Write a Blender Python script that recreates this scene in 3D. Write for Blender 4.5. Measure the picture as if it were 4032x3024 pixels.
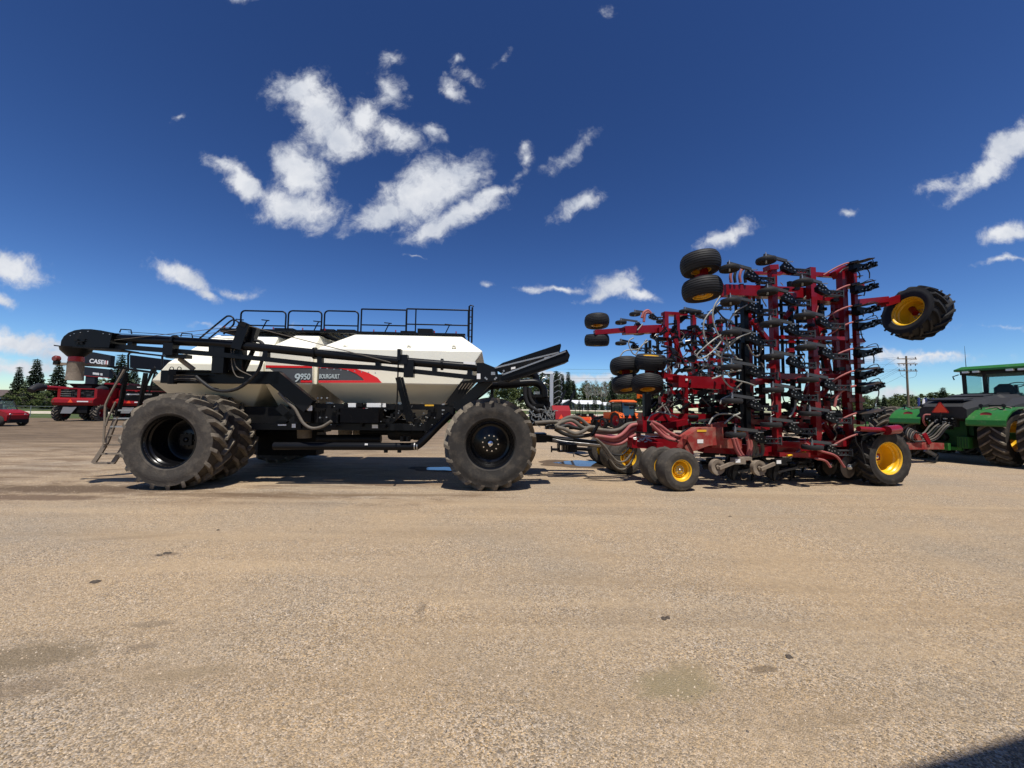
import bpy, math, random
from mathutils import Vector, Matrix
random.seed(7)
SC = bpy.context.scene
COL = SC.collection
for o in list(bpy.data.objects):
    bpy.data.objects.remove(o, do_unlink=True)
R_ = math.radians
# ------------------------------------------------------------------ camera
FPX, CXP, CYP = 1515.0, 2016.0, 1512.0
CAMH = 1.75
PITCH, ROLL = math.atan(96 / 1515.0), R_(0.75)
_F = Vector((0, math.cos(PITCH), math.sin(PITCH)))
_U0 = Vector((0, -math.sin(PITCH), math.cos(PITCH)))
_R0 = Vector((1, 0, 0))
_R = _R0 * math.cos(ROLL) + _U0 * math.sin(ROLL)
_U = _U0 * math.cos(ROLL) - _R0 * math.sin(ROLL)
cam_d = bpy.data.cameras.new('camera')
cam_d.sensor_width = 36.0
cam_d.lens = 36.0 * FPX / 4032.0
cam_d.clip_start, cam_d.clip_end = 0.05, 5000
cam = bpy.data.objects.new('camera', cam_d)
COL.objects.link(cam)
m = Matrix.Identity(4)
for i in range(3):
    m[i][0], m[i][1], m[i][2] = _R[i], _U[i], -_F[i]
m[2][3] = CAMH
cam.matrix_world = m
SC.camera = cam
SC.render.resolution_x, SC.render.resolution_y = 1024, 768
# ------------------------------------------------------------------ light
SUNV = Vector((0.10, -0.36, 1.0)).normalized()      # towards the sun
sun_d = bpy.data.lights.new('sun', 'SUN')
sun_d.energy = 4.6
sun_d.angle = R_(0.53)
sun_d.color = (1.0, 0.95, 0.87)
sun = bpy.data.objects.new('sun', sun_d)
sun.rotation_euler = SUNV.to_track_quat('Z', 'Y').to_euler()
sun.location = (5, -10, 40)
COL.objects.link(sun)
SC.view_settings.view_transform = 'Standard'
SC.view_settings.look = 'None'
SC.view_settings.exposure = 0.25
SC.view_settings.gamma = 1.0
SC.view_settings.use_curve_mapping = False


def ray(px, py):
    """world direction through a pixel of the 4032x3024 photograph"""
    return _F + _R * ((px - CXP) / FPX) + _U * ((CYP - py) / FPX)


def plane_pt(px, py, y0, t):
    """point where the pixel's ray meets the upright plane Y = y0 + t X"""
    d = ray(px, py)
    s = y0 / (d.y - t * d.x)
    return Vector((d.x * s, d.y * s, CAMH + d.z * s))


def P(px, py, Y):
    return plane_pt(px, py, Y, 0.0)


def G(px, py, z=0.0):
    d = ray(px, py)
    s = (z - CAMH) / d.z
    return Vector((d.x * s, d.y * s, z))


CART_Y, CART_T = 8.18, 0.049          # near wheel faces of the seed cart stand on this line
DRILL_Y, DRILL_T = 7.77, 0.168        # near wheel faces of the drill stand on this line


def C(px, py, off=0.0):
    return plane_pt(px, py, CART_Y + off, CART_T)


def D(px, py, off=0.0):
    return plane_pt(px, py, DRILL_Y + off, DRILL_T)


# ------------------------------------------------------------------ sky
W = bpy.data.worlds.new('World')
SC.world = W
W.use_nodes = True
nt = W.node_tree
nt.nodes.clear()
N = nt.nodes.new
L = nt.links.new
out = N('ShaderNodeOutputWorld')
sky = N('ShaderNodeTexSky')
sky.sky_type = 'NISHITA'
sky.sun_disc = False
sky.sun_elevation = math.asin(SUNV.z)
sky.sun_rotation = math.atan2(SUNV.x, SUNV.y)
sky.altitude = 700
sky.air_density = 1.0
sky.dust_density = 0.3
sky.ozone_density = 3.0
bg_sky = N('ShaderNodeBackground')
SKYSTR = 0.050
bg_sky.inputs['Strength'].default_value = SKYSTR
gam = N('ShaderNodeGamma')          # the deep polarised blue of this sky
gam.inputs['Gamma'].default_value = 1.7
L(sky.outputs[0], gam.inputs['Color'])
sat = N('ShaderNodeMix')
sat.data_type = 'RGBA'
sat.blend_type = 'MULTIPLY'
sat.inputs['Factor'].default_value = 1.0
sat.inputs[7].default_value = (0.52, 0.56, 0.60, 1)
L(gam.outputs[0], sat.inputs[6])
L(sat.outputs[2], bg_sky.inputs['Color'])
tc = N('ShaderNodeTexCoord')


def vmath(op, a=None, b=None):
    n = N('ShaderNodeVectorMath')
    n.operation = op
    for i, v in enumerate((a, b)):
        if v is None:
            continue
        if hasattr(v, 'is_linked'):
            L(v, n.inputs[i])
        else:
            n.inputs[i].default_value = v
    return n


def fmath(op, a=None, b=None, c=None, clamp=False):
    n = N('ShaderNodeMath')
    n.operation = op
    n.use_clamp = clamp
    for i, v in enumerate((a, b, c)):
        if v is None:
            continue
        if hasattr(v, 'is_linked'):
            L(v, n.inputs[i])
        else:
            n.inputs[i].default_value = v
    return n.outputs[0]


def noise(vec, scale, detail, rough=0.55, dist=0.0):
    n = N('ShaderNodeTexNoise')
    n.inputs['Scale'].default_value = scale
    n.inputs['Detail'].default_value = detail
    n.inputs['Roughness'].default_value = rough
    n.inputs['Distortion'].default_value = dist
    L(vec, n.inputs['Vector'])
    return n


# direction -> (x/|y|, z/|y|): the same run of clouds in front and behind
sep = N('ShaderNodeSeparateXYZ')
L(tc.outputs['Generated'], sep.inputs[0])
ay = fmath('MAXIMUM', fmath('ABSOLUTE', sep.outputs[1]), 0.04)
u_ = fmath('DIVIDE', sep.outputs[0], ay)
v_ = fmath('DIVIDE', sep.outputs[2], ay)
uv = N('ShaderNodeCombineXYZ')
L(u_, uv.inputs[0])
L(v_, uv.inputs[1])
wn = noise(uv.outputs[0], 4.5, 5.0, 0.6)
wv = vmath('SUBTRACT', wn.outputs['Color'], (0.5, 0.5, 0.5))
ws = N('ShaderNodeVectorMath')
ws.operation = 'SCALE'
L(wv.outputs[0], ws.inputs[0])
ws.inputs['Scale'].default_value = 0.13
warped = vmath('ADD', uv.outputs[0], ws.outputs[0])
# clouds: x, y, half width, half height (in the 2212 px wide view), turn, weight
CLOUDS = [
    (645, 195, 58, 58, 0, 1.0), (685, 235, 85, 50, 40, 1.05), (730, 290, 75, 45, 15, 1.0),
    (795, 245, 45, 50, 20, .9), (850, 280, 75, 30, 25, .85), (700, 320, 45, 20, -10, .6),
    (515, 385, 85, 24, 33, .95), (650, 375, 62, 62, 10, 1.05), (640, 440, 95, 42, 15, 1.0),
    (690, 480, 35, 25, 20, .6),
    (830, 462, 95, 27, -20, 1.05), (935, 405, 125, 62, -28, 1.1), (985, 470, 120, 32, -22, 1.0),
    (1070, 425, 60, 25, -30, .85), (900, 500, 30, 14, -30, .6),
    (850, 185, 45, 32, 45, .62), (985, 195, 45, 18, 45, .6), (1075, 135, 30, 14, -50, .5),
    (845, 122, 30, 20, 30, .5), (980, 127, 20, 12, 30, .5), (1025, 175, 40, 14, 40, .42),
    (938, 280, 26, 20, 40, .7), (1240, 320, 60, 20, -40, .6), (1138, 335, 18, 26, 0, .65),
    (1120, 372, 35, 14, -40, .55),
    (1245, 438, 62, 22, -22, .85), (535, 8, 34, 18, 0, .7), (400, 242, 14, 10, 0, .45),
    (2120, 378, 95, 24, -32, .95), (2190, 310, 75, 38, -30, 1.0), (2075, 395, 75, 18, -15, .75),
    (2190, 492, 60, 20, -15, .9), (2180, 555, 60, 9, -8, .6), (1570, 515, 62, 22, -15, .85),
    (1822, 450, 20, 11, -20, .6), (1305, 25, 20, 18, 0, .5),
    (1330, 615, 58, 36, -15, .95), (1375, 635, 50, 16, 5, .85), (1290, 640, 45, 12, -10, .7),
    (1195, 622, 62, 9, 3, .75), (1050, 613, 16, 7, 0, .5), (890, 556, 26, 5, 0, .5),
    (385, 598, 68, 24, 15, 1.0), (445, 630, 42, 14, 18, .9), (520, 624, 62, 12, 10, .62),
    (20, 580, 85, 34, 10, 1.0), (0, 650, 36, 14, 5, .8),
    (40, 738, 160, 26, 4, .95), (120, 765, 90, 18, 8, .8), (30, 790, 110, 24, 3, .9),
    (1225, 808, 190, 13, 2, .95), (1100, 812, 120, 9, 0, .8), (1450, 822, 160, 12, 0, .6),
    (1960, 780, 150, 14, -3, .65), (2010, 772, 90, 7, -3, .7), (1935, 858, 46, 17, 0, 1.0),
    (1700, 850, 200, 8, 0, .5), (500, 700, 130, 5, 3, .35), (2150, 700, 130, 6, -4, .3),
    (-300, 560, 120, 40, 10, .9), (-420, 760, 200, 30, 4, .9), (-250, 250, 130, 60, -20, .9),
    (2600, 420, 140, 60, -20, .9), (2750, 640, 160, 30, -5, .9), (2500, 780, 220, 16, 0, .8),
]
field = None
for (cx, cy, rx, ry, ang, wt) in CLOUDS:
    k = 4032 / 2212.0
    d = ray(cx * k, cy * k)
    mp = N('ShaderNodeMapping')
    mp.vector_type = 'TEXTURE'
    mp.inputs['Location'].default_value = (d.x / d.y, d.z / d.y, 0)
    mp.inputs['Rotation'].default_value = (0, 0, R_(-ang))
    mp.inputs['Scale'].default_value = (rx * k / FPX * 1.42, ry * k / FPX * 1.42, 1)
    L(warped.outputs[0], mp.inputs['Vector'])
    ln = vmath('LENGTH', mp.outputs[0])
    val = fmath('MULTIPLY_ADD', ln.outputs['Value'], -wt, wt)
    field = val if field is None else fmath('SMOOTH_MAX', field, val, 0.18)
fb = noise(uv.outputs[0], 9.0, 9.0, 0.62, 0.3)
fb2 = noise(uv.outputs[0], 3.2, 4.0, 0.5)
f1 = fmath('MULTIPLY_ADD', fmath('SUBTRACT', fb.outputs['Fac'], 0.5), 1.35, field)
fb3 = noise(warped.outputs[0], 30.0, 8.0, 0.66, 0.5)
f1 = fmath('MULTIPLY_ADD', fmath('SUBTRACT', fb3.outputs['Fac'], 0.5), 0.75, f1)
f1 = fmath('SUBTRACT', f1, 0.05)
mr = N('ShaderNodeMapRange')
mr.interpolation_type = 'SMOOTHSTEP'
L(f1, mr.inputs['Value'])
mr.inputs['From Min'].default_value = 0.0
mr.inputs['From Max'].default_value = 0.72
dens = fmath('POWER', mr.outputs[0], 1.15)
up = N('ShaderNodeMapRange')            # no clouds under the horizon
L(v_, up.inputs['Value'])
up.inputs['From Min'].default_value = 0.0
up.inputs['From Max'].default_value = 0.03
dens = fmath('MULTIPLY', dens, up.outputs[0])
dens = fmath('MULTIPLY', dens, 0.97)
shade = N('ShaderNodeValToRGB')
shade.color_ramp.elements[0].position = 0.30
shade.color_ramp.elements[0].color = (0.46, 0.52, 0.64, 1)
shade.color_ramp.elements[1].position = 0.62
shade.color_ramp.elements[1].color = (0.86, 0.88, 0.92, 1)
fb4 = noise(warped.outputs[0], 11.0, 6.0, 0.6)
L(fmath('ADD', fmath('MULTIPLY', fb4.outputs['Fac'], 0.55), fmath('MULTIPLY_ADD', fb2.outputs['Fac'], 0.35, fmath('MULTIPLY', mr.outputs[0], 0.08))), shade.inputs['Fac'])
bg_cl = N('ShaderNodeBackground')
bg_cl.inputs['Strength'].default_value = 0.80
L(shade.outputs[0], bg_cl.inputs['Color'])
mix = N('ShaderNodeMixShader')
L(dens, mix.inputs[0])
L(bg_sky.outputs[0], mix.inputs[1])
L(bg_cl.outputs[0], mix.inputs[2])
L(mix.outputs[0], out.inputs['Surface'])
W.cycles.sampling_method = 'MANUAL'
W.cycles.sample_map_resolution = 512

# ------------------------------------------------------------------ materials
MATS = {}


def mat(name, col, rough=0.6, metal=0.0, dirt=None, spec=0.5, bump=None, coat=0.0, var=0.0, alpha=None, trans=0.0):
    """dirt = (colour, amount 0..1, scale);  bump = (scale, strength)"""
    if name in MATS:
        return MATS[name]
    mt = bpy.data.materials.new(name)
    mt.use_nodes = True
    t = mt.node_tree
    b = t.nodes['Principled BSDF']
    b.inputs['Roughness'].default_value = rough
    b.inputs['Metallic'].default_value = metal
    b.inputs['Specular IOR Level'].default_value = spec
    b.inputs['Coat Weight'].default_value = coat
    b.inputs['Coat Roughness'].default_value = 0.12
    b.inputs['Transmission Weight'].default_value = trans
    if alpha is not None:
        b.inputs['Alpha'].default_value = alpha
    c = (*col, 1)
    b.inputs['Base Color'].default_value = c
    co = t.nodes.new('ShaderNodeTexCoord')
    geo = t.nodes.new('ShaderNodeNewGeometry')
    last = None
    if var > 0:
        n = t.nodes.new('ShaderNodeTexNoise')
        n.inputs['Scale'].default_value = 2.3
        n.inputs['Detail'].default_value = 6
        t.links.new(geo.outputs['Position'], n.inputs['Vector'])
        h = t.nodes.new('ShaderNodeHueSaturation')
        h.inputs['Color'].default_value = c
        r = t.nodes.new('ShaderNodeMapRange')
        r.inputs['To Min'].default_value = 1 - var
        r.inputs['To Max'].default_value = 1 + var
        r.inputs['From Min'].default_value = 0.3
        r.inputs['From Max'].default_value = 0.7
        t.links.new(n.outputs['Fac'], r.inputs['Value'])
        t.links.new(r.outputs[0], h.inputs['Value'])
        last = h.outputs[0]
        t.links.new(last, b.inputs['Base Color'])
    if dirt:
        dc, amt, sc = dirt
        n = t.nodes.new('ShaderNodeTexNoise')
        n.inputs['Scale'].default_value = sc
        n.inputs['Detail'].default_value = 9
        n.inputs['Roughness'].default_value = 0.68
        t.links.new(geo.outputs['Position'], n.inputs['Vector'])
        r = t.nodes.new('ShaderNodeMapRange')
        r.inputs['From Min'].default_value = 0.66 - 0.36 * amt
        r.inputs['From Max'].default_value = 0.86 - 0.34 * amt
        r.inputs['To Max'].default_value = min(1.0, 0.35 + amt * 0.6)
        t.links.new(n.outputs['Fac'], r.inputs['Value'])
        mx = t.nodes.new('ShaderNodeMix')
        mx.data_type = 'RGBA'
        t.links.new(r.outputs[0], mx.inputs['Factor'])
        mx.inputs[6].default_value = c
        if last:
            t.links.new(last, mx.inputs[6])
        mx.inputs[7].default_value = (*dc, 1)
        t.links.new(mx.outputs[2], b.inputs['Base Color'])
        rr = t.nodes.new('ShaderNodeMapRange')
        rr.inputs['To Min'].default_value = rough
        rr.inputs['To Max'].default_value = 0.9
        t.links.new(r.outputs[0], rr.inputs['Value'])
        t.links.new(rr.outputs[0], b.inputs['Roughness'])
    if bump:
        n = t.nodes.new('ShaderNodeTexNoise')
        n.inputs['Scale'].default_value = bump[0]
        n.inputs['Detail'].default_value = 6
        t.links.new(co.outputs['Object'], n.inputs['Vector'])
        bp = t.nodes.new('ShaderNodeBump')
        bp.inputs['Strength'].default_value = bump[1]
        bp.inputs['Distance'].default_value = 0.02
        t.links.new(n.outputs['Fac'], bp.inputs['Height'])
        t.links.new(bp.outputs[0], b.inputs['Normal'])
    MATS[name] = mt
    return mt


DUST = (0.20, 0.155, 0.11)
BLK = mat('black_paint', (0.006, 0.0065, 0.008), 0.34, dirt=((.05, .04, .032), 0.12, 5), var=0.2, spec=0.16)
BLKD = mat('black_paint_dusty', (0.009, 0.009, 0.0095), 0.5, dirt=((0.06, 0.05, 0.038), 0.28, 6), var=0.2, spec=0.12)
STEEL = mat('worn_steel', (0.42, 0.41, 0.39), 0.38, 0.85, dirt=(DUST, 0.25, 12))
CHROME = mat('chrome', (0.75, 0.75, 0.76), 0.12, 1.0)
CREAM = mat('cream_tank_paint', (0.90, 0.865, 0.72), 0.36, dirt=((0.62, 0.55, 0.42), 0.14, 3.0), coat=0.25, var=0.03, spec=0.35)
RED = mat('red_paint', (0.215, 0.0045, 0.010), 0.35, dirt=((0.16, 0.05, 0.04), 0.16, 5), var=0.15, coat=0.2, spec=0.22)
REDD = mat('red_paint_dusty', (0.27, 0.035, 0.03), 0.65, dirt=((0.31, 0.17, 0.125), 0.62, 4), var=0.15, spec=0.15)
REDH = mat('faded_red_hose', (0.34, 0.09, 0.085), 0.65, dirt=(DUST, 0.38, 6))
RIMB = mat('black_rim_paint', (0.0035, 0.0035, 0.004), 0.26, dirt=((.012, .01, .009), 0.05, 5), spec=0.3)
GREYH = mat('grey_hose', (0.13, 0.115, 0.095), 0.7, dirt=((0.24, 0.20, 0.15), 0.45, 6), spec=0.2)
BLKH = mat('black_hose', (0.02, 0.02, 0.021), 0.55, dirt=(DUST, 0.15, 7), spec=0.25)
PALEH = mat('clear_hose', (0.30, 0.30, 0.27), 0.42, dirt=((0.09, 0.085, 0.075), 0.50, 3))
YEL = mat('yellow_paint', (0.86, 0.49, 0.012), 0.38, dirt=((0.32, 0.16, 0.05), 0.15, 7), coat=0.2)
TREAD = mat('muddy_sunlit_tread', (0.13, 0.112, 0.09), 0.9, dirt=((0.27, 0.23, 0.175), 0.60, 7), bump=(30, 0.35), spec=0.08)  # mud tan for the lugs, their sunlit tone included in the colour
TYRE = mat('dusty_tyre_rubber', (0.040, 0.037, 0.034), 0.82, dirt=((0.105, 0.09, 0.072), 0.50, 4.5), bump=(38, 0.25), spec=0.12)
TYREM = mat('muddy_tyre_rubber', (0.062, 0.055, 0.048), 0.85, dirt=((0.15, 0.128, 0.10), 0.50, 5), bump=(30, 0.35), spec=0.12)
TYREC = mat('clean_tyre_rubber', (0.026, 0.026, 0.027), 0.62, dirt=((0.07, 0.062, 0.05), 0.25, 6), spec=0.2)
GREEN = mat('green_paint', (0.026, 0.140, 0.028), 0.35, dirt=((0.20, 0.20, 0.12), 0.30, 8), coat=0.2, spec=0.3)
DGREEN = mat('dark_green_paint', (0.015, 0.075, 0.025), 0.42, dirt=((0.10, 0.10, 0.06), 0.2, 6), spec=0.2)
PLAS = mat('dark_grey_plastic', (0.030, 0.030, 0.031), 0.6, dirt=((0.10, 0.09, 0.07), 0.28, 9), spec=0.2)
GLASS = mat('tinted_glass', (0.015, 0.035, 0.04), 0.06, 0.0, spec=0.8)
LAMPR = mat('red_lens', (0.16, 0.025, 0.018), 0.25)
SMV = mat('orange_red_reflector', (0.85, 0.07, 0.02), 0.45)
SMVR = mat('dark_red_reflector', (0.35, 0.01, 0.01), 0.4)
LBL = mat('white_label', (0.78, 0.78, 0.76), 0.5, dirt=((0.35, 0.32, 0.28), 0.12, 30))
LBLY = mat('yellow_label', (0.75, 0.42, 0.03), 0.5)
WHITE = mat('white_paint', (0.78, 0.78, 0.77), 0.5)
ORANGE = mat('orange_paint', (0.75, 0.13, 0.015), 0.38, dirt=((0.3, 0.1, 0.04), 0.15, 4))
WOOD = mat('weathered_wood', (0.16, 0.11, 0.07), 0.8, dirt=((0.3, 0.24, 0.17), 0.4, 9))
RUST = mat('rusty_disc_steel', (0.035, 0.026, 0.02), 0.55, 0.3, dirt=((0.11, 0.06, 0.03), 0.40, 9))
MUDDY = mat('mud_caked_steel', (0.20, 0.16, 0.12), 0.85, dirt=((0.30, 0.25, 0.19), 0.5, 12))
DECALG = mat('grey_decal', (0.075, 0.082, 0.092), 0.4, dirt=((0.13, 0.14, 0.15), 0.25, 2), spec=0.2)
DECALR = mat('red_decal', (0.72, 0.02, 0.025), 0.38)
LETTER = mat('silver_lettering', (0.50, 0.58, 0.60), 0.4)
BLUEP = mat('blue_paint', (0.03, 0.05, 0.22), 0.4)
SIGNG = mat('sign_charcoal', (0.016, 0.018, 0.025), 0.5, spec=0.2)


# ------------------------------------------------------------------ mesh builder
def frame_of(d, up=(0, 0, 1)):
    z = Vector(d).normalized()
    u = Vector(up)
    if abs(z.dot(u.normalized())) > 0.98:
        u = Vector((0, 1, 0))
    x = u.cross(z).normalized()
    y = z.cross(x).normalized()
    return x, y, z


class MB:
    def __init__(self):
        self.v, self.f = [], []

    def add(self, vs, fs):
        n = len(self.v)
        self.v += [tuple(q) for q in vs]
        self.f += [tuple(i + n for i in q) for q in fs]
        return self

    def box(self, c, s, rot=None, taper=1.0):
        hx, hy, hz = s[0] / 2, s[1] / 2, s[2] / 2
        vs = []
        for z in (-1, 1):
            k = taper if z > 0 else 1.0
            for x, y in ((-1, -1), (1, -1), (1, 1), (-1, 1)):
                q = Vector((x * hx * k, y * hy * k, z * hz))
                if rot is not None:
                    q = rot @ q
                vs.append(q + Vector(c))
        return self.add(vs, [(3, 2, 1, 0), (4, 5, 6, 7), (0, 1, 5, 4), (1, 2, 6, 5), (2, 3, 7, 6), (3, 0, 4, 7)])

    def b2(self, a, b):
        a, b = Vector(a), Vector(b)
        return self.box((a + b) / 2, (abs(b.x - a.x), abs(b.y - a.y), abs(b.z - a.z)))

    def bar(self, p, q, w, h, up=(0, 0, 1), w2=None, h2=None):
        """square tube from p to q; h measured along up, w across"""
        p, q = Vector(p), Vector(q)
        x, y, z = frame_of(q - p, up)
        vs = []
        for c, ww, hh in ((p, w, h), (q, w2 or w, h2 or h)):
            for a, b in ((-1, -1), (1, -1), (1, 1), (-1, 1)):
                vs.append(c + x * a * ww / 2 + y * b * hh / 2)
        return self.add(vs, [(3, 2, 1, 0), (4, 5, 6, 7), (0, 1, 5, 4), (1, 2, 6, 5), (2, 3, 7, 6), (3, 0, 4, 7)])

    def tube(self, pts, r, n=8, cap=True, closed=False):
        pts = [Vector(q) for q in pts]
        m_ = len(pts)
        rs = r if isinstance(r, (list, tuple)) else [r] * m_
        vs, fs = [], []
        x = None
        for i, c in enumerate(pts):
            if closed:
                d = pts[(i + 1) % m_] - pts[i - 1]
            else:
                d = pts[min(i + 1, m_ - 1)] - pts[max(i - 1, 0)]
            if d.length < 1e-9:
                d = Vector((0, 0, 1))
            d.normalize()
            if x is None:
                x, y, _ = frame_of(d)
            else:
                x = (x - d * x.dot(d))
                x = x.normalized() if x.length > 1e-6 else frame_of(d)[0]
                y = d.cross(x)
            for j in range(n):
                a = 2 * math.pi * j / n
                vs.append(c + (x * math.cos(a) + y * math.sin(a)) * rs[i])
        segs = m_ if closed else m_ - 1
        for i in range(segs):
            for j in range(n):
                a, b = i * n + j, i * n + (j + 1) % n
                k = (i + 1) % m_
                fs.append((a, b, k * n + (j + 1) % n, k * n + j))
        if cap and not closed:
            fs.append(tuple(range(n - 1, -1, -1)))
            fs.append(tuple((m_ - 1) * n + j for j in range(n)))
        return self.add(vs, fs)

    def cyl(self, p, q, r, n=12, r2=None):
        return self.tube([p, q], [r, r if r2 is None else r2], n)

    def lathe(self, prof, n=32, M=None, closed=False):
        """profile (r, y) turned about the local Y axis"""
        vs, fs = [], []
        k = len(prof)
        for i in range(n):
            a = 2 * math.pi * i / n
            for r, y in prof:
                q = Vector((r * math.cos(a), y, r * math.sin(a)))
                vs.append(M @ q if M is not None else q)
        for i in range(n):
            i2 = (i + 1) % n
            for j in range(k if closed else k - 1):
                j2 = (j + 1) % k
                fs.append((i * k + j, i * k + j2, i2 * k + j2, i2 * k + j))
        return self.add(vs, fs)

    def prism(self, pts, ext):
        """polygon pushed along ext"""
        e = Vector(ext)
        pts = [Vector(q) for q in pts]
        n = len(pts)
        vs = pts + [q + e for q in pts]
        fs = [tuple(range(n)), tuple(range(2 * n - 1, n - 1, -1))]
        for i in range(n):
            j = (i + 1) % n
            fs.append((j, i, i + n, j + n))
        return self.add(vs, fs)

    def loft(self, loops, cap=True):
        n = len(loops[0])
        vs = [q for lp in loops for q in lp]
        fs = []
        for i in range(len(loops) - 1):
            for j in range(n):
                k = (j + 1) % n
                fs.append((i * n + j, i * n + k, (i + 1) * n + k, (i + 1) * n + j))
        if cap:
            fs.append(tuple(range(n - 1, -1, -1)))
            fs.append(tuple((len(loops) - 1) * n + j for j in range(n)))
        return self.add(vs, fs)

    def mesh(self, name, material, smooth=35, fix=True):
        me = bpy.data.meshes.new(name)
        me.from_pydata([tuple(q) for q in self.v], [], self.f)
        me.materials.append(material)
        if fix:
            import bmesh
            bm = bmesh.new()
            bm.from_mesh(me)
            bmesh.ops.recalc_face_normals(bm, faces=bm.faces)
            bm.to_mesh(me)
            bm.free()
        if smooth:
            me.polygons.foreach_set('use_smooth', [True] * len(me.polygons))
            me.set_sharp_from_angle(angle=R_(smooth))
        me.update()
        return me

    def build(self, name, material, parent=None, origin=None, smooth=35, fix=True):
        if origin is not None:
            o_ = Vector(origin)
            self.v = [tuple(Vector(q) - o_) for q in self.v]
        ob = bpy.data.objects.new(name, self.mesh(name, material, smooth, fix))
        COL.objects.link(ob)
        if parent:
            ob.parent = parent
        return ob


def tag(o, label=None, cat=None, group=None, kind=None):
    if label:
        o['label'] = label
    if cat:
        o['category'] = cat
    if group:
        o['group'] = group
    if kind:
        o['kind'] = kind
    return o


def empty(name, loc, rz=0.0, parent=None):
    o = bpy.data.objects.new(name, None)
    o.empty_display_size = 0.2
    o.location = loc
    o.rotation_euler = (0, 0, rz)
    COL.objects.link(o)
    if parent:
        o.parent = parent
    return o


def link_mesh(name, me, parent=None, loc=(0, 0, 0), rot=None, scale=None):
    o = bpy.data.objects.new(name, me)
    COL.objects.link(o)
    o.location = loc
    if rot is not None:
        o.rotation_mode = 'QUATERNION'
        o.rotation_quaternion = rot
    if scale is not None:
        o.scale = scale
    if parent:
        o.parent = parent
    return o


def spl(pts, k=6):
    """Catmull-Rom through the points"""
    pts = [Vector(q) for q in pts]
    if len(pts) < 3:
        return pts
    e = [pts[0] * 2 - pts[1]] + pts + [pts[-1] * 2 - pts[-2]]
    res = []
    for i in range(1, len(e) - 2):
        a, b, c, d = e[i - 1], e[i], e[i + 1], e[i + 2]
        for j in range(k):
            t = j / k
            res.append(0.5 * (2 * b + (c - a) * t + (2 * a - 5 * b + 4 * c - d) * t * t + (3 * b - a - 3 * c + d) * t ** 3))
    res.append(pts[-1])
    return res


def text_mesh(body, size, extrude, material, name='lettering', shear=0.0, space=1.0, bold=0.0):
    cu = bpy.data.curves.new(name, 'FONT')
    cu.body = body
    cu.size = size
    cu.extrude = extrude
    cu.shear = shear
    cu.space_character = space
    cu.offset = bold
    cu.align_x = 'LEFT'
    ob = bpy.data.objects.new('tmp', cu)
    COL.objects.link(ob)
    dg = bpy.context.evaluated_depsgraph_get()
    me = bpy.data.meshes.new_from_object(ob.evaluated_get(dg))
    bpy.data.objects.remove(ob, do_unlink=True)
    me.name = name
    me.materials.clear()
    me.materials.append(material)
    return me


def put_text(body, p_left, p_right, height, nrm, material, parent, origin, name='lettering', shear=0.0, bold=0.0):
    """text whose baseline runs from p_left to p_right on a surface with outward normal nrm"""
    p0, p1 = Vector(p_left), Vector(p_right)
    me = text_mesh(body, 1.0, 0.012, material, name, shear, bold=bold)
    xs = [q.co.x for q in me.vertices]
    ys = [q.co.y for q in me.vertices]
    x0, x1, y1 = min(xs), max(xs), max(ys)
    ex = (p1 - p0)
    up = Vector(nrm).cross(ex).normalized()
    up = up if up.z > 0 else -up
    nn = Vector(nrm).normalized()
    for q in me.vertices:
        a, b, c = (q.co.x - x0) / (x1 - x0), q.co.y / y1 * height, q.co.z
        q.co = p0 + ex * a + up * b + nn * c * 0.3 - Vector(origin)
    o = bpy.data.objects.new(name, me)
    COL.objects.link(o)
    o.parent = parent
    return o
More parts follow.
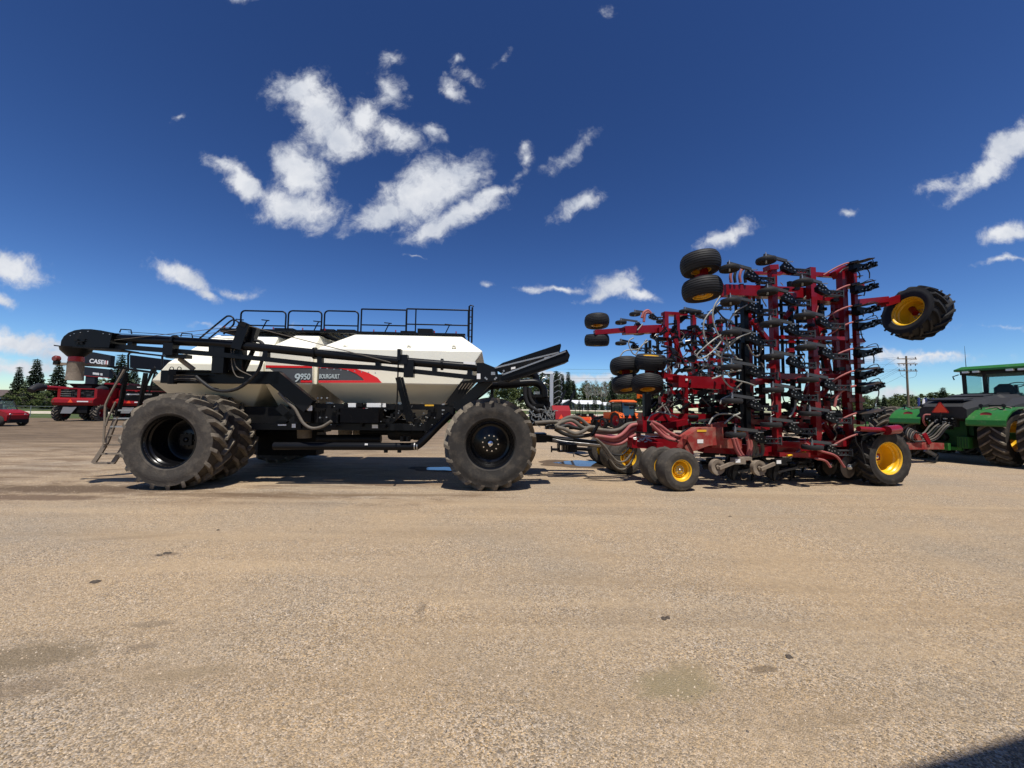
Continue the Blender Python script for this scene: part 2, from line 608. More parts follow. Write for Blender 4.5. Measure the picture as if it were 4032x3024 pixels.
# ------------------------------------------------------------------ wheels (axis Y, outer face towards -Y)
def tyre_mesh(name, R, Wd, rr, kind, material, nl=20, n=64, lugmat=None):
    mb = MB()
    h = R - rr
    w = Wd / 2
    Rt = R - 0.088 * R if kind == 'lug' else R
    if kind == 'lug':
        crown = [(Rt - .035, -w * .80), (Rt - .012, -w * .5), (Rt, 0), (Rt - .012, w * .5), (Rt - .035, w * .80)]
    elif kind == 'rib':
        crown = []
        nr = 6
        for i in range(nr):
            y0 = -w * .82 + 2 * w * .82 * i / nr
            y1 = -w * .82 + 2 * w * .82 * (i + 1) / nr
            g = (y1 - y0) * .09
            drop = lambda y: .05 * h * (y / w) ** 2 * 4
            crown += [(Rt - drop(y0) - .018, y0 + g * .4), (Rt - drop(y0 + g), y0 + g * 1.5), (Rt - drop(y1), y1 - g * 1.5), (Rt - drop(y1) - .018, y1 - g * .4)]
    else:
        crown = [(Rt - .10 * h, -w * .75), (Rt - .02 * h, -w * .4), (Rt, 0), (Rt - .02 * h, w * .4), (Rt - .10 * h, w * .75)]
    left = [(rr - .01, -w * .72), (rr + .02 * h + .01, -w * .80), (rr + .12 * h, -w * .90), (rr + .16 * h, -w * .895), (rr + .35 * h, -w * .99), (rr + .55 * h, -w), (rr + .58 * h, -w * .985), (rr + .78 * h, -w * .955)]
    right = [(r, -y) for r, y in reversed(left)]
    mb.lathe(left + crown + right, n)
    nbase = len(mb.f)
    if kind == 'lug':
        S = 7
        for side in (-1, 1):
            for i in range(nl):
                a0 = 2 * math.pi * (i + (0.5 if side > 0 else 0)) / nl
                vs, fs = [], []
                for s in range(S):
                    t = s / (S - 1)
                    y = side * (-0.03 + t * 1.02) * w
                    span = 0.95 * Wd * 0.5 / R * (1.15 * t - 0.15 * t * t)
                    a = a0 + span
                    ro = R - .02 * R * t * t
                    ri = Rt - .05
                    hw = (0.034 + 0.020 * t) * (.45 + .55 * R)
                    if s == S - 1:
                        ro = Rt - .02
                        ri = Rt - .17 * R
                        y = side * .965 * w
                    da_t, da_b = hw * .72 / R, hw * 1.15 / R
                    for rad, da in ((ri, -da_b), (ro, -da_t), (ro, da_t), (ri, da_b)):
                        vs.append((rad * math.cos(a + da), y, rad * math.sin(a + da)))
                for s in range(S - 1):
                    for j in range(4):
                        k = (j + 1) % 4
                        fs.append((s * 4 + j, s * 4 + k, s * 4 + 4 + k, s * 4 + 4 + j))
                fs.append((3, 2, 1, 0))
                fs.append(tuple((S - 1) * 4 + j for j in range(4)))
                mb.add(vs, fs)
    me = mb.mesh(name, material, 38, False)
    if lugmat:
        me.materials.append(lugmat)
        k = len(left)
        m_ = len(left) * 2 + len(crown)
        for i, p in enumerate(me.polygons):
            if i >= nbase:
                p.material_index = 1
            else:
                j = i % (m_ - 1)
                p.material_index = 0  # gaps keep the darker rubber: shade between the lugs put into colour
    return me


def rim_mesh(name, Wd, rr, disc_y, material, n=48, hub_r=.16, holes=False):
    w = Wd / 2
    f = -w * .82
    prof = [(rr + .012, f + .06), (rr + .03, f + .01), (rr + .022, f - .008), (rr + .005, f - .004), (rr - .012, f + .04), (rr - .03, f + .06),
            (rr - .035, f + .11), (rr - .06, f + .14), (rr - .065, disc_y - .05), (rr - .085, disc_y - .015), (rr - .13, disc_y),
            (rr * .55, disc_y - .02), (hub_r + .02, disc_y - .045), (hub_r, disc_y - .05), (0.001, disc_y - .05)]
    mb = MB().lathe(prof, n)
    back = [(rr - .06, disc_y + .02), (rr - .06, w * .7), (rr + .02, w * .8)]
    mb.lathe(back, n)
    return mb.mesh(name, material, 30)


def hub_mesh(name, disc_y, r, material, nb=10, cap=0.07):
    mb = MB()
    y = disc_y - .05
    mb.lathe([(0.001, y - cap * 1.25), (cap * .55, y - cap * 1.15), (cap * .95, y - cap * .75), (cap, y - cap * .3), (cap, y + .01)], 20)
    bo = MB()
    for i in range(nb):
        a = 2 * math.pi * i / nb
        c = Vector((math.cos(a) * r, y + .02, math.sin(a) * r))
        bo.cyl(c, c + Vector((0, -.045, 0)), .016, 6)
    return mb.mesh(name, material, 40), bo.mesh('wheel_bolts', material, 40)


KIND = {}


def wheel_kind(key, R, Wd, rr, kind, tmat, rmat, disc_y, nl=20, cap=.07, bolt_r=.15, hub_r=.2, n=64, hmat=None, lugmat=None):
    KIND[key] = (tyre_mesh('tyre', R, Wd, rr, kind, tmat, nl, n, lugmat), rim_mesh('rim', Wd, rr, disc_y, rmat, 40, hub_r), *hub_mesh('hub', disc_y, bolt_r, hmat or STEEL, 10, cap))


def wheel(key, parent, loc, outv=(0, -1, 0), spin=None, origin=None):
    """loc is the wheel's middle; outv the way its outer face looks"""
    p = Vector(loc) - (Vector(origin) if origin is not None else Vector((0, 0, 0)))
    e = empty('wheel', p, 0, parent)
    q = Vector((0, -1, 0)).rotation_difference(Vector(outv).normalized())
    from mathutils import Quaternion
    s = Quaternion((0, 1, 0), random.random() * 6 if spin is None else spin)
    e.rotation_mode = 'QUATERNION'
    e.rotation_quaternion = q @ s
    for nm, me in zip(('tyre', 'rim', 'hub', 'wheel_bolts'), KIND[key]):
        ob = link_mesh(nm, me, e)
        if nm == 'wheel_bolts':
            ob['kind'] = 'stuff'
    return e


wheel_kind('cart_rear', 1.0, .62, .52, 'lug', TYREM, RIMB, .28, 19, .06, .14, hmat=RIMB, lugmat=TREAD)
wheel_kind('cart_front', 1.0, .78, .50, 'lug', TYRE, RIMB, -.02, 19, .085, .17, hmat=CHROME, lugmat=TREAD)
wheel_kind('drill_lug', .68, .60, .36, 'lug', TYREC, YEL, .17, 17, .055, .12)
wheel_kind('drill_lug_dusty', .68, .52, .37, 'lug', TYRE, YEL, .14, 17, .06, .12, hmat=CHROME)
wheel_kind('castor_dusty', .465, .40, .215, 'plain', TYREM, YEL, -.03, 0, .035, .08, hub_r=.1, n=56)
wheel_kind('castor_rib', .455, .42, .20, 'rib', TYREC, YEL, -.05, 0, .03, .07, hub_r=.09, n=48)
wheel_kind('tractor', 1.03, .66, .50, 'lug', TYRE, YEL, .05, 20, .1, .2, lugmat=TREAD)
wheel_kind('combine', .80, .55, .36, 'lug', TYRE, RED, .05, 16, .08, .14, n=32, lugmat=TREAD)
wheel_kind('small_tractor', .82, .45, .42, 'lug', TYREC, SMVR, .05, 16, .08, .14, n=32)
wheel_kind('small_front', .50, .33, .25, 'lug', TYREC, SMVR, -.02, 14, .05, .09, hub_r=.1, n=28)
wheel_kind('utility', .38, .26, .19, 'rib', TYRE, STEEL, -.03, 0, .05, .09, hub_r=.1, n=28)
# ------------------------------------------------------------------ ground
def terrain(Y):
    if Y < 62:
        return 0.0
    t = min(1.0, (Y - 62) / 42.0)
    return 1.30 * t * t * (3 - 2 * t)


def sheet(name, xs, ys, material, dz=0.0, edge=None):
    vs, fs = [], []
    for y in ys:
        for x in xs:
            yy = y
            if edge and y == ys[-1]:
                yy = y + edge(x)
            vs.append((x, yy, terrain(yy) + dz))
    n = len(xs)
    for j in range(len(ys) - 1):
        for i in range(n - 1):
            fs.append((j * n + i, j * n + i + 1, (j + 1) * n + i + 1, (j + 1) * n + i))
    return MB().add(vs, fs).build(name, material, smooth=60, fix=False)


def nodes_mat(name):
    mt = bpy.data.materials.new(name)
    mt.use_nodes = True
    return mt, mt.node_tree, mt.node_tree.nodes['Principled BSDF']


def gravel_material():
    mt, t, b = nodes_mat('gravel_yard')
    A, K = t.nodes.new, t.links.new
    geo = A('ShaderNodeNewGeometry')
    pos = geo.outputs['Position']

    def nz(scale, detail=5, rough=.6, stretch=None, dist=0.0):
        n = A('ShaderNodeTexNoise')
        n.inputs['Scale'].default_value = scale
        n.inputs['Detail'].default_value = detail
        n.inputs['Roughness'].default_value = rough
        n.inputs['Distortion'].default_value = dist
        if stretch:
            mp = A('ShaderNodeMapping')
            mp.inputs['Scale'].default_value = stretch
            mp.inputs['Rotation'].default_value = (0, 0, R_(-4))
            K(pos, mp.inputs['Vector'])
            K(mp.outputs[0], n.inputs['Vector'])
        else:
            K(pos, n.inputs['Vector'])
        return n.outputs['Fac']

    def rng(v, a, b_, c=0.0, d=1.0):
        r = A('ShaderNodeMapRange')
        K(v, r.inputs['Value'])
        r.inputs['From Min'].default_value = a
        r.inputs['From Max'].default_value = b_
        r.inputs['To Min'].default_value = c
        r.inputs['To Max'].default_value = d
        return r.outputs[0]

    def mixc(f, a, b_, blend='MIX'):
        n = A('ShaderNodeMix')
        n.data_type = 'RGBA'
        n.blend_type = blend
        if hasattr(f, 'is_linked'):
            K(f, n.inputs['Factor'])
        else:
            n.inputs['Factor'].default_value = f
        for i, v in ((6, a), (7, b_)):
            if hasattr(v, 'is_linked'):
                K(v, n.inputs[i])
            else:
                n.inputs[i].default_value = (*v, 1)
        return n.outputs[2]

    def mul(a, b_):
        n = A('ShaderNodeMath')
        n.operation = 'MULTIPLY'
        for i, v in enumerate((a, b_)):
            if hasattr(v, 'is_linked'):
                K(v, n.inputs[i])
            else:
                n.inputs[i].default_value = v
        return n.outputs[0]

    tan, grey = (0.425, 0.310, 0.190), (0.345, 0.276, 0.196)
    col = mixc(rng(nz(.33, 4, .6), .40, .66), tan, grey)
    col = mixc(rng(nz(1.1, 5, .65), .44, .72, 0, .5), col, (0.455, 0.330, 0.198))
    # single stones
    vor = A('ShaderNodeTexVoronoi')
    vor.inputs['Scale'].default_value = 115
    vor.inputs['Randomness'].default_value = 1.0
    K(pos, vor.inputs['Vector'])
    sepc = A('ShaderNodeSeparateColor')
    K(vor.outputs['Color'], sepc.inputs[0])
    hs = A('ShaderNodeHueSaturation')
    K(col, hs.inputs['Color'])
    K(rng(sepc.outputs[0], 0, 1, .25, 1.65), hs.inputs['Value'])
    K(rng(sepc.outputs[1], 0, 1, .55, 1.25), hs.inputs['Saturation'])
    col = mixc(rng(nz(.8, 4), .35, .6, .35, .95), col, hs.outputs[0])
    # broader speckle that still shows at a distance
    col = mixc(rng(nz(14, 8, .75), .46, .70, 0, .55), col, (0.19, 0.145, 0.10))
    col = mixc(rng(nz(21, 8, .75), .56, .74, 0, .6), col, (0.56, 0.45, 0.32))
    # wheel tracks and damp earth, running along the row of machines
    sx = A('ShaderNodeSeparateXYZ')
    K(pos, sx.inputs[0])
    far = rng(sx.outputs[1], 8.6, 9.8)
    near_band = mul(rng(sx.outputs[1], 6.6, 7.3), rng(sx.outputs[1], 10.2, 9.0))
    leftish = rng(sx.outputs[0], 1.0, -7.0)
    streak = nz(1.1, 8, .72, (.40, 1.6, 1), .7)
    dirt1 = mul(mul(rng(streak, .47, .62), near_band), rng(sx.outputs[0], 3.0, -3.0, 0.0, 0.95))
    col = mixc(dirt1, col, (0.150, 0.098, 0.060))
    dirt2 = mul(mul(rng(nz(1.1, 8, .72, (.55, 1.3, 1), .6), .42, .60), far), mul(leftish, .85))
    col = mixc(dirt2, col, (0.175, 0.118, 0.072))
    deep = mul(mul(rng(sx.outputs[1], 12, 19), leftish), .92)
    brown = mixc(rng(nz(1.0, 8, .74, (.55, 1.4, 1), .5), .40, .62), (0.082, 0.057, 0.037), (0.185, 0.130, 0.082))
    brown = mixc(rng(nz(7, 6, .7), .5, .7, 0, .5), brown, (0.085, 0.06, 0.04))
    col = mixc(deep, col, brown)
    # faint old wheel tracks crossing the yard at a slant
    mpt = A('ShaderNodeMapping')
    mpt.inputs['Rotation'].default_value = (0, 0, R_(-38))
    mpt.inputs['Scale'].default_value = (.16, 2.2, 1)
    K(pos, mpt.inputs['Vector'])
    ntk = A('ShaderNodeTexNoise')
    ntk.inputs['Scale'].default_value = 1.0
    ntk.inputs['Detail'].default_value = 5
    ntk.inputs['Roughness'].default_value = .62
    K(mpt.outputs[0], ntk.inputs['Vector'])
    col = mixc(rng(ntk.outputs['Fac'], .50, .70, 0, .42), col, (0.27, 0.195, 0.118))
    mpt2 = A('ShaderNodeMapping')
    mpt2.inputs['Rotation'].default_value = (0, 0, R_(24))
    mpt2.inputs['Scale'].default_value = (.12, 1.7, 1)
    K(pos, mpt2.inputs['Vector'])
    ntk2 = A('ShaderNodeTexNoise')
    ntk2.inputs['Scale'].default_value = 1.3
    ntk2.inputs['Detail'].default_value = 5
    K(mpt2.outputs[0], ntk2.inputs['Vector'])
    col = mixc(rng(ntk2.outputs['Fac'], .54, .72, 0, .38), col, (0.50, 0.37, 0.23))
    # single stains where something was spilled or parked
    wnz = A('ShaderNodeTexNoise')
    wnz.inputs['Scale'].default_value = 2.6
    wnz.inputs['Detail'].default_value = 7
    wnz.inputs['Roughness'].default_value = .7
    K(pos, wnz.inputs['Vector'])
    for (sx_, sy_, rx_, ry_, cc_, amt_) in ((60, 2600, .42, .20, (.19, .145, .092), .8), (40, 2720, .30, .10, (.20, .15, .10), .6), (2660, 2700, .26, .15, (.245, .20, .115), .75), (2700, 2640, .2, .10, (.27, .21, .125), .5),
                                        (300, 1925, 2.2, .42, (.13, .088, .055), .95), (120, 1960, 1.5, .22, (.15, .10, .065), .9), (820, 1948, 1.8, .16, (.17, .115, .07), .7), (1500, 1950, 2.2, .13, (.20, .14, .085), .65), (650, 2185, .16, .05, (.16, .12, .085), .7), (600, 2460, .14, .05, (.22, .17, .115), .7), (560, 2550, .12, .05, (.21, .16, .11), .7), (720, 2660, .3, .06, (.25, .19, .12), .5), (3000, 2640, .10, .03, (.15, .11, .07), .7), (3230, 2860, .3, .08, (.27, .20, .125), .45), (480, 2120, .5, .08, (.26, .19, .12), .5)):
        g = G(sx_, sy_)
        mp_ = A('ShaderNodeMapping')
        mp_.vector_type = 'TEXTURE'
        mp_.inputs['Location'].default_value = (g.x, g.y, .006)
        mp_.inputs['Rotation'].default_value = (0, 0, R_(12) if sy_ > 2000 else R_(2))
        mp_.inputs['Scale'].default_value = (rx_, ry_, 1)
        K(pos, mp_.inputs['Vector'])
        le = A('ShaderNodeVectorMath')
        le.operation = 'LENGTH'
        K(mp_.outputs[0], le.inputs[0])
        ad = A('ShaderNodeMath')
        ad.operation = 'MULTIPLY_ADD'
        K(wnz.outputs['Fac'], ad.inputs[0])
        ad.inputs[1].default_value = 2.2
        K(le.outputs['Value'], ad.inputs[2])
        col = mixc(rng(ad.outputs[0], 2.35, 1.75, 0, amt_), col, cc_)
    # oil and water stains of their own shape
    st = mul(rng(nz(.9, 6, .7, None, 1.0), .655, .72, 0, .55), rng(sx.outputs[1], 16, 8))
    col = mixc(st, col, (0.165, 0.130, 0.095))
    K(col, b.inputs['Base Color'])
    b.inputs['Roughness'].default_value = 0.92
    b.inputs['Specular IOR Level'].default_value = 0.25
    bp = A('ShaderNodeBump')
    bp.inputs['Strength'].default_value = 0.75
    bp.inputs['Distance'].default_value = 0.012
    hh = A('ShaderNodeMath')
    hh.operation = 'ADD'
    K(rng(vor.outputs['Distance'], 0, .9, 1, 0), hh.inputs[0])
    K(nz(9, 8, .7), hh.inputs[1])
    K(hh.outputs[0], bp.inputs['Height'])
    K(bp.outputs[0], b.inputs['Normal'])
    return mt


def simple_ground(name, c1, c2, scale, stretch=(1, 1, 1)):
    mt, t, b = nodes_mat(name)
    A, K = t.nodes.new, t.links.new
    geo = A('ShaderNodeNewGeometry')
    mp = A('ShaderNodeMapping')
    mp.inputs['Scale'].default_value = stretch
    K(geo.outputs['Position'], mp.inputs['Vector'])
    n = A('ShaderNodeTexNoise')
    n.inputs['Scale'].default_value = scale
    n.inputs['Detail'].default_value = 8
    n.inputs['Roughness'].default_value = .65
    K(mp.outputs[0], n.inputs['Vector'])
    cr = A('ShaderNodeValToRGB')
    cr.color_ramp.elements[0].position = .36
    cr.color_ramp.elements[0].color = (*c1, 1)
    cr.color_ramp.elements[1].position = .64
    cr.color_ramp.elements[1].color = (*c2, 1)
    K(n.outputs['Fac'], cr.inputs['Fac'])
    K(cr.outputs[0], b.inputs['Base Color'])
    b.inputs['Roughness'].default_value = .95
    b.inputs['Specular IOR Level'].default_value = .15
    return mt


GRASS = simple_ground('meadow_grass', (0.040, 0.062, 0.018), (0.085, 0.105, 0.034), .5, (.35, 1, 1))
ROADM = simple_ground('pale_gravel_road', (0.40, 0.35, 0.27), (0.52, 0.46, 0.36), .8)
GRAVEL = gravel_material()
xs = [-900, -500, -300, -150, -80, -40, 0, 40, 80, 150, 300, 500, 900]
ys = [-60, -10, 20, 40, 55, 62, 66, 70, 75, 80, 85, 90, 95, 100, 104, 120, 160, 300, 800, 2200]
tag(sheet('ground', xs, ys, GRASS), kind='structure')
xs2 = [-220 + i * 4 for i in range(111)]
rnd = random.Random(3)
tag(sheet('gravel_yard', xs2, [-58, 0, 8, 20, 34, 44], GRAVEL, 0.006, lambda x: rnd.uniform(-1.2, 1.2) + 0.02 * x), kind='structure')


def road(name, p, q, wid, hgt):
    p, q = Vector(p), Vector(q)
    d = (q - p).normalized()
    s = Vector((-d.y, d.x))
    mb = MB()
    n = 40
    loops = []
    for i in range(n + 1):
        c = p.lerp(q, i / n)
        jit = math.sin(i * 1.7) * .15
        lp = []
        for off, z in ((-wid / 2 - .5 + jit, -.05), (-wid / 2, hgt * .8), (0, hgt), (wid / 2, hgt), (wid / 2 + .5, -.05)):
            v = c + s * off
            lp.append(Vector((v.x, v.y, terrain(v.y) + z)))
        loops.append(lp)
    mb.loft(loops, cap=False)
    return tag(mb.build(name, ROADM, smooth=60), kind='structure')


road('road', (-260, 30), (300, 125), 3.6, .30)
road('far_road', (-400, 101), (420, 103), 4.0, .22)

# water standing in the wheel tracks
mtw, tw, bw = nodes_mat('puddle_water')
bw.inputs['Base Color'].default_value = (0.045, 0.034, 0.024, 1)
bw.inputs['Roughness'].default_value = 0.04
bw.inputs['Specular IOR Level'].default_value = 0.9
nzw = tw.nodes.new('ShaderNodeTexNoise')
nzw.inputs['Scale'].default_value = 3
bpw = tw.nodes.new('ShaderNodeBump')
bpw.inputs['Strength'].default_value = .03
tw.links.new(nzw.outputs['Fac'], bpw.inputs['Height'])
tw.links.new(bpw.outputs[0], bw.inputs['Normal'])
MUDW = simple_ground('wet_mud', (0.075, 0.052, 0.034), (0.135, 0.095, 0.062), 2.5)


def blob(name, c, rx, ry, material, z, seed, n=44):
    r = random.Random(seed)
    ph = [r.uniform(0, 6.28) for _ in range(6)]
    vs = [(c[0], c[1], z)]
    for i in range(n):
        a = 2 * math.pi * i / n
        k = 1 + .16 * math.sin(2 * a + ph[0]) + .12 * math.sin(3 * a + ph[1]) + .09 * math.sin(5 * a + ph[2]) + .06 * math.sin(9 * a + ph[3])
        vs.append((c[0] + rx * k * math.cos(a), c[1] + ry * k * math.sin(a), z))
    fs = [(0, i + 1, (i + 1) % n + 1) for i in range(n)]
    return tag(MB().add(vs, fs).build(name, material, smooth=0, fix=False), kind='structure')


pc = G(2290, 1828)
blob('wet_ground', (pc.x + .1, pc.y + .05), 1.35, .95, MUDW, .011, 4)
blob('puddle', (pc.x + .1, pc.y + .1), .85, .62, mtw, .016, 5)
pc2 = G(1752, 1848)
blob('wet_ground', (pc2.x, pc2.y), .9, .5, MUDW, .011, 8)
blob('puddle', (pc2.x, pc2.y), .55, .30, mtw, .016, 9)

# loose stones lying on the yard near the viewpoint
PEB, tpe, bpe = nodes_mat('loose_stone')
gpe = tpe.nodes.new('ShaderNodeNewGeometry')
cpe = tpe.nodes.new('ShaderNodeValToRGB')
for k_, (ps_, cc_) in enumerate(((0.0, (.10, .085, .075)), (.25, (.26, .20, .14)), (.6, (.42, .32, .22)), (1.0, (.62, .51, .38)))):
    el = cpe.color_ramp.elements[k_] if k_ < 2 else cpe.color_ramp.elements.new(ps_)
    el.position, el.color = ps_, (*cc_, 1)
tpe.links.new(gpe.outputs['Random Per Island'], cpe.inputs['Fac'])
tpe.links.new(cpe.outputs[0], bpe.inputs['Base Color'])
bpe.inputs['Roughness'].default_value = .8
rp = random.Random(11)
pv, pf = [], []
for i in range(26000):
    t = rp.random()
    y = 1.3 + 9.5 * t ** 1.9
    x = rp.uniform(-1.45, 1.45) * (y + .4)
    s = rp.uniform(.0028, .0066) * (1.4 if rp.random() < .035 else 1)
    a = rp.uniform(0, 6.28)
    n0 = len(pv)
    z0 = .006
    for j in range(5):
        b_ = a + j * 1.2566
        k = s * rp.uniform(.7, 1.3)
        pv.append((x + k * math.cos(b_), y + k * math.sin(b_), z0))
    for j in range(3):
        b_ = a + j * 2.094
        k = s * rp.uniform(.35, .7)
        pv.append((x + k * math.cos(b_), y + k * math.sin(b_), z0 + s * rp.uniform(.55, 1.0)))
    pf += [(n0, n0 + 1, n0 + 5), (n0 + 1, n0 + 2, n0 + 6, n0 + 5), (n0 + 2, n0 + 3, n0 + 6), (n0 + 3, n0 + 4, n0 + 7, n0 + 6),
           (n0 + 4, n0, n0 + 5, n0 + 7), (n0 + 5, n0 + 6, n0 + 7)]
stn = MB().add(pv, pf).build('loose_gravel', PEB, smooth=0, fix=False)
tag(stn, 'small loose pale stones scattered over the gravel yard', 'gravel', kind='stuff')

# dark clods of earth on the gravel
CLOD = mat('earth_clod', (0.07, 0.055, 0.042), .95, bump=(20, .6))
for k, (px, py, s) in enumerate([(372, 2295, .035), (660, 2182, .035), (625, 2190, .02), (860, 2090, .02), (2620, 2438, .028), (2875, 2035, .018), (3105, 2590, .022), (1225, 2085, .015)]):
    c = G(px, py)
    mb = MB()
    rc = random.Random(k)
    for _ in range(4):
        o_ = Vector((rc.uniform(-s, s), rc.uniform(-s, s) * .5, 0))
        mb.lathe([(.001, s * .45), (s * .45, s * .3), (s * .7, s * .1), (s * .75, -.004)], 7, Matrix.Translation(c + o_ + Vector((0, 0, .008))) @ Matrix.Rotation(R_(90), 4, 'X') @ Matrix.Rotation(rc.uniform(0, 6), 4, 'Y'))
    ob = mb.build('earth_clod', CLOD, smooth=50)
    tag(ob, 'small dark clod of dried earth lying on the gravel', 'clod', 'earth clods on the gravel')

# the shop wall behind the viewpoint, whose roof edge throws the shadow in the near corner
tipA, tipB = G(3560, 3024), G(4032, 2890)
hh_ = 7.0
sh = Vector((-SUNV.x / SUNV.z * hh_, -SUNV.y / SUNV.z * hh_, 0))
eA, eB = tipA - sh, tipB - sh
dirn = (eB - eA).normalized()
perp = Vector((dirn.y, -dirn.x, 0))
if perp.y > 0:
    perp = -perp
shop = empty('shop_building', (eA.x, eA.y, 0))
tag(shop, 'low metal-clad shop building standing behind the viewpoint', 'building')
SHOPM = mat('beige_cladding', (0.42, 0.38, 0.31), .6)
s0 = eA - dirn * 0.2
s1 = eA + dirn * 11
c4 = [s0 + perp * .35, s1 + perp * .35, s1 + perp * 9, s0 + perp * 9]
MB().loft([[Vector((q.x, q.y, 0)) for q in c4], [Vector((q.x, q.y, hh_ - .25)) for q in c4]]).build('wall', SHOPM, shop, shop.location, 0)
c4 = [s0 - dirn * .3, s1 + dirn * .3, s1 + dirn * .3 + perp * 9.3, s0 - dirn * .3 + perp * 9.3]
MB().loft([[Vector((q.x, q.y, hh_ - .2)) for q in c4], [Vector((q.x, q.y, hh_)) for q in c4]]).build('roof', mat('roof_steel', (.3, .3, .31), .5), shop, shop.location, 0)
mb = MB()
for i in range(18):
    q = s0 + dirn * (.4 + i * .6) + perp * .345
    mb.bar((q.x, q.y, .02), (q.x, q.y, hh_ - .27), .05, .03)
mb.build('cladding_rib', SHOPM, shop, shop.location, 0)

# ------------------------------------------------------------------ trees
def leaf_mat(name, c1, c2, trans=.25):
    mt, t, b = nodes_mat(name)
    A, K = t.nodes.new, t.links.new
    geo = A('ShaderNodeNewGeometry')
    cr = A('ShaderNodeValToRGB')
    cr.color_ramp.elements[0].color = (*c1, 1)
    cr.color_ramp.elements[1].color = (*c2, 1)
    K(geo.outputs['Random Per Island'], cr.inputs['Fac'])
    K(cr.outputs[0], b.inputs['Base Color'])
    b.inputs['Roughness'].default_value = .7
    b.inputs['Specular IOR Level'].default_value = .2
    return mt


SPR = leaf_mat('spruce_needles', (0.020, 0.034, 0.018), (0.052, 0.072, 0.036))
SPRG = leaf_mat('pale_spruce_needles', (0.036, 0.056, 0.030), (0.075, 0.098, 0.058))
LEAF = leaf_mat('spring_leaves', (0.050, 0.072, 0.020), (0.115, 0.135, 0.042))
LEAFD = leaf_mat('dark_leaves', (0.030, 0.046, 0.016), (0.070, 0.088, 0.030))
BARE = leaf_mat('bare_twigs', (0.13, 0.115, 0.095), (0.22, 0.20, 0.17))
BARK = mat('grey_bark', (0.16, 0.13, 0.10), .9, dirt=((.3, .27, .22), .3, 4))
BARKP = mat('pale_bark', (0.36, 0.33, 0.28), .9, dirt=((.12, .1, .08), .3, 3))


def spruce_meshes(seed, h=1.0, wd=.24, nw=26, low=.06):
    r = random.Random(seed)
    vs, fs = [], []
    for i in range(nw):
        t = i / (nw - 1)
        z = low + (1 - low) * (t ** .92)
        rad = wd * (1 - z) ** .82 * r.uniform(.82, 1.15) + .008
        nb = max(5, int(15 - 8 * t))
        for j in range(nb):
            a = 2 * math.pi * (j + r.random()) / nb
            ln = rad * r.uniform(.7, 1.2)
            d = Vector((math.cos(a), math.sin(a), 0))
            s = Vector((-d.y, d.x, 0))
            droop = r.uniform(.10, .42)
            for k in range(4):
                k0 = k / 4
                c0 = d * ln * k0 + Vector((0, 0, z - droop * ln * k0 * k0))
                w_ = .022 + .042 * (1 - k0)
                for sd in (-1, 1):
                    tip = c0 + d * ln * .36 + s * sd * w_ * r.uniform(.7, 1.5) + Vector((0, 0, -.028 * r.uniform(.3, 1.5)))
                    n0 = len(vs)
                    vs += [c0, c0 + d * ln * .30 + s * sd * w_ * .2 + Vector((0, 0, .006)), tip, c0 + s * sd * w_ * .7 + Vector((0, 0, -.012))]
                    fs.append((n0, n0 + 1, n0 + 2, n0 + 3))
    n0 = len(vs)
    for j in range(6):
        a = j * 1.047
        vs += [Vector((0, 0, 1.035)), Vector((.012 * math.cos(a), .012 * math.sin(a), .96)), Vector((.012 * math.cos(a + .9), .012 * math.sin(a + .9), .955))]
        fs.append((n0 + j * 3, n0 + j * 3 + 1, n0 + j * 3 + 2))
    crown = MB().add(vs, fs)
    tr = MB().tube([(0, 0, -.01), (0, 0, .3), (0, 0, .97)], [.018, .013, .003], 6)
    return crown, tr


def leafy_meshes(seed, spread=.28, base=.35, nb=60, leaf=.028, per=34, bare=False):
    """trunk with limbs; leaf clumps round the limb ends"""
    r = random.Random(seed)
    tr = MB()
    vs, fs = [], []
    lean = r.uniform(-.03, .03)
    tr.tube([(0, 0, -.01), (lean * .4, 0, .35), (lean, .01, .7), (lean, 0, .98)], [.017, .013, .008, .002], 6)
    for i in range(nb):
        t = base + (1 - base) * (i + r.random()) / nb
        a = r.uniform(0, 6.283)
        prof = math.sin(min(1, max(0.02, (t - base) / (1.02 - base))) * math.pi) ** .65
        ln = spread * prof * r.uniform(.45, 1.15)
        c0 = Vector((lean * t, 0, t - .10 * prof))
        c1 = c0 + Vector((math.cos(a) * ln, math.sin(a) * ln, r.uniform(.04, .13)))
        tr.tube([c0, c0.lerp(c1, .5) + Vector((0, 0, .01)), c1], [.005, .0035, .0012], 4, cap=False)
        if bare:
            for _ in range(7):
                a2 = r.uniform(0, 6.28)
                st = c0.lerp(c1, r.uniform(.4, 1))
                e = st + Vector((math.cos(a2) * .04, math.sin(a2) * .04, r.uniform(.03, .09)))
                tr.tube([st, e], [.0018, .0007], 3, cap=False)
        k = per if not bare else 3
        cs = r.uniform(.045, .085)
        for _ in range(k):
            o_ = Vector((r.gauss(0, 1), r.gauss(0, 1), r.gauss(0, .75))) * cs * .62
            q = c1 + o_
            n_ = Vector((r.gauss(0, 1), r.gauss(0, 1), r.gauss(0, 1) + .5)).normalized()
            x, y, _z = frame_of(n_)
            s = leaf * r.uniform(.6, 1.25)
            n0 = len(vs)
            vs += [q - x * s, q - y * s * .6, q + x * s, q + y * s * .6]
            fs.append((n0, n0 + 1, n0 + 2, n0 + 3))
    return MB().add(vs, fs), tr


def tree_kind(gen, lm, bm_):
    c, t_ = gen
    return c.mesh('crown', lm, 0, False), t_.mesh('trunk', bm_, 60)


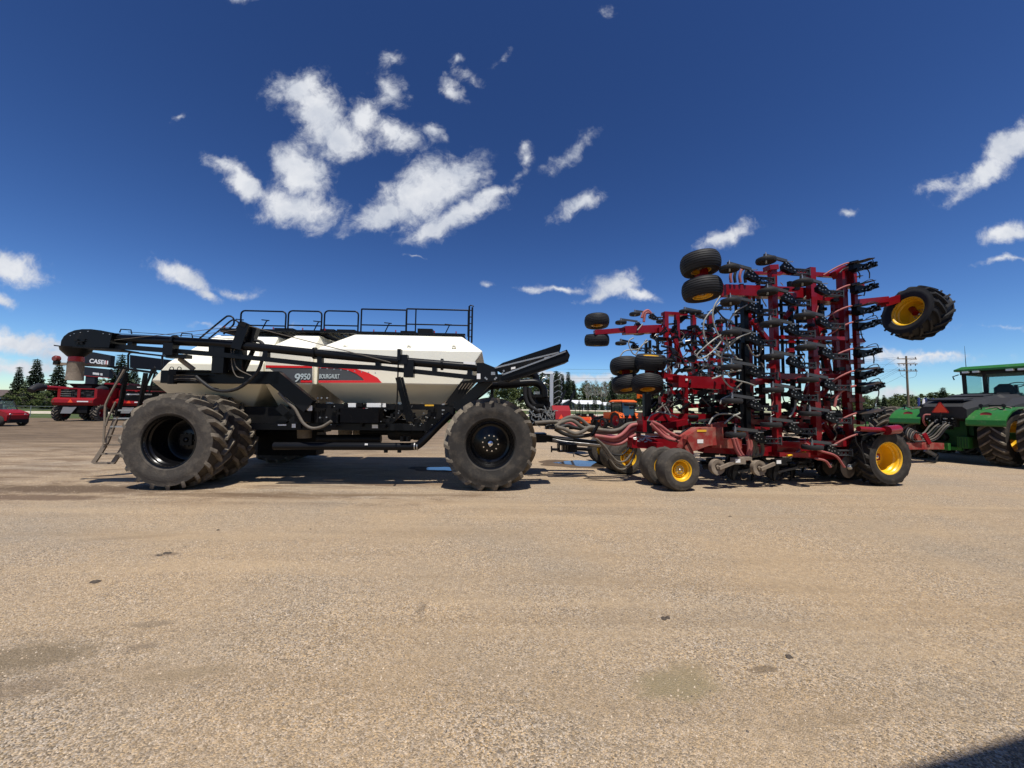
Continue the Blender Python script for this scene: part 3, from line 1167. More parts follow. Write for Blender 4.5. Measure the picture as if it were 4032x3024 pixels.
TK = {
    'spruce': [tree_kind(spruce_meshes(s, wd=w), SPR, BARK) for s, w in ((1, .20), (2, .25), (3, .17))],
    'spruceg': [tree_kind(spruce_meshes(s, wd=w, nw=20, low=.03), SPRG, BARK) for s, w in ((5, .30), (6, .34))],
    'leafy': [tree_kind(leafy_meshes(s, sp, b_), LEAF, BARKP) for s, sp, b_ in ((11, .26, .30), (12, .20, .42), (13, .30, .2))],
    'dark': [tree_kind(leafy_meshes(s, sp, b_), LEAFD, BARK) for s, sp, b_ in ((21, .24, .3), (22, .30, .2))],
    'bare': [tree_kind(leafy_meshes(s, .13, .45, 26, .008, 4, True), BARE, BARKP) for s in (31, 32)],
    'bush': [tree_kind(leafy_meshes(s, .62, .05, 46, .045, 40), LEAF, BARK) for s in (41, 42)],
}
tr_rng = random.Random(5)


def tree(kind, var, px, py_top, Y, label, group, py_base=None, wk=1.0, name=None, tilt=0.0):
    top = P(px, py_top, Y)
    zb = terrain(Y)
    if py_base is not None:
        zb = min(zb, P(px, py_base, Y).z)
    h = top.z - zb
    c, t_ = TK[kind][var]
    e = empty(name or {'spruce': 'spruce_tree', 'spruceg': 'young_spruce_tree', 'leafy': 'aspen_tree', 'dark': 'poplar_tree', 'bare': 'bare_aspen_tree', 'bush': 'bush'}[kind], (top.x, Y, zb), tr_rng.uniform(0, 6.28))
    e.scale = (h * wk, h * wk, h)
    link_mesh('crown', c, e)
    link_mesh('trunk', t_, e)
    tag(e, label, 'tree' if kind != 'bush' else 'bush', group)
    return e


# behind the combines, left
tree('spruce', 1, 148, 1416, 84, 'tall pale-tipped spruce behind the small red utility vehicle', None, wk=1.0)
tree('spruce', 0, 78, 1446, 88, 'narrow spruce standing close beside the tallest spruce behind the utility vehicle', None)
tree('spruce', 1, 235, 1432, 80, 'broad spruce rising right behind the long combine auger', None, wk=1.15)
tree('spruce', 0, 482, 1398, 86, 'tall spruce behind the charcoal dealer sign', None, wk=1.25)
tree('spruce', 2, 530, 1440, 92, 'slim spruce peeping beside the ladder platform', None, wk=1.3)
tree('spruce', 1, 620, 1470, 96, 'low spruce half hidden by the rear of the cream tank', None)
tree('bush', 0, 95, 1535, 78, 'wide leafy bush under the spruces by the brown-roofed house', None, wk=1.0)
tree('bush', 1, 190, 1548, 76, 'leafy bush beside the parked white trailer', None, wk=1.0)
tree('bush', 0, 275, 1552, 80, 'leafy bush behind the combine, under its auger', None, wk=1.0)
tree('leafy', 2, 395, 1500, 84, 'light green leafy tree behind the dealer sign post', None, wk=1.2)
tree('bush', 1, 20, 1560, 74, 'leafy bush at the gable of the brown-roofed house', None)
for i in range(24):
    tree('bush', i % 2, -80 + i * 32 + tr_rng.uniform(-8, 8), 1566 + tr_rng.uniform(-8, 6), 145 + tr_rng.uniform(0, 12), 'low bush in the undergrowth behind the combines', 'bushes behind the combines', wk=.9)
for i in range(16):
    tree('dark' if i % 3 else 'leafy', i % 2, -60 + i * 46 + tr_rng.uniform(-12, 12), 1548 + tr_rng.uniform(-10, 10), 150 + tr_rng.uniform(0, 30), 'distant leafy tree in the wood behind the combines', 'trees of the wood behind the combines')
# wood in the middle
for i in range(30):
    px = 1940 + i * 23 + tr_rng.uniform(-8, 8)
    if px < 2200:
        top = 1490 + tr_rng.uniform(-16, 18)
    elif px < 2420:
        top = 1512 + tr_rng.uniform(-10, 14)
    else:
        top = 1520 + tr_rng.uniform(-14, 14)
    kd = ['leafy', 'dark', 'leafy', 'dark'][i % 4]
    lab = {'leafy': 'light green aspen in the wood behind the white-roofed house', 'dark': 'dark green poplar in the wood behind the white-roofed house'}[kd]
    tree(kd, i % 2, px, top, 158 + tr_rng.uniform(0, 24), lab, lab.replace('in the wood', 'trees in the wood'), wk=.8)
for i in range(26):
    tree('bush', i % 2, 1930 + i * 28 + tr_rng.uniform(-8, 8), 1568 + tr_rng.uniform(-8, 8), 150 + tr_rng.uniform(0, 10), 'low bush in the undergrowth of the wood behind the house', 'bushes in the wood behind the house', wk=1.0)
for i in range(12):
    px = 2310 + i * 11 + tr_rng.uniform(-4, 4)
    tree('bare', i % 2, px, 1512 + tr_rng.uniform(-12, 10), 150 + tr_rng.uniform(0, 8), 'bare grey aspen not yet in leaf behind the house', 'bare aspens behind the house')
for i, (px, top, Y, wk) in enumerate([(2190, 1462, 128, 1.0), (2215, 1475, 132, .8), (2237, 1466, 126, 1.0), (2170, 1490, 135, .9), (2258, 1500, 134, .9), (2412, 1486, 122, 1.15)]):
    labs = ['spruce with a ragged top at the edge of the wood', 'thin spruce squeezed between two taller ones', 'pointed tall spruce behind the left end of the house', 'shorter spruce behind the cart hoses', 'spruce just behind the house roof ridge', 'tall dark spruce beside the garage']
    tree('spruce', i % 3, px, top, Y, labs[i], None, wk=wk)
for i, (px, top) in enumerate([(2246, 1578), (2280, 1575), (2315, 1582), (2342, 1562), (2372, 1580), (2400, 1556), (2422, 1575)]):
    tree('spruceg', i % 2, px, top, 106.5 - .6 * (i % 3), 'young spruce in the row planted in front of the house', 'young spruces in front of the house', wk=.95)
for i, (px, top) in enumerate([(2470, 1545), (2510, 1535), (2560, 1540), (2620, 1550), (2680, 1545), (2450, 1560)]):
    tree('leafy', i % 3, px, top, 112 + i * 2, 'light green leafy tree beside the garage drive', 'leafy trees beside the garage drive', wk=1.2)
# right horizon
for i in range(26):
    px = 3330 + i * 30 + tr_rng.uniform(-8, 8)
    kd = 'dark' if i % 3 == 0 else 'leafy'
    tree('bush', i % 2, px + 14, 1585 + tr_rng.uniform(-8, 6), 140 + tr_rng.uniform(0, 8), 'low bush along the far shelter belt', 'bushes along the far shelter belt', wk=1.2)
    tree(kd, i % 2, px, 1562 + tr_rng.uniform(-12, 10), 150 + tr_rng.uniform(0, 40), 'leafy tree in the far shelter belt behind the green machines', 'trees of the far shelter belt', wk=1.3)
tree('spruce', 1, 3712, 1527, 96, 'single spruce rising behind the dark tractor hood', None, wk=1.25)
tree('spruce', 0, 3480, 1556, 110, 'spruce top above the shelter belt left of the pole', None)
tree('spruce', 2, 3455, 1562, 112, 'slim spruce top beside the folded drill discs', None)

# ------------------------------------------------------------------ houses
def house(name, label, px0, px1, py_eave, py_top, Y, depth, wallm, roofm, windows, gable=None):
    a, b_ = P(px0, py_eave, Y), P(px1, py_eave, Y)
    zb = terrain(Y)
    zt = P(px0, py_top, Y).z
    ze = a.z
    x0, x1 = a.x, b_.x
    e = empty(name, ((x0 + x1) / 2, Y, zb))
    tag(e, label, 'house')
    o_ = e.location
    MB().b2((x0, Y, zb), (x1, Y + depth, ze)).build('wall', wallm, e, o_, 0)
    ov = .45
    rf = MB()
    prof = [(Y - ov, ze - .05), (Y + depth / 2, zt), (Y + depth + ov, ze - .05), (Y + depth + ov, ze - .22), (Y + depth / 2, zt - .17), (Y - ov, ze - .22)]
    rf.prism([(x0 - ov, y, z + .02) for y, z in prof], (x1 - x0 + 2 * ov, 0, 0))
    rf.build('roof', roofm, e, o_, 0)
    MB().prism([(x0 + .02, Y + .02, ze - .01), (x0 + .02, Y + depth - .02, ze - .01), (x0 + .02, Y + depth / 2, zt - .2)], (.1, 0, 0)).build('gable', wallm, e, o_, 0)
    gb = MB()
    gb.prism([(x1 - .12, Y + .02, ze - .01), (x1 - .12, Y + depth - .02, ze - .01), (x1 - .12, Y + depth / 2, zt - .2)], (.1, 0, 0))
    gb.build('gable', wallm, e, o_, 0)
    for (u0, u1, v0, v1, kind) in windows:
        wx0, wx1 = x0 + (x1 - x0) * u0, x0 + (x1 - x0) * u1
        wz0, wz1 = zb + (ze - zb) * v0, zb + (ze - zb) * v1
        f = MB()
        t_ = .14
        f.b2((wx0 - t_, Y - .08, wz0 - t_), (wx1 + t_, Y + .02, wz0))
        f.b2((wx0 - t_, Y - .08, wz1), (wx1 + t_, Y + .02, wz1 + t_))
        f.b2((wx0 - t_, Y - .08, wz0), (wx0, Y + .02, wz1))
        f.b2((wx1, Y - .08, wz0), (wx1 + t_, Y + .02, wz1))
        fo = f.build('door_frame' if kind == 'door' else 'window_frame', WHITE, e, o_, 0)
        pm = WHITE if kind == 'garage' else GLASS
        MB().b2((wx0, Y - .03, wz0), (wx1, Y + .01, wz1)).build('door_panel' if kind == 'garage' else 'pane', pm, fo, o_, 0)
    if gable:
        g0, g1 = x0 + (x1 - x0) * gable[0], x0 + (x1 - x0) * gable[1]
        gm = (g0 + g1) / 2
        MB().prism([(g0, Y - 1.2, zb), (g1, Y - 1.2, zb), (g1, Y - 1.2, ze), (gm, Y - 1.2, zt - .35), (g0, Y - 1.2, ze)], (0, 1.19, 0)).build('porch_wall', wallm, e, o_, 0)
        r2 = MB()
        r2.prism([(g0 - .5, Y - 1.7, ze - .25), (gm, Y - 1.7, zt - .12), (g1 + .5, Y - 1.7, ze - .25), (g1 + .5, Y - 1.7, ze - .08), (gm, Y - 1.7, zt + .06), (g0 - .5, Y - 1.7, ze - .08)], (0, 4.5, 0))
        r2.build('porch_roof', roofm, e, o_, 0)
    return e


SID = mat('grey_siding', (0.07, 0.075, 0.085), .7)
ROOFW = mat('white_metal_roof', (0.80, 0.80, 0.79), .35)
BROWNR = mat('brown_shingle_roof', (0.09, 0.065, 0.055), .85)
TANW = mat('tan_siding', (0.30, 0.25, 0.20), .8)
house('house', 'grey bungalow with a white metal roof behind young spruces', 2212, 2368, 1588, 1574, 112, 8, SID, ROOFW,
      [(.26, .42, .25, .85, 'win'), (.56, .62, .02, .85, 'door'), (.64, .70, .30, .85, 'win'), (.82, .95, .30, .85, 'win')], gable=(.02, .30))
house('garage', 'white-roofed garage beside the grey bungalow', 2378, 2432, 1594, 1583, 110, 7, mat('pale_siding', (.55, .55, .53), .7), ROOFW, [(.1, .45, .02, .8, 'garage'), (.55, .92, .02, .8, 'garage')])
house('house', 'brown-roofed house half out of sight behind the left spruces', -170, 8, 1556, 1530, 92, 9, TANW, BROWNR, [(.70, .82, .3, .8, 'win'), (.9, .96, .3, .8, 'win')])
house('shed', 'small white trailer shed among the bushes', 140, 178, 1572, 1563, 84, 3.5, mat('offwhite_siding', (.6, .58, .54), .7), ROOFW, [(.2, .5, .3, .8, 'win')])

# ------------------------------------------------------------------ wire fence by the field
def fence(name, label, p, q, n, h=1.25):
    p, q = Vector(p), Vector(q)
    e = empty(name, ((p.x + q.x) / 2, (p.y + q.y) / 2, 0))
    tag(e, label, 'fence')
    fm = mat('galvanised_wire', (.30, .31, .30), .5, .6)
    pm = MB().cyl((0, 0, 0), (0, 0, h + .1), .035, 6).mesh('post', fm, 60)
    for i in range(n + 1):
        c = p.lerp(q, i / n)
        link_mesh('post', pm, e, Vector((c.x, c.y, terrain(c.y))) - e.location)
    mb = MB()
    for z in (.12, .5, .9, h):
        mb.cyl((p.x, p.y, terrain(p.y) + z), (q.x, q.y, terrain(q.y) + z), .012 if z < h else .02, 5)
    mb.build('wire', fm, e, e.location, 60)
    return e


fence('wire_fence', 'low wire fence along the field edge behind the red combine', (-80, 46), (-30, 47.5), 16)
fence('wire_fence', 'low wire fence in front of the grass across from the bungalow', (4, 58), (40, 60), 12)
# ------------------------------------------------------------------ seed cart
CN = Vector((CART_T, -1, 0)).normalized()       # near side faces this way
CA = Vector((1, CART_T, 0)).normalized()        # along the cart, towards the drill
cart = empty('seed_cart', G(1300, 1860))
tag(cart, 'cream and black air seeder cart with folded loading conveyor and dual rear tyres', 'seed cart')
CO = cart.location.copy()


def cpart(mb, name, material, parent=None, smooth=35):
    return mb.build(name, material, parent or cart, CO, smooth)


def along(p, off):
    return Vector(p) - CN * off


def cz(px, py, off):
    return C(px, py, off).z


# wheels ----------------------------------------------------------
zr = 0.985
pr = C(655, 1738, 0)
pf_ = C(1931, 1748, 0)
for off, key, outw, pp in ((.31, 'cart_rear', 1, pr), (1.15, 'cart_rear', 1, pr), (4.2, 'cart_rear', -1, pr), (5.04, 'cart_rear', -1, pr),
                           (.39, 'cart_front', 1, pf_), (4.96, 'cart_front', -1, pf_)):
    c = along((pp.x, pp.y, zr), off)
    wheel(key, cart, c, CN * outw, spin=.12, origin=CO)
mb = MB()
mb.bar(along((pr.x, pr.y, zr), .5), along((pr.x, pr.y, zr), 4.85), .24, .24)
cpart(mb, 'axle', BLK)
mb = MB()
mb.bar(along((pf_.x, pf_.y, zr), .45), along((pf_.x, pf_.y, zr), 4.9), .22, .22)
cpart(mb, 'axle', BLK)


# tanks -----------------------------------------------------------
def tank(top, sh_u, sh_l, bot, offs, lean=0.0):
    """each ring: (px left, px right, py, offset of near face); far face mirrored about the cart's middle"""
    mid = 2.68
    loops = []
    for (x0, x1, py, off) in (bot, sh_l, sh_u, top):
        z = C((x0 + x1) / 2, py, off).z
        a, b_ = C(x0, py, off), C(x1, py, off)
        far = 2 * (mid - off)
        a, b_ = Vector((a.x, a.y, z)), Vector((b_.x, b_.y, z))
        loops.append([a, b_, along(b_, far), along(a, far)])
    return MB().loft(loops)


SIDE = .92
t1 = tank((853, 1097, 1322, 1.75), (660, 1034, 1431, SIDE), (594, 1034, 1503, SIDE), (720, 1000, 1600, 1.7), None)
t2 = tank((1168, 1260, 1320, 1.75), (1043, 1231, 1376, SIDE), (1043, 1231, 1512, SIDE), (1095, 1205, 1600, 1.7), None)
t3 = tank((1407, 1815, 1318, 1.75), (1252, 1900, 1376, SIDE), (1252, 1812, 1512, SIDE), (1357, 1742, 1590, 1.55), None)
tanks = []
for t_ in (t1, t2, t3):
    o = cpart(t_, 'tank', CREAM, smooth=20)
    bv = o.modifiers.new('bevel', 'BEVEL')
    bv.width = .025
    bv.segments = 2
    bv.limit_method = 'ANGLE'
    bv.angle_limit = R_(20)
    tanks.append(o)
tag(tanks[2], 'largest cream tank with a sloped front')
# seams and lift eyes on the tank sides
for x0 in (1038, 1241):
    mb = MB()
    a, b_ = C(x0, 1378, SIDE + .12), C(x0, 1512, SIDE + .12)
    mb.bar(a, Vector((a.x, a.y, b_.z)), .16, .04, up=CN)
    cpart(mb, 'seam_strip', CREAM)
for px in (1362, 1612, 1788):
    mb = MB()
    c = C(px, 1367, SIDE + .12)
    mb.bar(c, c + CN * .05, .10, .07)
    mb.tube([c + CN * .05 + CA * (.035 * math.cos(a * .785)) + Vector((0, 0, .035 * math.sin(a * .785))) for a in range(8)], .012, 6, closed=True)
    cpart(mb, 'lifting_eye', CREAM)
# hopper bottoms under the tanks
for x0, x1 in ((770, 950), (1110, 1190), (1385, 1490), (1545, 1700)):
    mb = MB()
    z0, z1 = cz(1400, 1600, 1.7), cz(1400, 1672, 1.9)
    a, b_ = C(x0, 1600, 1.7), C(x1, 1600, 1.7)
    m_ = (a + b_) / 2
    lo = [Vector((q.x, q.y, z0)) for q in (a, b_, along(b_, 1.9), along(a, 1.9))]
    m2 = sum(lo, Vector()) / 4
    hi = [m2.lerp(q, .32) for q in lo]
    mb.loft([[Vector((q.x, q.y, z1)) for q in hi], lo])
    cpart(mb, 'hopper_cone', CREAM, smooth=20)

# red and charcoal side stripe ------------------------------------
SO = SIDE - .006


def flat(pts, off, material, name, th=.004, parent=None):
    q = [C(x, y, off) for x, y in pts]
    return cpart(MB().prism(q, -CN * th), name, material, parent, smooth=0)


dec = flat([(1046, 1438), (1229, 1441), (1229, 1508), (1143, 1508), (1118, 1490)], SO, DECALG, 'side_decal', parent=tanks[1])


def band(x0, x1, y0a, y1a, y0b, y1b, off, material, name='decal_band'):
    return flat([(x0, y0a), (x1, y0b), (x1, y1b), (x0, y1a)], off, material, name)


S2 = SO - .006
band(1046, 1229, 1438, 1447, 1441, 1449, S2, DECALR)
band(1184, 1229, 1497, 1506, 1498, 1506, S2, DECALR)
# right-hand panel with the sweeping red tip
gpts = [(1254, 1448), (1330, 1450), (1372, 1458), (1404, 1472), (1426, 1488), (1434, 1497), (1254, 1497)]
flat(gpts, SO, DECALG, 'side_decal')
outer = [(1254, 1441), (1340, 1443), (1400, 1452), (1450, 1468), (1486, 1487), (1503, 1507)]
inner = [(1254, 1448), (1330, 1450), (1372, 1458), (1404, 1472), (1426, 1488), (1434, 1498)]
mb = MB()
for i in range(5):
    q = [C(*outer[i], S2), C(*outer[i + 1], S2), C(*inner[i + 1], S2), C(*inner[i], S2)]
    mb.prism(q, -CN * .004)
q = [C(1254, 1498, S2), C(1434, 1498, S2), C(1503, 1507, S2), C(1254, 1507, S2)]
mb.prism(q, -CN * .004)
cpart(mb, 'decal_sweep', DECALR, smooth=0)
put_text('9', C(1160, 1503, S2 - .006), C(1182, 1503, S2 - .006), .19, CN, LETTER, cart, CO, 'lettering', .12, .02)
put_text('950', C(1183, 1494, S2 - .006), C(1222, 1494, S2 - .006), .135, CN, LETTER, cart, CO, 'lettering', .12, .02)
put_text('BOURGAULT', C(1257, 1490, S2 - .006), C(1337, 1490, S2 - .006), .10, CN, LETTER, cart, CO, 'lettering', .08, .015)

# top walkway, lids and rails -------------------------------------
ZT = cz(1400, 1318, 1.75)
mb = MB()
a, b_ = C(870, 1318, 1.72), C(1832, 1316, 1.72)
mb.bar(Vector((a.x, a.y, ZT + .05)), Vector((b_.x, b_.y, ZT + .05)), .10, .05)
mb.bar(along((a.x, a.y, ZT + .05), 1.8), along((b_.x, b_.y, ZT + .05), 1.8), .10, .05)
cpart(mb, 'walkway_edge', BLK)
mb = MB()
for i in range(28):
    q = Vector((a.x, a.y, ZT + .07)).lerp(Vector((b_.x, b_.y, ZT + .07)), (i + .5) / 28)
    mb.bar(along(q, .05), along(q, 1.75), .15, .03)
tag(cpart(mb, 'walkway_tread', BLKD), kind='stuff')


def rail_frame(x0, x1, ytop, ymid, ybot, off, rounded=True):
    zt, zm, zb = cz((x0 + x1) / 2, ytop, off), cz((x0 + x1) / 2, ymid, off), ZT + .05
    A_, B_ = C(x0, ytop, off), C(x1, ytop, off)
    e = (B_ - A_)
    e.z = 0
    ln = e.length
    e.normalize()
    A0 = Vector((A_.x, A_.y, 0))

    def q(s, z):
        return A0 + e * s + Vector((0, 0, z))
    r = .10 if rounded else .015
    pts = [q(0, zb), q(0, zt - r)]
    for k in range(1, 4):
        a = k / 4 * math.pi / 2
        pts.append(q(r - r * math.cos(a), zt - r + r * math.sin(a)))
    pts += [q(r, zt), q(ln - r, zt)]
    for k in range(1, 4):
        a = k / 4 * math.pi / 2
        pts.append(q(ln - r + r * math.sin(a), zt - r + r * math.cos(a)))
    pts += [q(ln, zt - r), q(ln, zb)]
    mb = MB().tube(pts, .021, 8)
    mb.cyl(q(0, zm), q(ln, zm), .018, 8)
    return cpart(mb, 'guard_rail', BLK, smooth=60)


for x0, x1 in ((950, 1127), (1137, 1268), (1279, 1412)):
    rail_frame(x0, x1, 1225, 1282, 1303, 1.95)
rail_frame(1424, 1601, 1219, 1281, 1303, 1.95, False)
rail_frame(1602, 1845, 1219, 1279, 1303, 1.95, False)
mb = MB()
p0 = C(1638, 1219, 1.95)
mb.cyl((p0.x, p0.y, ZT), p0, .018)
cpart(mb, 'rail_post', BLK, smooth=60)
mb = MB()
for px, yt in ((1848, 1206), (1860, 1210)):
    p0 = C(px, yt, 1.9)
    mb.cyl((p0.x, p0.y, ZT - .12), p0, .024)
for k in range(5):
    y = 1222 + k * 26
    mb.cyl(C(1848, y, 1.9), C(1860, y, 1.9), .014)
mb.tube([C(1848, 1206, 1.9), C(1853, 1202, 1.9), C(1860, 1204, 1.9), C(1866, 1207, 1.9)], .016)
cpart(mb, 'end_ladder', BLK, smooth=60)
# lids with their hold-down handles
for x0, x1 in ((866, 942), (952, 1060), (1160, 1262), (1410, 1572), (1650, 1810)):
    za = ZT + .015
    a, b_ = C(x0, 1322, 1.85), C(x1, 1322, 1.85)
    lp = [Vector((q.x, q.y, za)) for q in (a, b_, along(b_, 1.2), along(a, 1.2))]
    lid = cpart(MB().loft([lp, [q + Vector((0, 0, .075)) for q in lp]]), 'lid', BLKD, smooth=0)
    mb = MB()
    m_ = (a + b_) / 2 + CA * .15
    h0 = Vector((m_.x, m_.y, za + .08))
    mb.tube([h0, h0 + CA * .10 + Vector((0, 0, .22)), h0 + CA * .17 + Vector((0, 0, .24)), h0 + CA * -.02 + Vector((0, 0, .255))], .014, 6)
    mb.bar(h0 - CA * .3, h0 + CA * .3, .04, .03)
    cpart(mb, 'lid_handle', BLK, lid, smooth=60)
    mb = MB()
    for s in (-.28, .28):
        mb.cyl(h0 + CA * s, h0 + CA * s + Vector((0, 0, .07)), .014)
    cpart(mb, 'lid_latch', SMVR, lid)
for x0, x1 in ((1092, 1164), (1270, 1324), (1335, 1405), (1582, 1640), (1648, 1706)):
    a, b_ = C(x0, 1306, 2.1), C(x1, 1306, 2.1)
    hgt = .16 if x0 == 1648 else .09
    mb = MB().bar(Vector((a.x, a.y, ZT + .08 + hgt / 2)), Vector((b_.x, b_.y, ZT + .08 + hgt / 2)), .3, hgt)
    cpart(mb, 'walkway_box', BLKD)
# stair rails at the rear of the walkway
zz = lambda zx, zy: (560 + zx * .27125, 1180 + zy * .27125)
for pts, off in (([(800, 590), (1000, 425), (1200, 262), (1250, 238), (1300, 248), (1330, 290), (1325, 360), (1260, 425), (1180, 500)], 1.75),
                 ([(950, 580), (1150, 420), (1290, 305), (1345, 297), (1395, 330), (1408, 390), (1390, 430), (1340, 480)], 2.7)):
    cpart(MB().tube(spl([C(*zz(*q), off) for q in pts], 4), .021, 8), 'stair_rail', BLK, smooth=60)

# main frame ------------------------------------------------------
def cbar(name, p, q, w, h, off, material=BLK, up=(0, 0, 1), smooth=0):
    return cpart(MB().bar(C(*p, off), C(*q, off), w, h, up), name, material, smooth=smooth)


cbar('conveyor_beam', (645, 1484), (1105, 1488), .16, .27, .42)
cbar('conveyor_beam', (1085, 1487), (1222, 1600), .16, .32, .42)
cbar('frame_rail', (1180, 1600), (1800, 1603), .22, .13, 1.0)
cbar('frame_rail', (1000, 1678), (1688, 1682), .18, .15, .9)
for p, q in (((1200, 1605), (1280, 1672)), ((1412, 1600), (1505, 1676)), ((1590, 1604), (1520, 1676)), ((1585, 1606), (1655, 1676)), ((1100, 1600), (1180, 1672)), ((1180, 1602), (1100, 1672))):
    cbar('frame_brace', p, q, .12, .16, .95)
cbar('frame_rail', (1670, 1688), (1805, 1590), .2, .2, .9)
cbar('frame_rail', (1800, 1600), (1830, 1600), .3, .5, 1.3)
cbar('conveyor_prop', (1568, 1486), (1612, 1660), .11, .11, .45)
cbar('conveyor_prop', (1583, 1486), (1626, 1660), .05, .05, .40)
# far side of the frame
for p, q in (((900, 1618), (1780, 1618)), ((900, 1664), (1700, 1664))):
    cbar('frame_rail', p, q, .2, .2, 3.8)
cbar('cross_member', (1280, 1640), (1500, 1640), 1.6, .50, 1.9, BLKD)
cbar('cross_member', (1040, 1640), (1230, 1640), 1.6, .5, 2.0, BLKD)
# front end: sloping guard and hitch legs
cpart(MB().prism([C(1752, 1588, .8), C(1815, 1502, .8), C(1896, 1490, .8), C(1858, 1520, .8), C(1792, 1600, .8)], -CN * .12), 'front_guard', BLKD, smooth=0)
cbar('front_leg', (1800, 1615), (1925, 1495), .22, .24, .72)
cbar('front_leg', (1800, 1615), (1925, 1520), .22, .24, 3.6)
cbar('front_leg', (1840, 1640), (1990, 1650), .4, .3, 2.4)
mb = MB()
for i in range(5):
    mb.bar(C(1806 + i * 12, 1533 - i * 0.5, .77), C(1822 + i * 13, 1510 - i * .8, .77), .02, .012)
tag(cpart(mb, 'guard_slot', MUDDY), kind='stuff')
# air lines under the frame
cpart(MB().tube(spl([C(x, y, .55) for x, y in ((1080, 1756), (1420, 1757), (1560, 1758), (1628, 1757), (1658, 1744), (1720, 1682), (1775, 1628))], 5), .085, 12), 'air_pipe', BLK, smooth=60)
for x in (1632, 1642):
    cpart(MB().cyl(C(x, 1757, .55), C(x + 4, 1757, .55), .09, 14), 'pipe_clamp', STEEL)
cpart(MB().tube([C(x, y, 1.4) for x, y in ((1250, 1728), (1500, 1728))], .10, 12), 'air_pipe', BLKD, smooth=60)
cpart(MB().tube([C(x, y, 2.2) for x, y in ((1420, 1700), (1620, 1700))], .09, 12), 'air_pipe', BLKD, smooth=60)
for px, r, off, m_ in ((1360, .20, 2.6, WOOD), (1412, .16, 2.4, MUDDY), (1200, .19, 1.8, MUDDY)):
    p = C(px, 1690, off)
    cpart(MB().lathe([(.001, -.22), (r * .85, -.22), (r, .22), (.001, .22)], 20, Matrix.Translation(p) @ Matrix.Rotation(R_(90), 4, 'X')), 'drum', MUDDY, smooth=40)
for px in (1560, 1600, 1648):
    p = C(px, 1706, 1.5)
    cpart(MB().lathe([(.001, -.17), (.14, -.17), (.17, -.1), (.17, .1), (.14, .17), (.001, .17)], 20, Matrix.Translation(p) @ Matrix.Rotation(R_(90), 4, 'Z')), 'meter_motor', BLKD, smooth=40)
for px, py in ((1520, 1775), (1573, 1772)):
    p = C(px, 1757, .55)
    cpart(MB().cyl(p, p + Vector((0, 0, -.14)), .045, 10), 'drain_plug', BLK)
for px in (1585, 1606):
    p = C(px, 1738, .5)
    cpart(MB().cyl(p, p + Vector((0, 0, .11)), .06, 10), 'pipe_port', BLK)
# metering boxes between the frame rails
for (x0, x1, y0, y1, off) in ((1355, 1500, 1607, 1664, .75), (1255, 1345, 1607, 1664, .95), (1180, 1240, 1585, 1660, .85), (1690, 1790, 1600, 1650, .95)):
    a, b_ = C(x0, y0, off), C(x1, y1, off)
    cpart(MB().bar(Vector((a.x, a.y, (a.z + b_.z) / 2)), Vector((b_.x, b_.y, (a.z + b_.z) / 2)), .4, a.z - b_.z), 'meter_box', BLKD, smooth=0)
cr = random.Random(8)
mb = MB()
for i in range(70):
    x, y, off = cr.uniform(1180, 1780), cr.uniform(1590, 1680), cr.uniform(.62, .95)
    p = C(x, y, off)
    mb.box(p, (cr.uniform(.04, .14), cr.uniform(.04, .12), cr.uniform(.03, .1)))
tag(cpart(mb, 'fittings', BLKD, smooth=0), kind='stuff')
mb = MB()
for i in range(40):
    x, y, off = cr.uniform(1240, 1790), cr.uniform(1575, 1680), cr.uniform(.60, .68)
    p = C(x, y, off)
    mb.cyl(p, p + CN * .02, .012, 6)
for x, y in ((1253, 1568), (1268, 1567), (1290, 1567), (1262, 1644), (1288, 1643), (1743, 1592), (1748, 1592), (1743, 1615), (1748, 1615), (1743, 1630)):
    p = C(x, y, .58)
    mb.cyl(p, p + CN * .03, .018, 6)
tag(cpart(mb, 'bolt', STEEL), kind='stuff')
for (x0, x1, y0, y1, m_) in ((1371, 1401, 1587, 1603, LBL), (1444, 1501, 1587, 1603, LBL), (1506, 1519, 1588, 1603, LBL), (1209, 1229, 1596, 1617, LBL), (1149, 1164, 1669, 1684, LBL), (1465, 1488, 1672, 1686, LBL), (1094, 1127, 1671, 1676, LBL), (1673, 1708, 1593, 1599, LBLY), (1428, 1438, 1607, 1620, SMVR), (1439, 1448, 1607, 1620, LBL), (1477, 1488, 1649, 1661, LBL), (1436, 1448, 1746, 1753, LBL)):
    off = .45 if y0 > 1740 else (.40 if x0 < 1240 and y0 < 1620 else (.79 if y0 > 1640 else .70))
    q = [C(x0, y0, off), C(x1, y0, off), C(x1, y1, off), C(x0, y1, off)]
    cpart(MB().prism(q, -CN * .004), 'label', m_, smooth=0)
for px in (1195, 1300, 1580):
    p = C(px, 1590, 1.3)
    cpart(MB().box(p + Vector((0, 0, -.02)), (.16, .05, .12)), 'tank_foot', CREAM)
# far side clutter that closes the view between the wheels
for (x0, x1, y0, y1, off) in ((1000, 1290, 1605, 1700, 3.0), (1040, 1260, 1690, 1790, 3.0), (1480, 1660, 1612, 1660, 3.2)):
    a, b_ = C(x0, y0, off), C(x1, y1, off)
    cpart(MB().bar(Vector((a.x, a.y, (a.z + b_.z) / 2)), Vector((b_.x, b_.y, (a.z + b_.z) / 2)), .5, a.z - b_.z), 'fan_housing', BLKD, smooth=0)
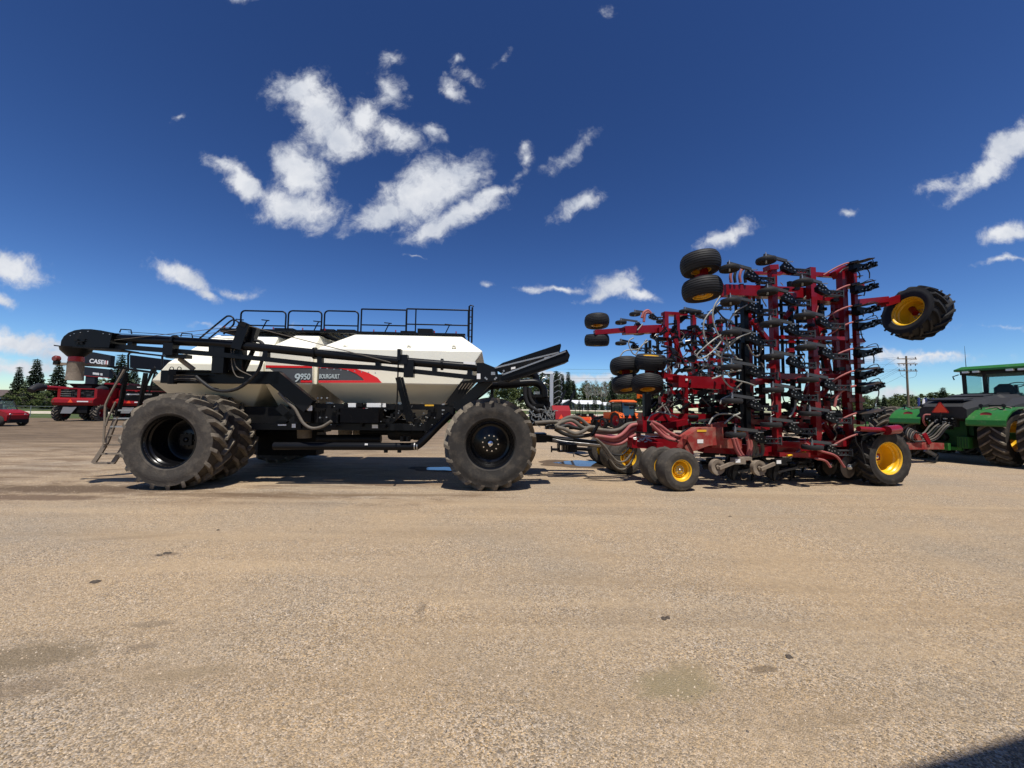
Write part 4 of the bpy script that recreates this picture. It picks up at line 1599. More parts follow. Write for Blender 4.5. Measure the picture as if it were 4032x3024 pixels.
# grey hose sagging from the frame
cpart(MB().tube(spl([C(x, y, .36) for x, y in ((1098, 1546), (1130, 1580), (1160, 1608), (1176, 1636), (1196, 1668), (1228, 1686), (1268, 1680), (1305, 1658))], 6), .032, 10), 'hose', GREYH, smooth=60)
cpart(MB().tube(spl([C(x, y, .8) for x, y in ((1520, 1640), (1590, 1652), (1640, 1648), (1690, 1628), (1740, 1622))], 6), .012, 6), 'cable', BLKH, smooth=60)

# loading conveyor folded along the side ---------------------------
tubec = [(440, 1332), (845, 1351), (1040, 1370), (1240, 1391), (1566, 1421), (1880, 1447)]
TO = .10
cpart(MB().tube([C(x, y, TO) for x, y in tubec], .088, 18), 'conveyor_tube', BLK, smooth=60)
for x, y in ((1240, 1391), (1741, 1435), (690, 1344)):
    a = C(x, y, TO)
    cpart(MB().cyl(a - CA * .025, a + CA * .025, .125, 20), 'tube_flange', BLK, smooth=40)
railc = [(425, 1362), (660, 1380), (860, 1396), (1050, 1415), (1258, 1437), (1500, 1449), (1890, 1489)]
for i in range(len(railc) - 1):
    cpart(MB().bar(C(*railc[i], TO - .02), C(*railc[i + 1], TO - .02), .09, .095), 'conveyor_rail', BLK, smooth=0)
for x, y0, y1 in ((668, 1352, 1388), (1050, 1378, 1420), (1262, 1396, 1442), (1490, 1420, 1452), (1712, 1440, 1476), (1850, 1450, 1492), (520, 1340, 1372), (838, 1352, 1396)):
    cpart(MB().bar(C(x, y0, TO - .01), C(x, y1, TO - .01), .10, .10), 'rail_hanger', BLK, smooth=0)
# cradle blocks and cylinders
for x0, x1, y0, y1, o_ in ((1574, 1606, 1398, 1436, .0), (1594, 1630, 1418, 1486, .02), (655, 690, 1352, 1400, .0), (665, 745, 1396, 1412, .1), (850, 888, 1342, 1470, .12), (905, 960, 1340, 1460, .25), (1568, 1580, 1376, 1420, -.05)):
    a, b_ = C(x0, y0, o_), C(x1, y1, o_)
    cpart(MB().bar(Vector((a.x, a.y, (a.z + b_.z) / 2)), Vector((b_.x, b_.y, (a.z + b_.z) / 2)), .16, a.z - b_.z), 'cradle_block', BLK, smooth=0)
cpart(MB().bar(C(968, 1278, .05), C(935, 1375, .05), .13, .20), 'swing_mast', BLK, smooth=0)
cpart(MB().bar(C(1005, 1288, .2), C(978, 1372, .2), .13, .16), 'swing_mast', BLK, smooth=0)
cpart(MB().bar(C(955, 1275, .05), C(976, 1285, .05), .15, .10), 'swing_mast_cap', BLKD, smooth=0)
for p, q, r in (((935, 1375), (902, 1460), .05), ((1000, 1372), (955, 1470), .045), ((845, 1405), (855, 1470), .05), ((888, 1405), (880, 1470), .05)):
    cpart(MB().cyl(C(*p, .3), C(*q, .3), r, 12), 'lift_cylinder', BLKD, smooth=60)
cpart(MB().cyl(C(707, 1412, .2), C(763, 1455, .3), .05, 10), 'lift_cylinder', MUDDY, smooth=60)
mb = MB()
mb.tube([C(1569, 1400, -.02), C(1562, 1640, .05)], .016, 6)
mb.tube([C(1562, 1600, .05), C(1559, 1650, .05)], .024, 6)
cpart(mb, 'crank_rod', BLKD, smooth=60)
# valve block and hose loop at the rear end of the beam
mb = MB()
for (x0, x1, y0, y1) in ((672, 700, 1455, 1480), (668, 690, 1480, 1512), (700, 830, 1456, 1464), (690, 820, 1474, 1478)):
    a, b_ = C(x0, y0, .25), C(x1, y1, .25)
    mb.bar(Vector((a.x, a.y, (a.z + b_.z) / 2)), Vector((b_.x, b_.y, (a.z + b_.z) / 2)), .1, a.z - b_.z)
cpart(mb, 'valve_block', BLKD, smooth=0)
for k in range(4):
    y = 1478 + 7 * k
    cpart(MB().tube(spl([C(x, yy, .22) for x, yy in ((672, y + 6), (705, y - 2), (760, y), (778, y + 4), (800, 1500 + 3 * k), (830, 1522 + 3 * k), (860, 1532 + k))], 5), .014, 6), 'hose', BLKH if k % 2 else GREYH, smooth=60)
cpart(MB().tube(spl([C(x, y, .18) for x, y in ((772, 1482), (800, 1506), (840, 1532), (885, 1540), (935, 1530), (980, 1500), (1015, 1462), (1032, 1420), (1042, 1390), (1040, 1365), (1026, 1346), (1000, 1340))], 6), .034, 10), 'hose', BLKH, smooth=60)
for a_, c_ in (((910, 1370), [(910, 1370), (914, 1440), (930, 1480), (960, 1488)]), ((980, 1424), [(925, 1368), (920, 1400), (935, 1450), (990, 1480)])):
    cpart(MB().tube(spl([C(x, y, .1) for x, y in c_], 6), .010, 6), 'cable', GREYH, smooth=60)
for x in (676, 706):
    c = C(x, 1452, .25)
    cpart(MB().tube([c + CA * (.04 * math.cos(k * .7)) + Vector((0, 0, .04 * math.sin(k * .7))) for k in range(9)], .008, 5, closed=True), 'coiled_line', BLKH)
for p, q, m_ in (((440, 1312), (965, 1343), BLKH), ((440, 1340), (960, 1282), GREYH), ((505, 1307), (935, 1335), BLKH), ((966, 1280), (1535, 1425), GREYH), ((760, 1320), (960, 1296), GREYH), ((1010, 1292), (1540, 1428), GREYH)):
    cpart(MB().cyl(C(*p, .0), C(*q, .0), .006, 5), 'stay_cable', m_, smooth=60)
for x, y in ((495, 1310), (735, 1326)):
    c = C(x, y, TO)
    cpart(MB().tube([c - CA * .12, c - CA * .10 + Vector((0, 0, .07)), c + CA * .10 + Vector((0, 0, .06)), c + CA * .12 + Vector((0, 0, -.02))], .012, 6), 'cable_guide', BLK)
for c_ in ([(1020, 1440), (1110, 1462), (1240, 1502)], [(1480, 1446), (1530, 1460), (1560, 1490), (1566, 1510)]):
    pass
# amber reflector strip along the rail
mb = MB()
for k in range(9):
    p = C(1262 + k * 27, 1449 + k * 2.5, TO - .08)
    mb.cyl(p, p + CN * .012, .014, 6)
tag(cpart(mb, 'rail_bolt', STEEL), kind='stuff')
flat([(1825, 1422), (1872, 1426), (1872, 1436), (1825, 1432)], TO - .10, LBL, 'label')

# discharge head with spout ----------------------------------------
z1 = lambda x, y: (x * .4973, 1150 + y * .4973)
hood = [(478, 425), (484, 385), (505, 350), (540, 322), (590, 302), (650, 293), (720, 293), (800, 303), (890, 322), (862, 440), (700, 436), (560, 428)]
HW = .34
cpart(MB().prism([C(*z1(*q), TO - HW / 2) for q in hood], -CN * HW), 'discharge_hood', BLK, smooth=25)
flt = [(425, 417), (480, 424), (700, 436), (960, 452), (960, 464), (700, 447), (425, 426)]
cpart(MB().prism([C(*z1(*q), TO - HW / 2 - .03) for q in flt], -CN * (HW + .06)), 'hood_flange', BLKD, smooth=0)
c0 = C(*z1(605, 440), TO)
c1 = C(*z1(605, 515), TO)
cpart(MB().lathe([(.001, 0), (.20, 0), (.235, .03), (.235, .06), (.12, c0.z - c1.z - .02), (.11, c0.z - c1.z)][:0] or [(.24, 0), (.225, .07), (.115, c0.z - c1.z)], 24, Matrix.Translation(c0) @ Matrix.Rotation(R_(-90), 4, 'X')), 'discharge_cone', BLK, smooth=40)
c2 = C(*z1(612, 700), TO)
ringp, gk = [], 11
hh2 = c1.z - c2.z
MX = Matrix.Translation(c1) @ Matrix.Rotation(R_(-90), 4, 'X')
cpart(MB().lathe([(.113, -.01), (.12, .06), (.116, .10)], 24, MX), 'spout_collar', SMVR, smooth=50)
prof = [(.112, .09)]
for i in range(gk):
    y = .10 + (hh2 * .52) * i / gk
    prof += [(.118, y), (.128, y + .014), (.118, y + .028)]
prof += [(.125, hh2 * .66), (.132, hh2), (.120, hh2), (.112, hh2 * .7)]
cpart(MB().lathe(prof, 28, MX), 'spout', MUDDY, smooth=50)
# worn red sleeve clamps and bolts on the hood
mb = MB()
for k in range(10):
    p = C(*z1(590 + cr.uniform(0, 110), 375 + cr.uniform(0, 35)), TO - HW / 2 - .0)
    mb.box(p, (cr.uniform(.02, .08), .05, cr.uniform(.015, .04)))
tag(cpart(mb, 'hood_fittings', BLKD, smooth=0), kind='stuff')
mb = MB()
for (x, y) in ((640, 320), (700, 312), (590, 330), (820, 330), (870, 335), (560, 345)):
    p = C(*z1(x, y), TO - HW / 2)
    mb.cyl(p, p + CN * .01, .010, 6)
tag(cpart(mb, 'bolt', STEEL), kind='stuff')
# wooden cross rail with a round lamp
cbar('lamp_rail', z1(430, 566), z1(860, 585), .06, .055, TO + .25, MUDDY)
cbar('lamp_rail', z1(860, 590), z1(990, 604), .05, .045, TO + .25, BLKD)
p = C(*z1(447, 528), TO + .22)
cpart(MB().lathe([(.001, -.045), (.05, -.045), (.068, -.02), (.068, .03), (.001, .035)], 20, Matrix.Translation(p)), 'marker_lamp', LAMPR, smooth=40)
cpart(MB().bar(C(*z1(432, 555), TO + .2), C(*z1(470, 560), TO + .2), .06, .07), 'lamp_bracket', BLKD)

# rear ladder and platform ----------------------------------------
LO = 1.5
def ztube(name, pts, r, m_, off, n=8, k=0):
    q = [C(*z1(*p), off) for p in pts]
    return cpart(MB().tube(spl(q, k) if k else q, r, n), name, m_, smooth=60)


for dx, off in ((0, LO), (155, LO + .15)):
    q = [C(*z1(x + dx, y), off) for x, y in ((1000, 640), (960, 860), (925, 985), (845, 1190), (800, 1265), (740, 1355))]
    for i in range(len(q) - 1):
        cpart(MB().bar(q[i], q[i + 1], .045, .09), 'ladder_stringer', BLKD if i < 2 else MUDDY, smooth=0)
for x0, y in ((935, 935), (905, 1000), (880, 1065), (860, 1135), (822, 1210), (795, 1280), (755, 1355)):
    cpart(MB().bar(C(*z1(x0, y), LO), C(*z1(x0 + 155, y), LO + .15), .10, .035), 'ladder_rung', STEEL if y < 1100 else MUDDY, smooth=0)
ztube('ladder_rail', [(990, 600), (965, 650), (890, 780), (845, 870), (832, 920), (828, 1050), (822, 1190), (842, 1200)], .022, MUDDY, LO - .1, 8, 5)
ztube('ladder_rail', [(915, 870), (880, 950), (855, 1000), (838, 1060)], .020, MUDDY, LO - .1)
ztube('ladder_rail', [(1225, 600), (1180, 690), (1130, 800), (1100, 890), (1095, 940)], .022, BLKD, LO + .3)
ztube('ladder_rail', [(960, 730), (1000, 600), (980, 585), (890, 780)], .024, BLK, LO)
ztube('ladder_rail', [(1140, 800), (1200, 620), (1225, 590), (1235, 610), (1180, 800)], .022, BLK, LO + .5)
ztube('platform_frame', [(1015, 620), (1015, 500), (1025, 482), (1050, 478), (1290, 505), (1350, 515)], .022, BLK, 2.0, 8)
ztube('platform_frame', [(1285, 505), (1285, 760)], .022, BLK, 2.0)
ztube('platform_frame', [(870, 590), (1015, 610), (1240, 640)], .03, BLK, 2.0)
ztube('platform_frame', [(880, 610), (960, 720), (940, 640), (1010, 730)], .018, BLK, 2.0)
cpart(MB().prism([C(*z1(*q), 2.4) for q in ((1028, 497), (1330, 535), (1320, 622), (1028, 600))], -CN * .25), 'fan_screen', mat('navy_screen', (.007, .009, .015), .6, spec=.1), smooth=0)
cpart(MB().prism([C(*z1(*q), 2.0) for q in ((990, 740), (1250, 740), (1250, 770), (990, 770))], -CN * 1.3), 'platform_deck', BLKD, smooth=0)
cpart(MB().prism([C(*z1(*q), 2.2) for q in ((985, 790), (1245, 790), (1245, 870), (985, 860))], -CN * .6), 'platform_deck', BLKD, smooth=0)
cpart(MB().prism([C(*z1(*q), 1.98) for q in ((1085, 750), (1140, 750), (1140, 756), (1085, 756))], -CN * .02), 'label', LBL, smooth=0)
cpart(MB().prism([C(*z1(*q), 2.15) for q in ((1000, 805), (1200, 805), (1200, 815), (1000, 815))], -CN * .02), 'label', LBL, smooth=0)

# receiving hopper, folded up at the front -------------------------
z3 = lambda x, y: (1700 + x * .4973, 1150 + y * .4973)
def zpoly(pts, off, th, name, m_, f=z3):
    return cpart(MB().prism([C(*f(*q), off) for q in pts], -CN * th), name, m_, smooth=0)


zpoly([(355, 560), (410, 560), (520, 605), (530, 700), (360, 715)], -.12, .44, 'conveyor_knuckle', BLK)
zpoly([(500, 600), (560, 560), (1020, 408), (1025, 425), (1012, 478), (560, 640)], .30, .05, 'hopper_side', BLK)
zpoly([(500, 612), (560, 590), (1005, 475), (1010, 490), (560, 650)], .28, .02, 'hopper_belt', BLKD)
zpoly([(520, 650), (560, 650), (1060, 470), (1095, 500), (1080, 545), (620, 700), (530, 700)], -.14, .04, 'hopper_side', BLK)
zpoly([(560, 690), (1080, 535), (1085, 548), (620, 705)], -.14, .46, 'hopper_floor', BLKD)
zpoly([(1005, 480), (1070, 455), (1095, 500), (1080, 520)], -.1, .4, 'hopper_end', BLKD)
for pts in ([(500, 600), (1005, 478)], [(560, 655), (1060, 470)]):
    cpart(MB().bar(C(*z3(*pts[0]), -.15), C(*z3(*pts[1]), -.15), .03, .03), 'hopper_rim', STEEL)
for (x0, x1, y0, y1, dy) in ((357, 385, 645, 688, 0), (890, 932, 528, 515, 8), (470, 502, 632, 656, 0), (628, 662, 605, 598, 8)):
    if dy:
        zpoly([(x0, y0 - dy), (x1, y1 - dy), (x1, y1 + dy), (x0, y0 + dy)], -.15, .008, 'label', LBL)
    else:
        zpoly([(x0, y0), (x1, y0), (x1, y1), (x0, y1)], -.128, .006, 'label', LBL if x0 < 400 else STEEL)
mb = MB()
for x, y in ((570, 625), (560, 645), (425, 680), (435, 690), (510, 680), (500, 690)):
    p = C(*z3(x, y), -.17)
    mb.cyl(p, p + CN * .04, .02, 8)
tag(cpart(mb, 'pivot_pin', STEEL), kind='stuff')
# hoses and plumbing ahead of the front wheels ---------------------
z2 = lambda x, y: (2080 + x / 3.95, 1440 + y / 3.95)
bel = [C(*z3(x, y), 1.6) for x, y in ((520, 728), (700, 720))]
prof, k = [], 22
for i in range(k):
    t = i / k
    prof += [(.115, t), (.135, t + .5 / k)]
ax = (bel[1] - bel[0])
Mq = Matrix.Translation(bel[0]) @ Vector((0, 1, 0)).rotation_difference(ax).to_matrix().to_4x4()
cpart(MB().lathe([(r, y * ax.length) for r, y in prof], 20, Mq), 'bellows', BLKH, smooth=40)
cpart(MB().tube(spl([C(*z3(x, y), 1.6) for x, y in ((690, 722), (800, 715), (850, 730), (880, 765), (888, 830))], 5), .10, 14), 'fan_duct', BLK, smooth=60)
cpart(MB().tube(spl([C(*z3(x, y), 1.9) for x, y in ((640, 665), (760, 650), (815, 660), (830, 700))], 5), .09, 12), 'fan_duct', BLK, smooth=60)
cpart(MB().tube([C(*z3(x, y), 1.6) for x, y in ((440, 735), (540, 730))], .12, 14), 'fan_duct', BLK, smooth=60)
cpart(MB().bar(C(*z3(480, 740), 1.6), C(*z3(475, 850), 1.6), .08, .08), 'duct_post', BLK)
for k, pts in enumerate(([(740, 750), (740, 830), (770, 900), (850, 950)], [(770, 760), (780, 840), (820, 900), (880, 950)], [(750, 760), (800, 830), (840, 900), (870, 930)], [(690, 860), (720, 840), (760, 860), (800, 940)])):
    cpart(MB().tube(spl([C(*z3(x, y), 1.5 + .08 * k) for x, y in pts], 5), .055, 10), 'hose', BLKH, smooth=60)
for k in range(7):
    mb = MB()
    x = 830 + cr.uniform(0, 90)
    y = 800 + k * 24
    a = C(*z3(x, y), 1.6 + cr.uniform(0, .4))
    mb.box(a, (.34, .3, .07))
    cpart(mb, 'manifold_plate', BLKD if k % 3 else STEEL, smooth=0)
zpoly([(835, 790), (900, 780), (940, 880), (930, 1040), (850, 1060), (800, 960)], 1.75, .5, 'manifold', BLKD)
zpoly([(780, 940), (980, 940), (980, 1060), (790, 1060)], 2.1, .5, 'manifold', BLKD)
mb = MB()
for k in range(60):
    x, y = cr.uniform(780, 980), cr.uniform(925, 1060)
    p = C(*z3(x, y), cr.uniform(1.4, 1.7))
    mb.bar(p, p + Vector((cr.uniform(-.15, .15), 0, cr.uniform(-.12, .12))), .02, .02)
tag(cpart(mb, 'valve_fittings', STEEL, smooth=0), kind='stuff')
# tow pole with hydraulic lines and jack
cpart(MB().bar(C(*z3(840, 1150), 2.5), C(*z3(1330, 1205), 2.5), .18, .18), 'tow_pole', BLK)
cpart(MB().bar(C(*z3(700, 1150), 2.6), C(*z3(900, 1150), 2.6), .5, .25), 'tow_pole', BLK)
for k in range(4):
    cpart(MB().tube(spl([C(*z2(x, y), 2.1 + .03 * k) for x, y in ((380, 1140 + 14 * k), (600, 1180 + 14 * k), (850, 1205 + 13 * k), (1130, 1235 + 10 * k))], 5), .016, 6), 'hydraulic_line', STEEL if k < 3 else GREYH, smooth=60)
cpart(MB().tube(spl([C(*z2(x, y), 2.0) for x, y in ((180, 1080), (330, 1085), (480, 1130), (700, 1150))], 5), .02, 6), 'hydraulic_line', BLKH)
zb = lambda x0, y0, x1, y1, off, th, nm, m_: zpoly([(x0, y0), (x1, y0), (x1, y1), (x0, y1)], off, th, nm, m_, z2)
zb(470, 1222, 645, 1240, 1.95, .25, 'jack_body', BLK)
zb(470, 1325, 645, 1345, 1.95, .25, 'jack_body', BLK)
for x in (470, 540, 582, 622):
    zb(x, 1240, x + 26, 1325, 1.95, .25, 'jack_body', BLK)
zb(645, 1225, 760, 1345, 1.9, .3, 'jack_body', BLKD)
cpart(MB().cyl(C(*z2(365, 1300), 2.0), C(*z2(475, 1305), 2.0), .035, 10), 'jack_screw', BLK)
cpart(MB().cyl(C(*z2(362, 1250), 2.0), C(*z2(362, 1345), 2.0), .02, 8), 'jack_crank', BLK)
cpart(MB().cyl(C(*z2(740, 1290), 2.1), C(*z2(980, 1305), 2.1), .05, 10), 'jack_tube', BLK)
cpart(MB().tube(spl([C(*z2(x, y), 2.0) for x, y in ((710, 1340), (705, 1400), (715, 1415))], 3), .015, 6), 'jack_pin', STEEL)
cpart(MB().tube(spl([C(*z2(x, y), 2.0) for x, y in ((730, 1370), (800, 1390), (880, 1410), (960, 1395))], 5), .022, 6), 'safety_chain', BLKD)
# ------------------------------------------------------------------ folded air drill
DN = Vector((DRILL_T, -1, 0)).normalized()      # near side looks this way
DA = Vector((1, DRILL_T, 0)).normalized()       # forwards, towards the tractor
DYAW = math.atan(DRILL_T)
drill = empty('air_drill', G(3000, 1880))
tag(drill, 'red folding air drill with wings raised, packer wheels and yellow wheel rims', 'air drill')
DO = drill.location.copy()


def dpart(mb, name, material, parent=None, smooth=35):
    return mb.build(name, material, parent or drill, DO, smooth)


def dal(p, off):
    return Vector(p) - DN * off


def dbar(name, p, q, w, h, off, material=RED, up=(0, 0, 1), off2=None):
    return dpart(MB().bar(D(*p, off), D(*q, off if off2 is None else off2), w, h, up), name, material, smooth=0)


def dcol(name, xb, yb, yt, w, d, off, material=RED):
    """upright square tube: foot at pixel (xb, yb), top at the height of pixel row yt"""
    a = D(xb, yb, off)
    z = D(xb, yt, off).z
    return dpart(MB().bar(a, Vector((a.x, a.y, z)), d, w, up=DA), name, material, smooth=0)


def dtube(name, pts, r, off, material, n=8, k=6, parent=None):
    q = [D(p[0], p[1], off + (p[2] if len(p) > 2 else 0)) for p in pts]
    return dpart(MB().tube(spl(q, k), r, n), name, material, parent, smooth=60)


# opener ----------------------------------------------------------
def mk_opener():
    ms = {}
    MZ = Matrix.Rotation(R_(90), 4, 'X')
    Rr, w = .21, .054
    prof = [(.05, -w * .3), (.13, -w * .45), (Rr * .72, -w * .7), (Rr * .86, -w), (Rr * .95, -w * .85), (Rr, -w * .3), (Rr, w * .3), (Rr * .95, w * .85), (Rr * .86, w), (Rr * .72, w * .7), (.13, w * .45), (.05, w * .3)]
    ms['packer_wheel'] = MB().lathe(prof, 26, MZ, closed=True).mesh('packer_wheel', TYREC, 40)
    ms['spindle'] = MB().tube([(0, 0, -.07), (0, 0, .10), (0, 0, .155), (0, 0, .20)], [.022, .022, .014, .008], 8).mesh('spindle', STEEL, 40)
    mb = MB().bar((-.02, .02, .135), (.64, .12, .075), .055, .065)
    mb.bar((.60, .12, .06), (.72, .15, -.02), .06, .09)
    ms['packer_arm'] = mb.mesh('packer_arm', mat('arm_grey_paint', (.045, .047, .05), .5, dirt=((.09, .08, .065), .3, 8)), 0)
    mb = MB().prism([(.54, .10, -.03), (.62, .10, .05), (.72, .10, .02), (.86, .10, -.10), (.90, .10, -.10), (.90, .10, -.20), (.74, .10, -.20), (.55, .10, -.12)], (0, .11, 0))
    ms['knuckle'] = mb.mesh('knuckle', BLK, 0)
    mb = MB()
    for z in (-.095, -.205):
        mb.bar((.86, .12, z), (1.24, .12, z), .05, .02)
        mb.bar((.86, .22, z), (1.24, .22, z), .05, .02)
    for k in range(3):
        x0 = .90 + k * .115
        mb.bar((x0, .115, -.09), (x0 + .115, .115, -.21), .012, .012)
        mb.bar((x0, .118, -.21), (x0 + .115, .118, -.09), .012, .012)
    mb.bar((1.24, .12, -.06), (1.24, .12, -.24), .06, .03, up=(1, 0, 0))
    ms['spring_link'] = mb.mesh('spring_link', mat('lattice_black', (.035, .037, .04), .5), 0)
    mb = MB()
    for (x, z) in ((.60, .02), (.66, -.02), (.64, -.10), (.72, -.10), (.82, -.15), (.56, -.07)):
        mb.cyl((x, .095, z), (x, .075, z), .014, 6)
    mb.bar((.62, .07, .045), (.76, .06, .05), .02, .022)
    ms['seed_fitting'] = mb.mesh('seed_fitting', STEEL, 0)
    mb = MB().prism([(.58, .06, -.08), (.66, .06, -.09), (.66, -.10, -.10), (.60, -.24, -.10), (.565, -.25, -.10), (.59, -.08, -.09)], (0, 0, .03))
    ms['hoe_tip'] = mb.mesh('hoe_tip', BLKD, 0)
    return ms


OPEN = mk_opener()
from mathutils import Quaternion, Euler


def opener(p, mode='near', skip=(), sc=1.0, dz=0.0):
    """mode: near wing (points at us), far wing (points away), work (points down)"""
    e = empty('opener', p - DO, 0, drill)
    q = Quaternion((0, 0, 1), DYAW + dz)
    if mode == 'far':
        q = q @ Quaternion((1, 0, 0), math.pi)
    elif mode == 'work':
        q = q @ Quaternion((1, 0, 0), R_(90))
    e.rotation_mode = 'QUATERNION'
    e.rotation_quaternion = q
    e.scale = (sc, sc, sc)
    for nm, me in OPEN.items():
        if nm not in skip:
            ob = link_mesh(nm, me, e)
            if nm == 'seed_fitting':
                ob['kind'] = 'stuff'
    return e


def mk_disc():
    ms = {}
    MZ = Matrix.Rotation(R_(90), 4, 'X') @ Matrix.Rotation(R_(6), 4, 'Z')
    ms['disc'] = MB().lathe([(.001, -.012), (.10, -.010), (.26, -.002), (.285, 0), (.26, .006), (.10, .016), (.001, .018)], 30, MZ).mesh('disc', RUST, 50)
    mb = MB().bar((-.30, .02, -.01), (-.05, .02, .03), .08, .05)
    mb.prism([(-.22, -.03, -.03), (.05, -.03, -.06), (.42, -.03, -.01), (.47, -.03, -.04), (.46, -.03, -.13), (.30, -.03, -.16), (-.10, -.03, -.24), (-.24, -.03, -.18)], (0, .13, 0))
    rr = random.Random(2)
    for k in range(9):
        mb.box((rr.uniform(-.2, .45), -.03, rr.uniform(-.2, -.03)), (.05, .08, .05))
    ms['disc_arm'] = mb.mesh('disc_arm', BLK, 0)
    mb = MB()
    for k in range(6):
        x, z = rr.uniform(-.1, .42), rr.uniform(-.16, -.05)
        mb.cyl((x, -.06, z), (x, -.085, z), .013, 6)
    ms['bolt'] = mb.mesh('bolt', STEEL, 0)
    ms['fertilizer_hose'] = MB().tube(spl([(-.26, .02, .0), (-.42, .05, -.03), (-.62, .12, -.11), (-.85, .22, -.24)], 6), .022, 8).mesh('fertilizer_hose', REDH, 60)
    ms['nozzle_line'] = MB().tube(spl([(.06, .0, .03), (.25, .0, .09), (.38, .0, .085), (.42, .0, -.01)], 5), .009, 6).mesh('nozzle_line', BLKH, 60)
    return ms


DISC = mk_disc()


def bander(p, mode='near', dz=0.0, tilt=0.0):
    e = empty('disc_bander', p - DO, 0, drill)
    q = Quaternion((0, 0, 1), DYAW + dz)
    if mode == 'far':
        q = q @ Quaternion((1, 0, 0), math.pi)
    elif mode == 'work':
        q = q @ Quaternion((1, 0, 0), R_(90))
    e.rotation_mode = 'QUATERNION'
    e.rotation_quaternion = q @ Quaternion((0, 1, 0), tilt)
    for nm, me in DISC.items():
        ob = link_mesh(nm, me, e)
        if nm == 'bolt':
            ob['kind'] = 'stuff'
    return e


# near wing -------------------------------------------------------
WO = .05                                    # packers on the raised near wing
R1 = [(2872, 1058), (2876, 1188), (2879, 1312), (2880, 1446), (2883, 1579), (2895, 1711)]
R2 = [(3016, 1026), (3022, 1149), (3034, 1276), (3042, 1405), (3044, 1536), (3036, 1672)]
R3 = [(3159, 1113), (3168, 1245), (3172, 1369), (3181, 1496), (3189, 1629), (3198, 1761)]
for lst in (R1, R2, R3):
    for i, (x, y) in enumerate(lst):
        opener(D(x, y, WO), 'near', skip=('hoe_tip',), sc=1.02, dz=random.uniform(-.03, .03))
for x, y in ((3385, 1032), (3390, 1118), (3398, 1203), (3402, 1262), (3404, 1370), (3408, 1454), (3414, 1512), (3416, 1620), (3420, 1704)):
    bander(D(x, y, .15), 'near', tilt=-.10 + random.uniform(-.05, .05))
# red uprights of the raised wing
dcol('wing_tube', 3062, 1792, 1052, .15, .14, .55)
dcol('wing_tube', 3218, 1792, 1058, .16, .15, .60)
dcol('wing_tube', 3343, 1750, 1074, .15, .14, .62)
dcol('wing_tube', 3386, 1672, 1042, .10, .10, .50)
dcol('wing_tube', 3300, 1560, 1170, .12, .12, 1.0)
dcol('wing_tube', 3125, 1600, 1110, .09, .09, 1.25, BLK)
dcol('wing_tube', 2960, 1700, 1160, .10, .10, 1.4)
dcol('wing_tube', 3000, 1650, 1120, .08, .08, 1.9, BLK)
dcol('wing_tube', 3250, 1600, 1130, .09, .09, 1.8, BLK)
# beams across them
dbar('wing_beam', (2846, 1145), (3180, 1158), .24, .27, .85)
dbar('wing_beam', (3180, 1165), (3315, 1178), .24, .26, .9)
dbar('wing_beam', (3075, 1072), (3290, 1086), .10, .10, .9)
dbar('wing_beam', (2945, 1075), (3075, 1078), .08, .08, .9)
dbar('wing_beam', (3070, 1328), (3330, 1334), .10, .09, .42)
dbar('wing_beam', (3050, 1482), (3340, 1484), .16, .14, .75)
dbar('wing_beam', (2945, 1510), (3060, 1485), .16, .16, .75)
dbar('wing_beam', (2880, 1500), (3340, 1502), .12, .12, 1.5)
dbar('wing_beam', (2900, 1655), (3330, 1690), .12, .13, 1.2)
dbar('wing_beam', (2860, 1345), (3300, 1350), .10, .09, 1.7, BLK)
for y in (1128, 1232, 1342, 1425, 1488, 1575, 1660):
    dbar('tube_link', (3335, y), (3395, y), .12, .11, .56)
for p, q in (((3140, 1690), (3190, 1490)), ((3270, 1480), (3190, 1160)), ((3090, 1250), (3150, 1180)), ((3240, 1300), (3300, 1220)), ((3280, 1690), (3250, 1560)), ((3200, 1600), (3300, 1760)), ((3080, 1700), (3140, 1600)), ((2960, 1260), (3040, 1360)), ((3230, 1560), (3330, 1440))):
    dbar('wing_brace', p, q, .09, .10, .95)
dbar('hinge_arm', (3285, 1085), (3325, 1060), .16, .20, .75)
dbar('hinge_lug', (3318, 1070), (3322, 1140), .2, .22, .72)
dbar('tube_cap', (3018, 1058), (3052, 1056), .22, .12, .55)
dbar('tube_cap', (3335, 1056), (3368, 1052), .2, .10, .5)
# black mast and cylinders
dcol('lift_mast', 2942, 1690, 1172, .12, .12, .35, BLK)
dcol('lift_mast', 2926, 1690, 1350, .07, .07, .38, BLK)
for x0, yb, yt, off in ((3085, 1500, 1180, .8), (2905, 1520, 1180, .9), (2975, 1450, 1150, 1.1), (3010, 1600, 1200, 1.0), (3150, 1560, 1200, 1.0), (3230, 1420, 1150, 1.0)):
    a = D(x0, yb, off)
    z = D(x0, yt, off).z
    dpart(MB().cyl(a, (a.x, a.y, z), .035, 8), 'hydraulic_cylinder', BLKD, smooth=60)
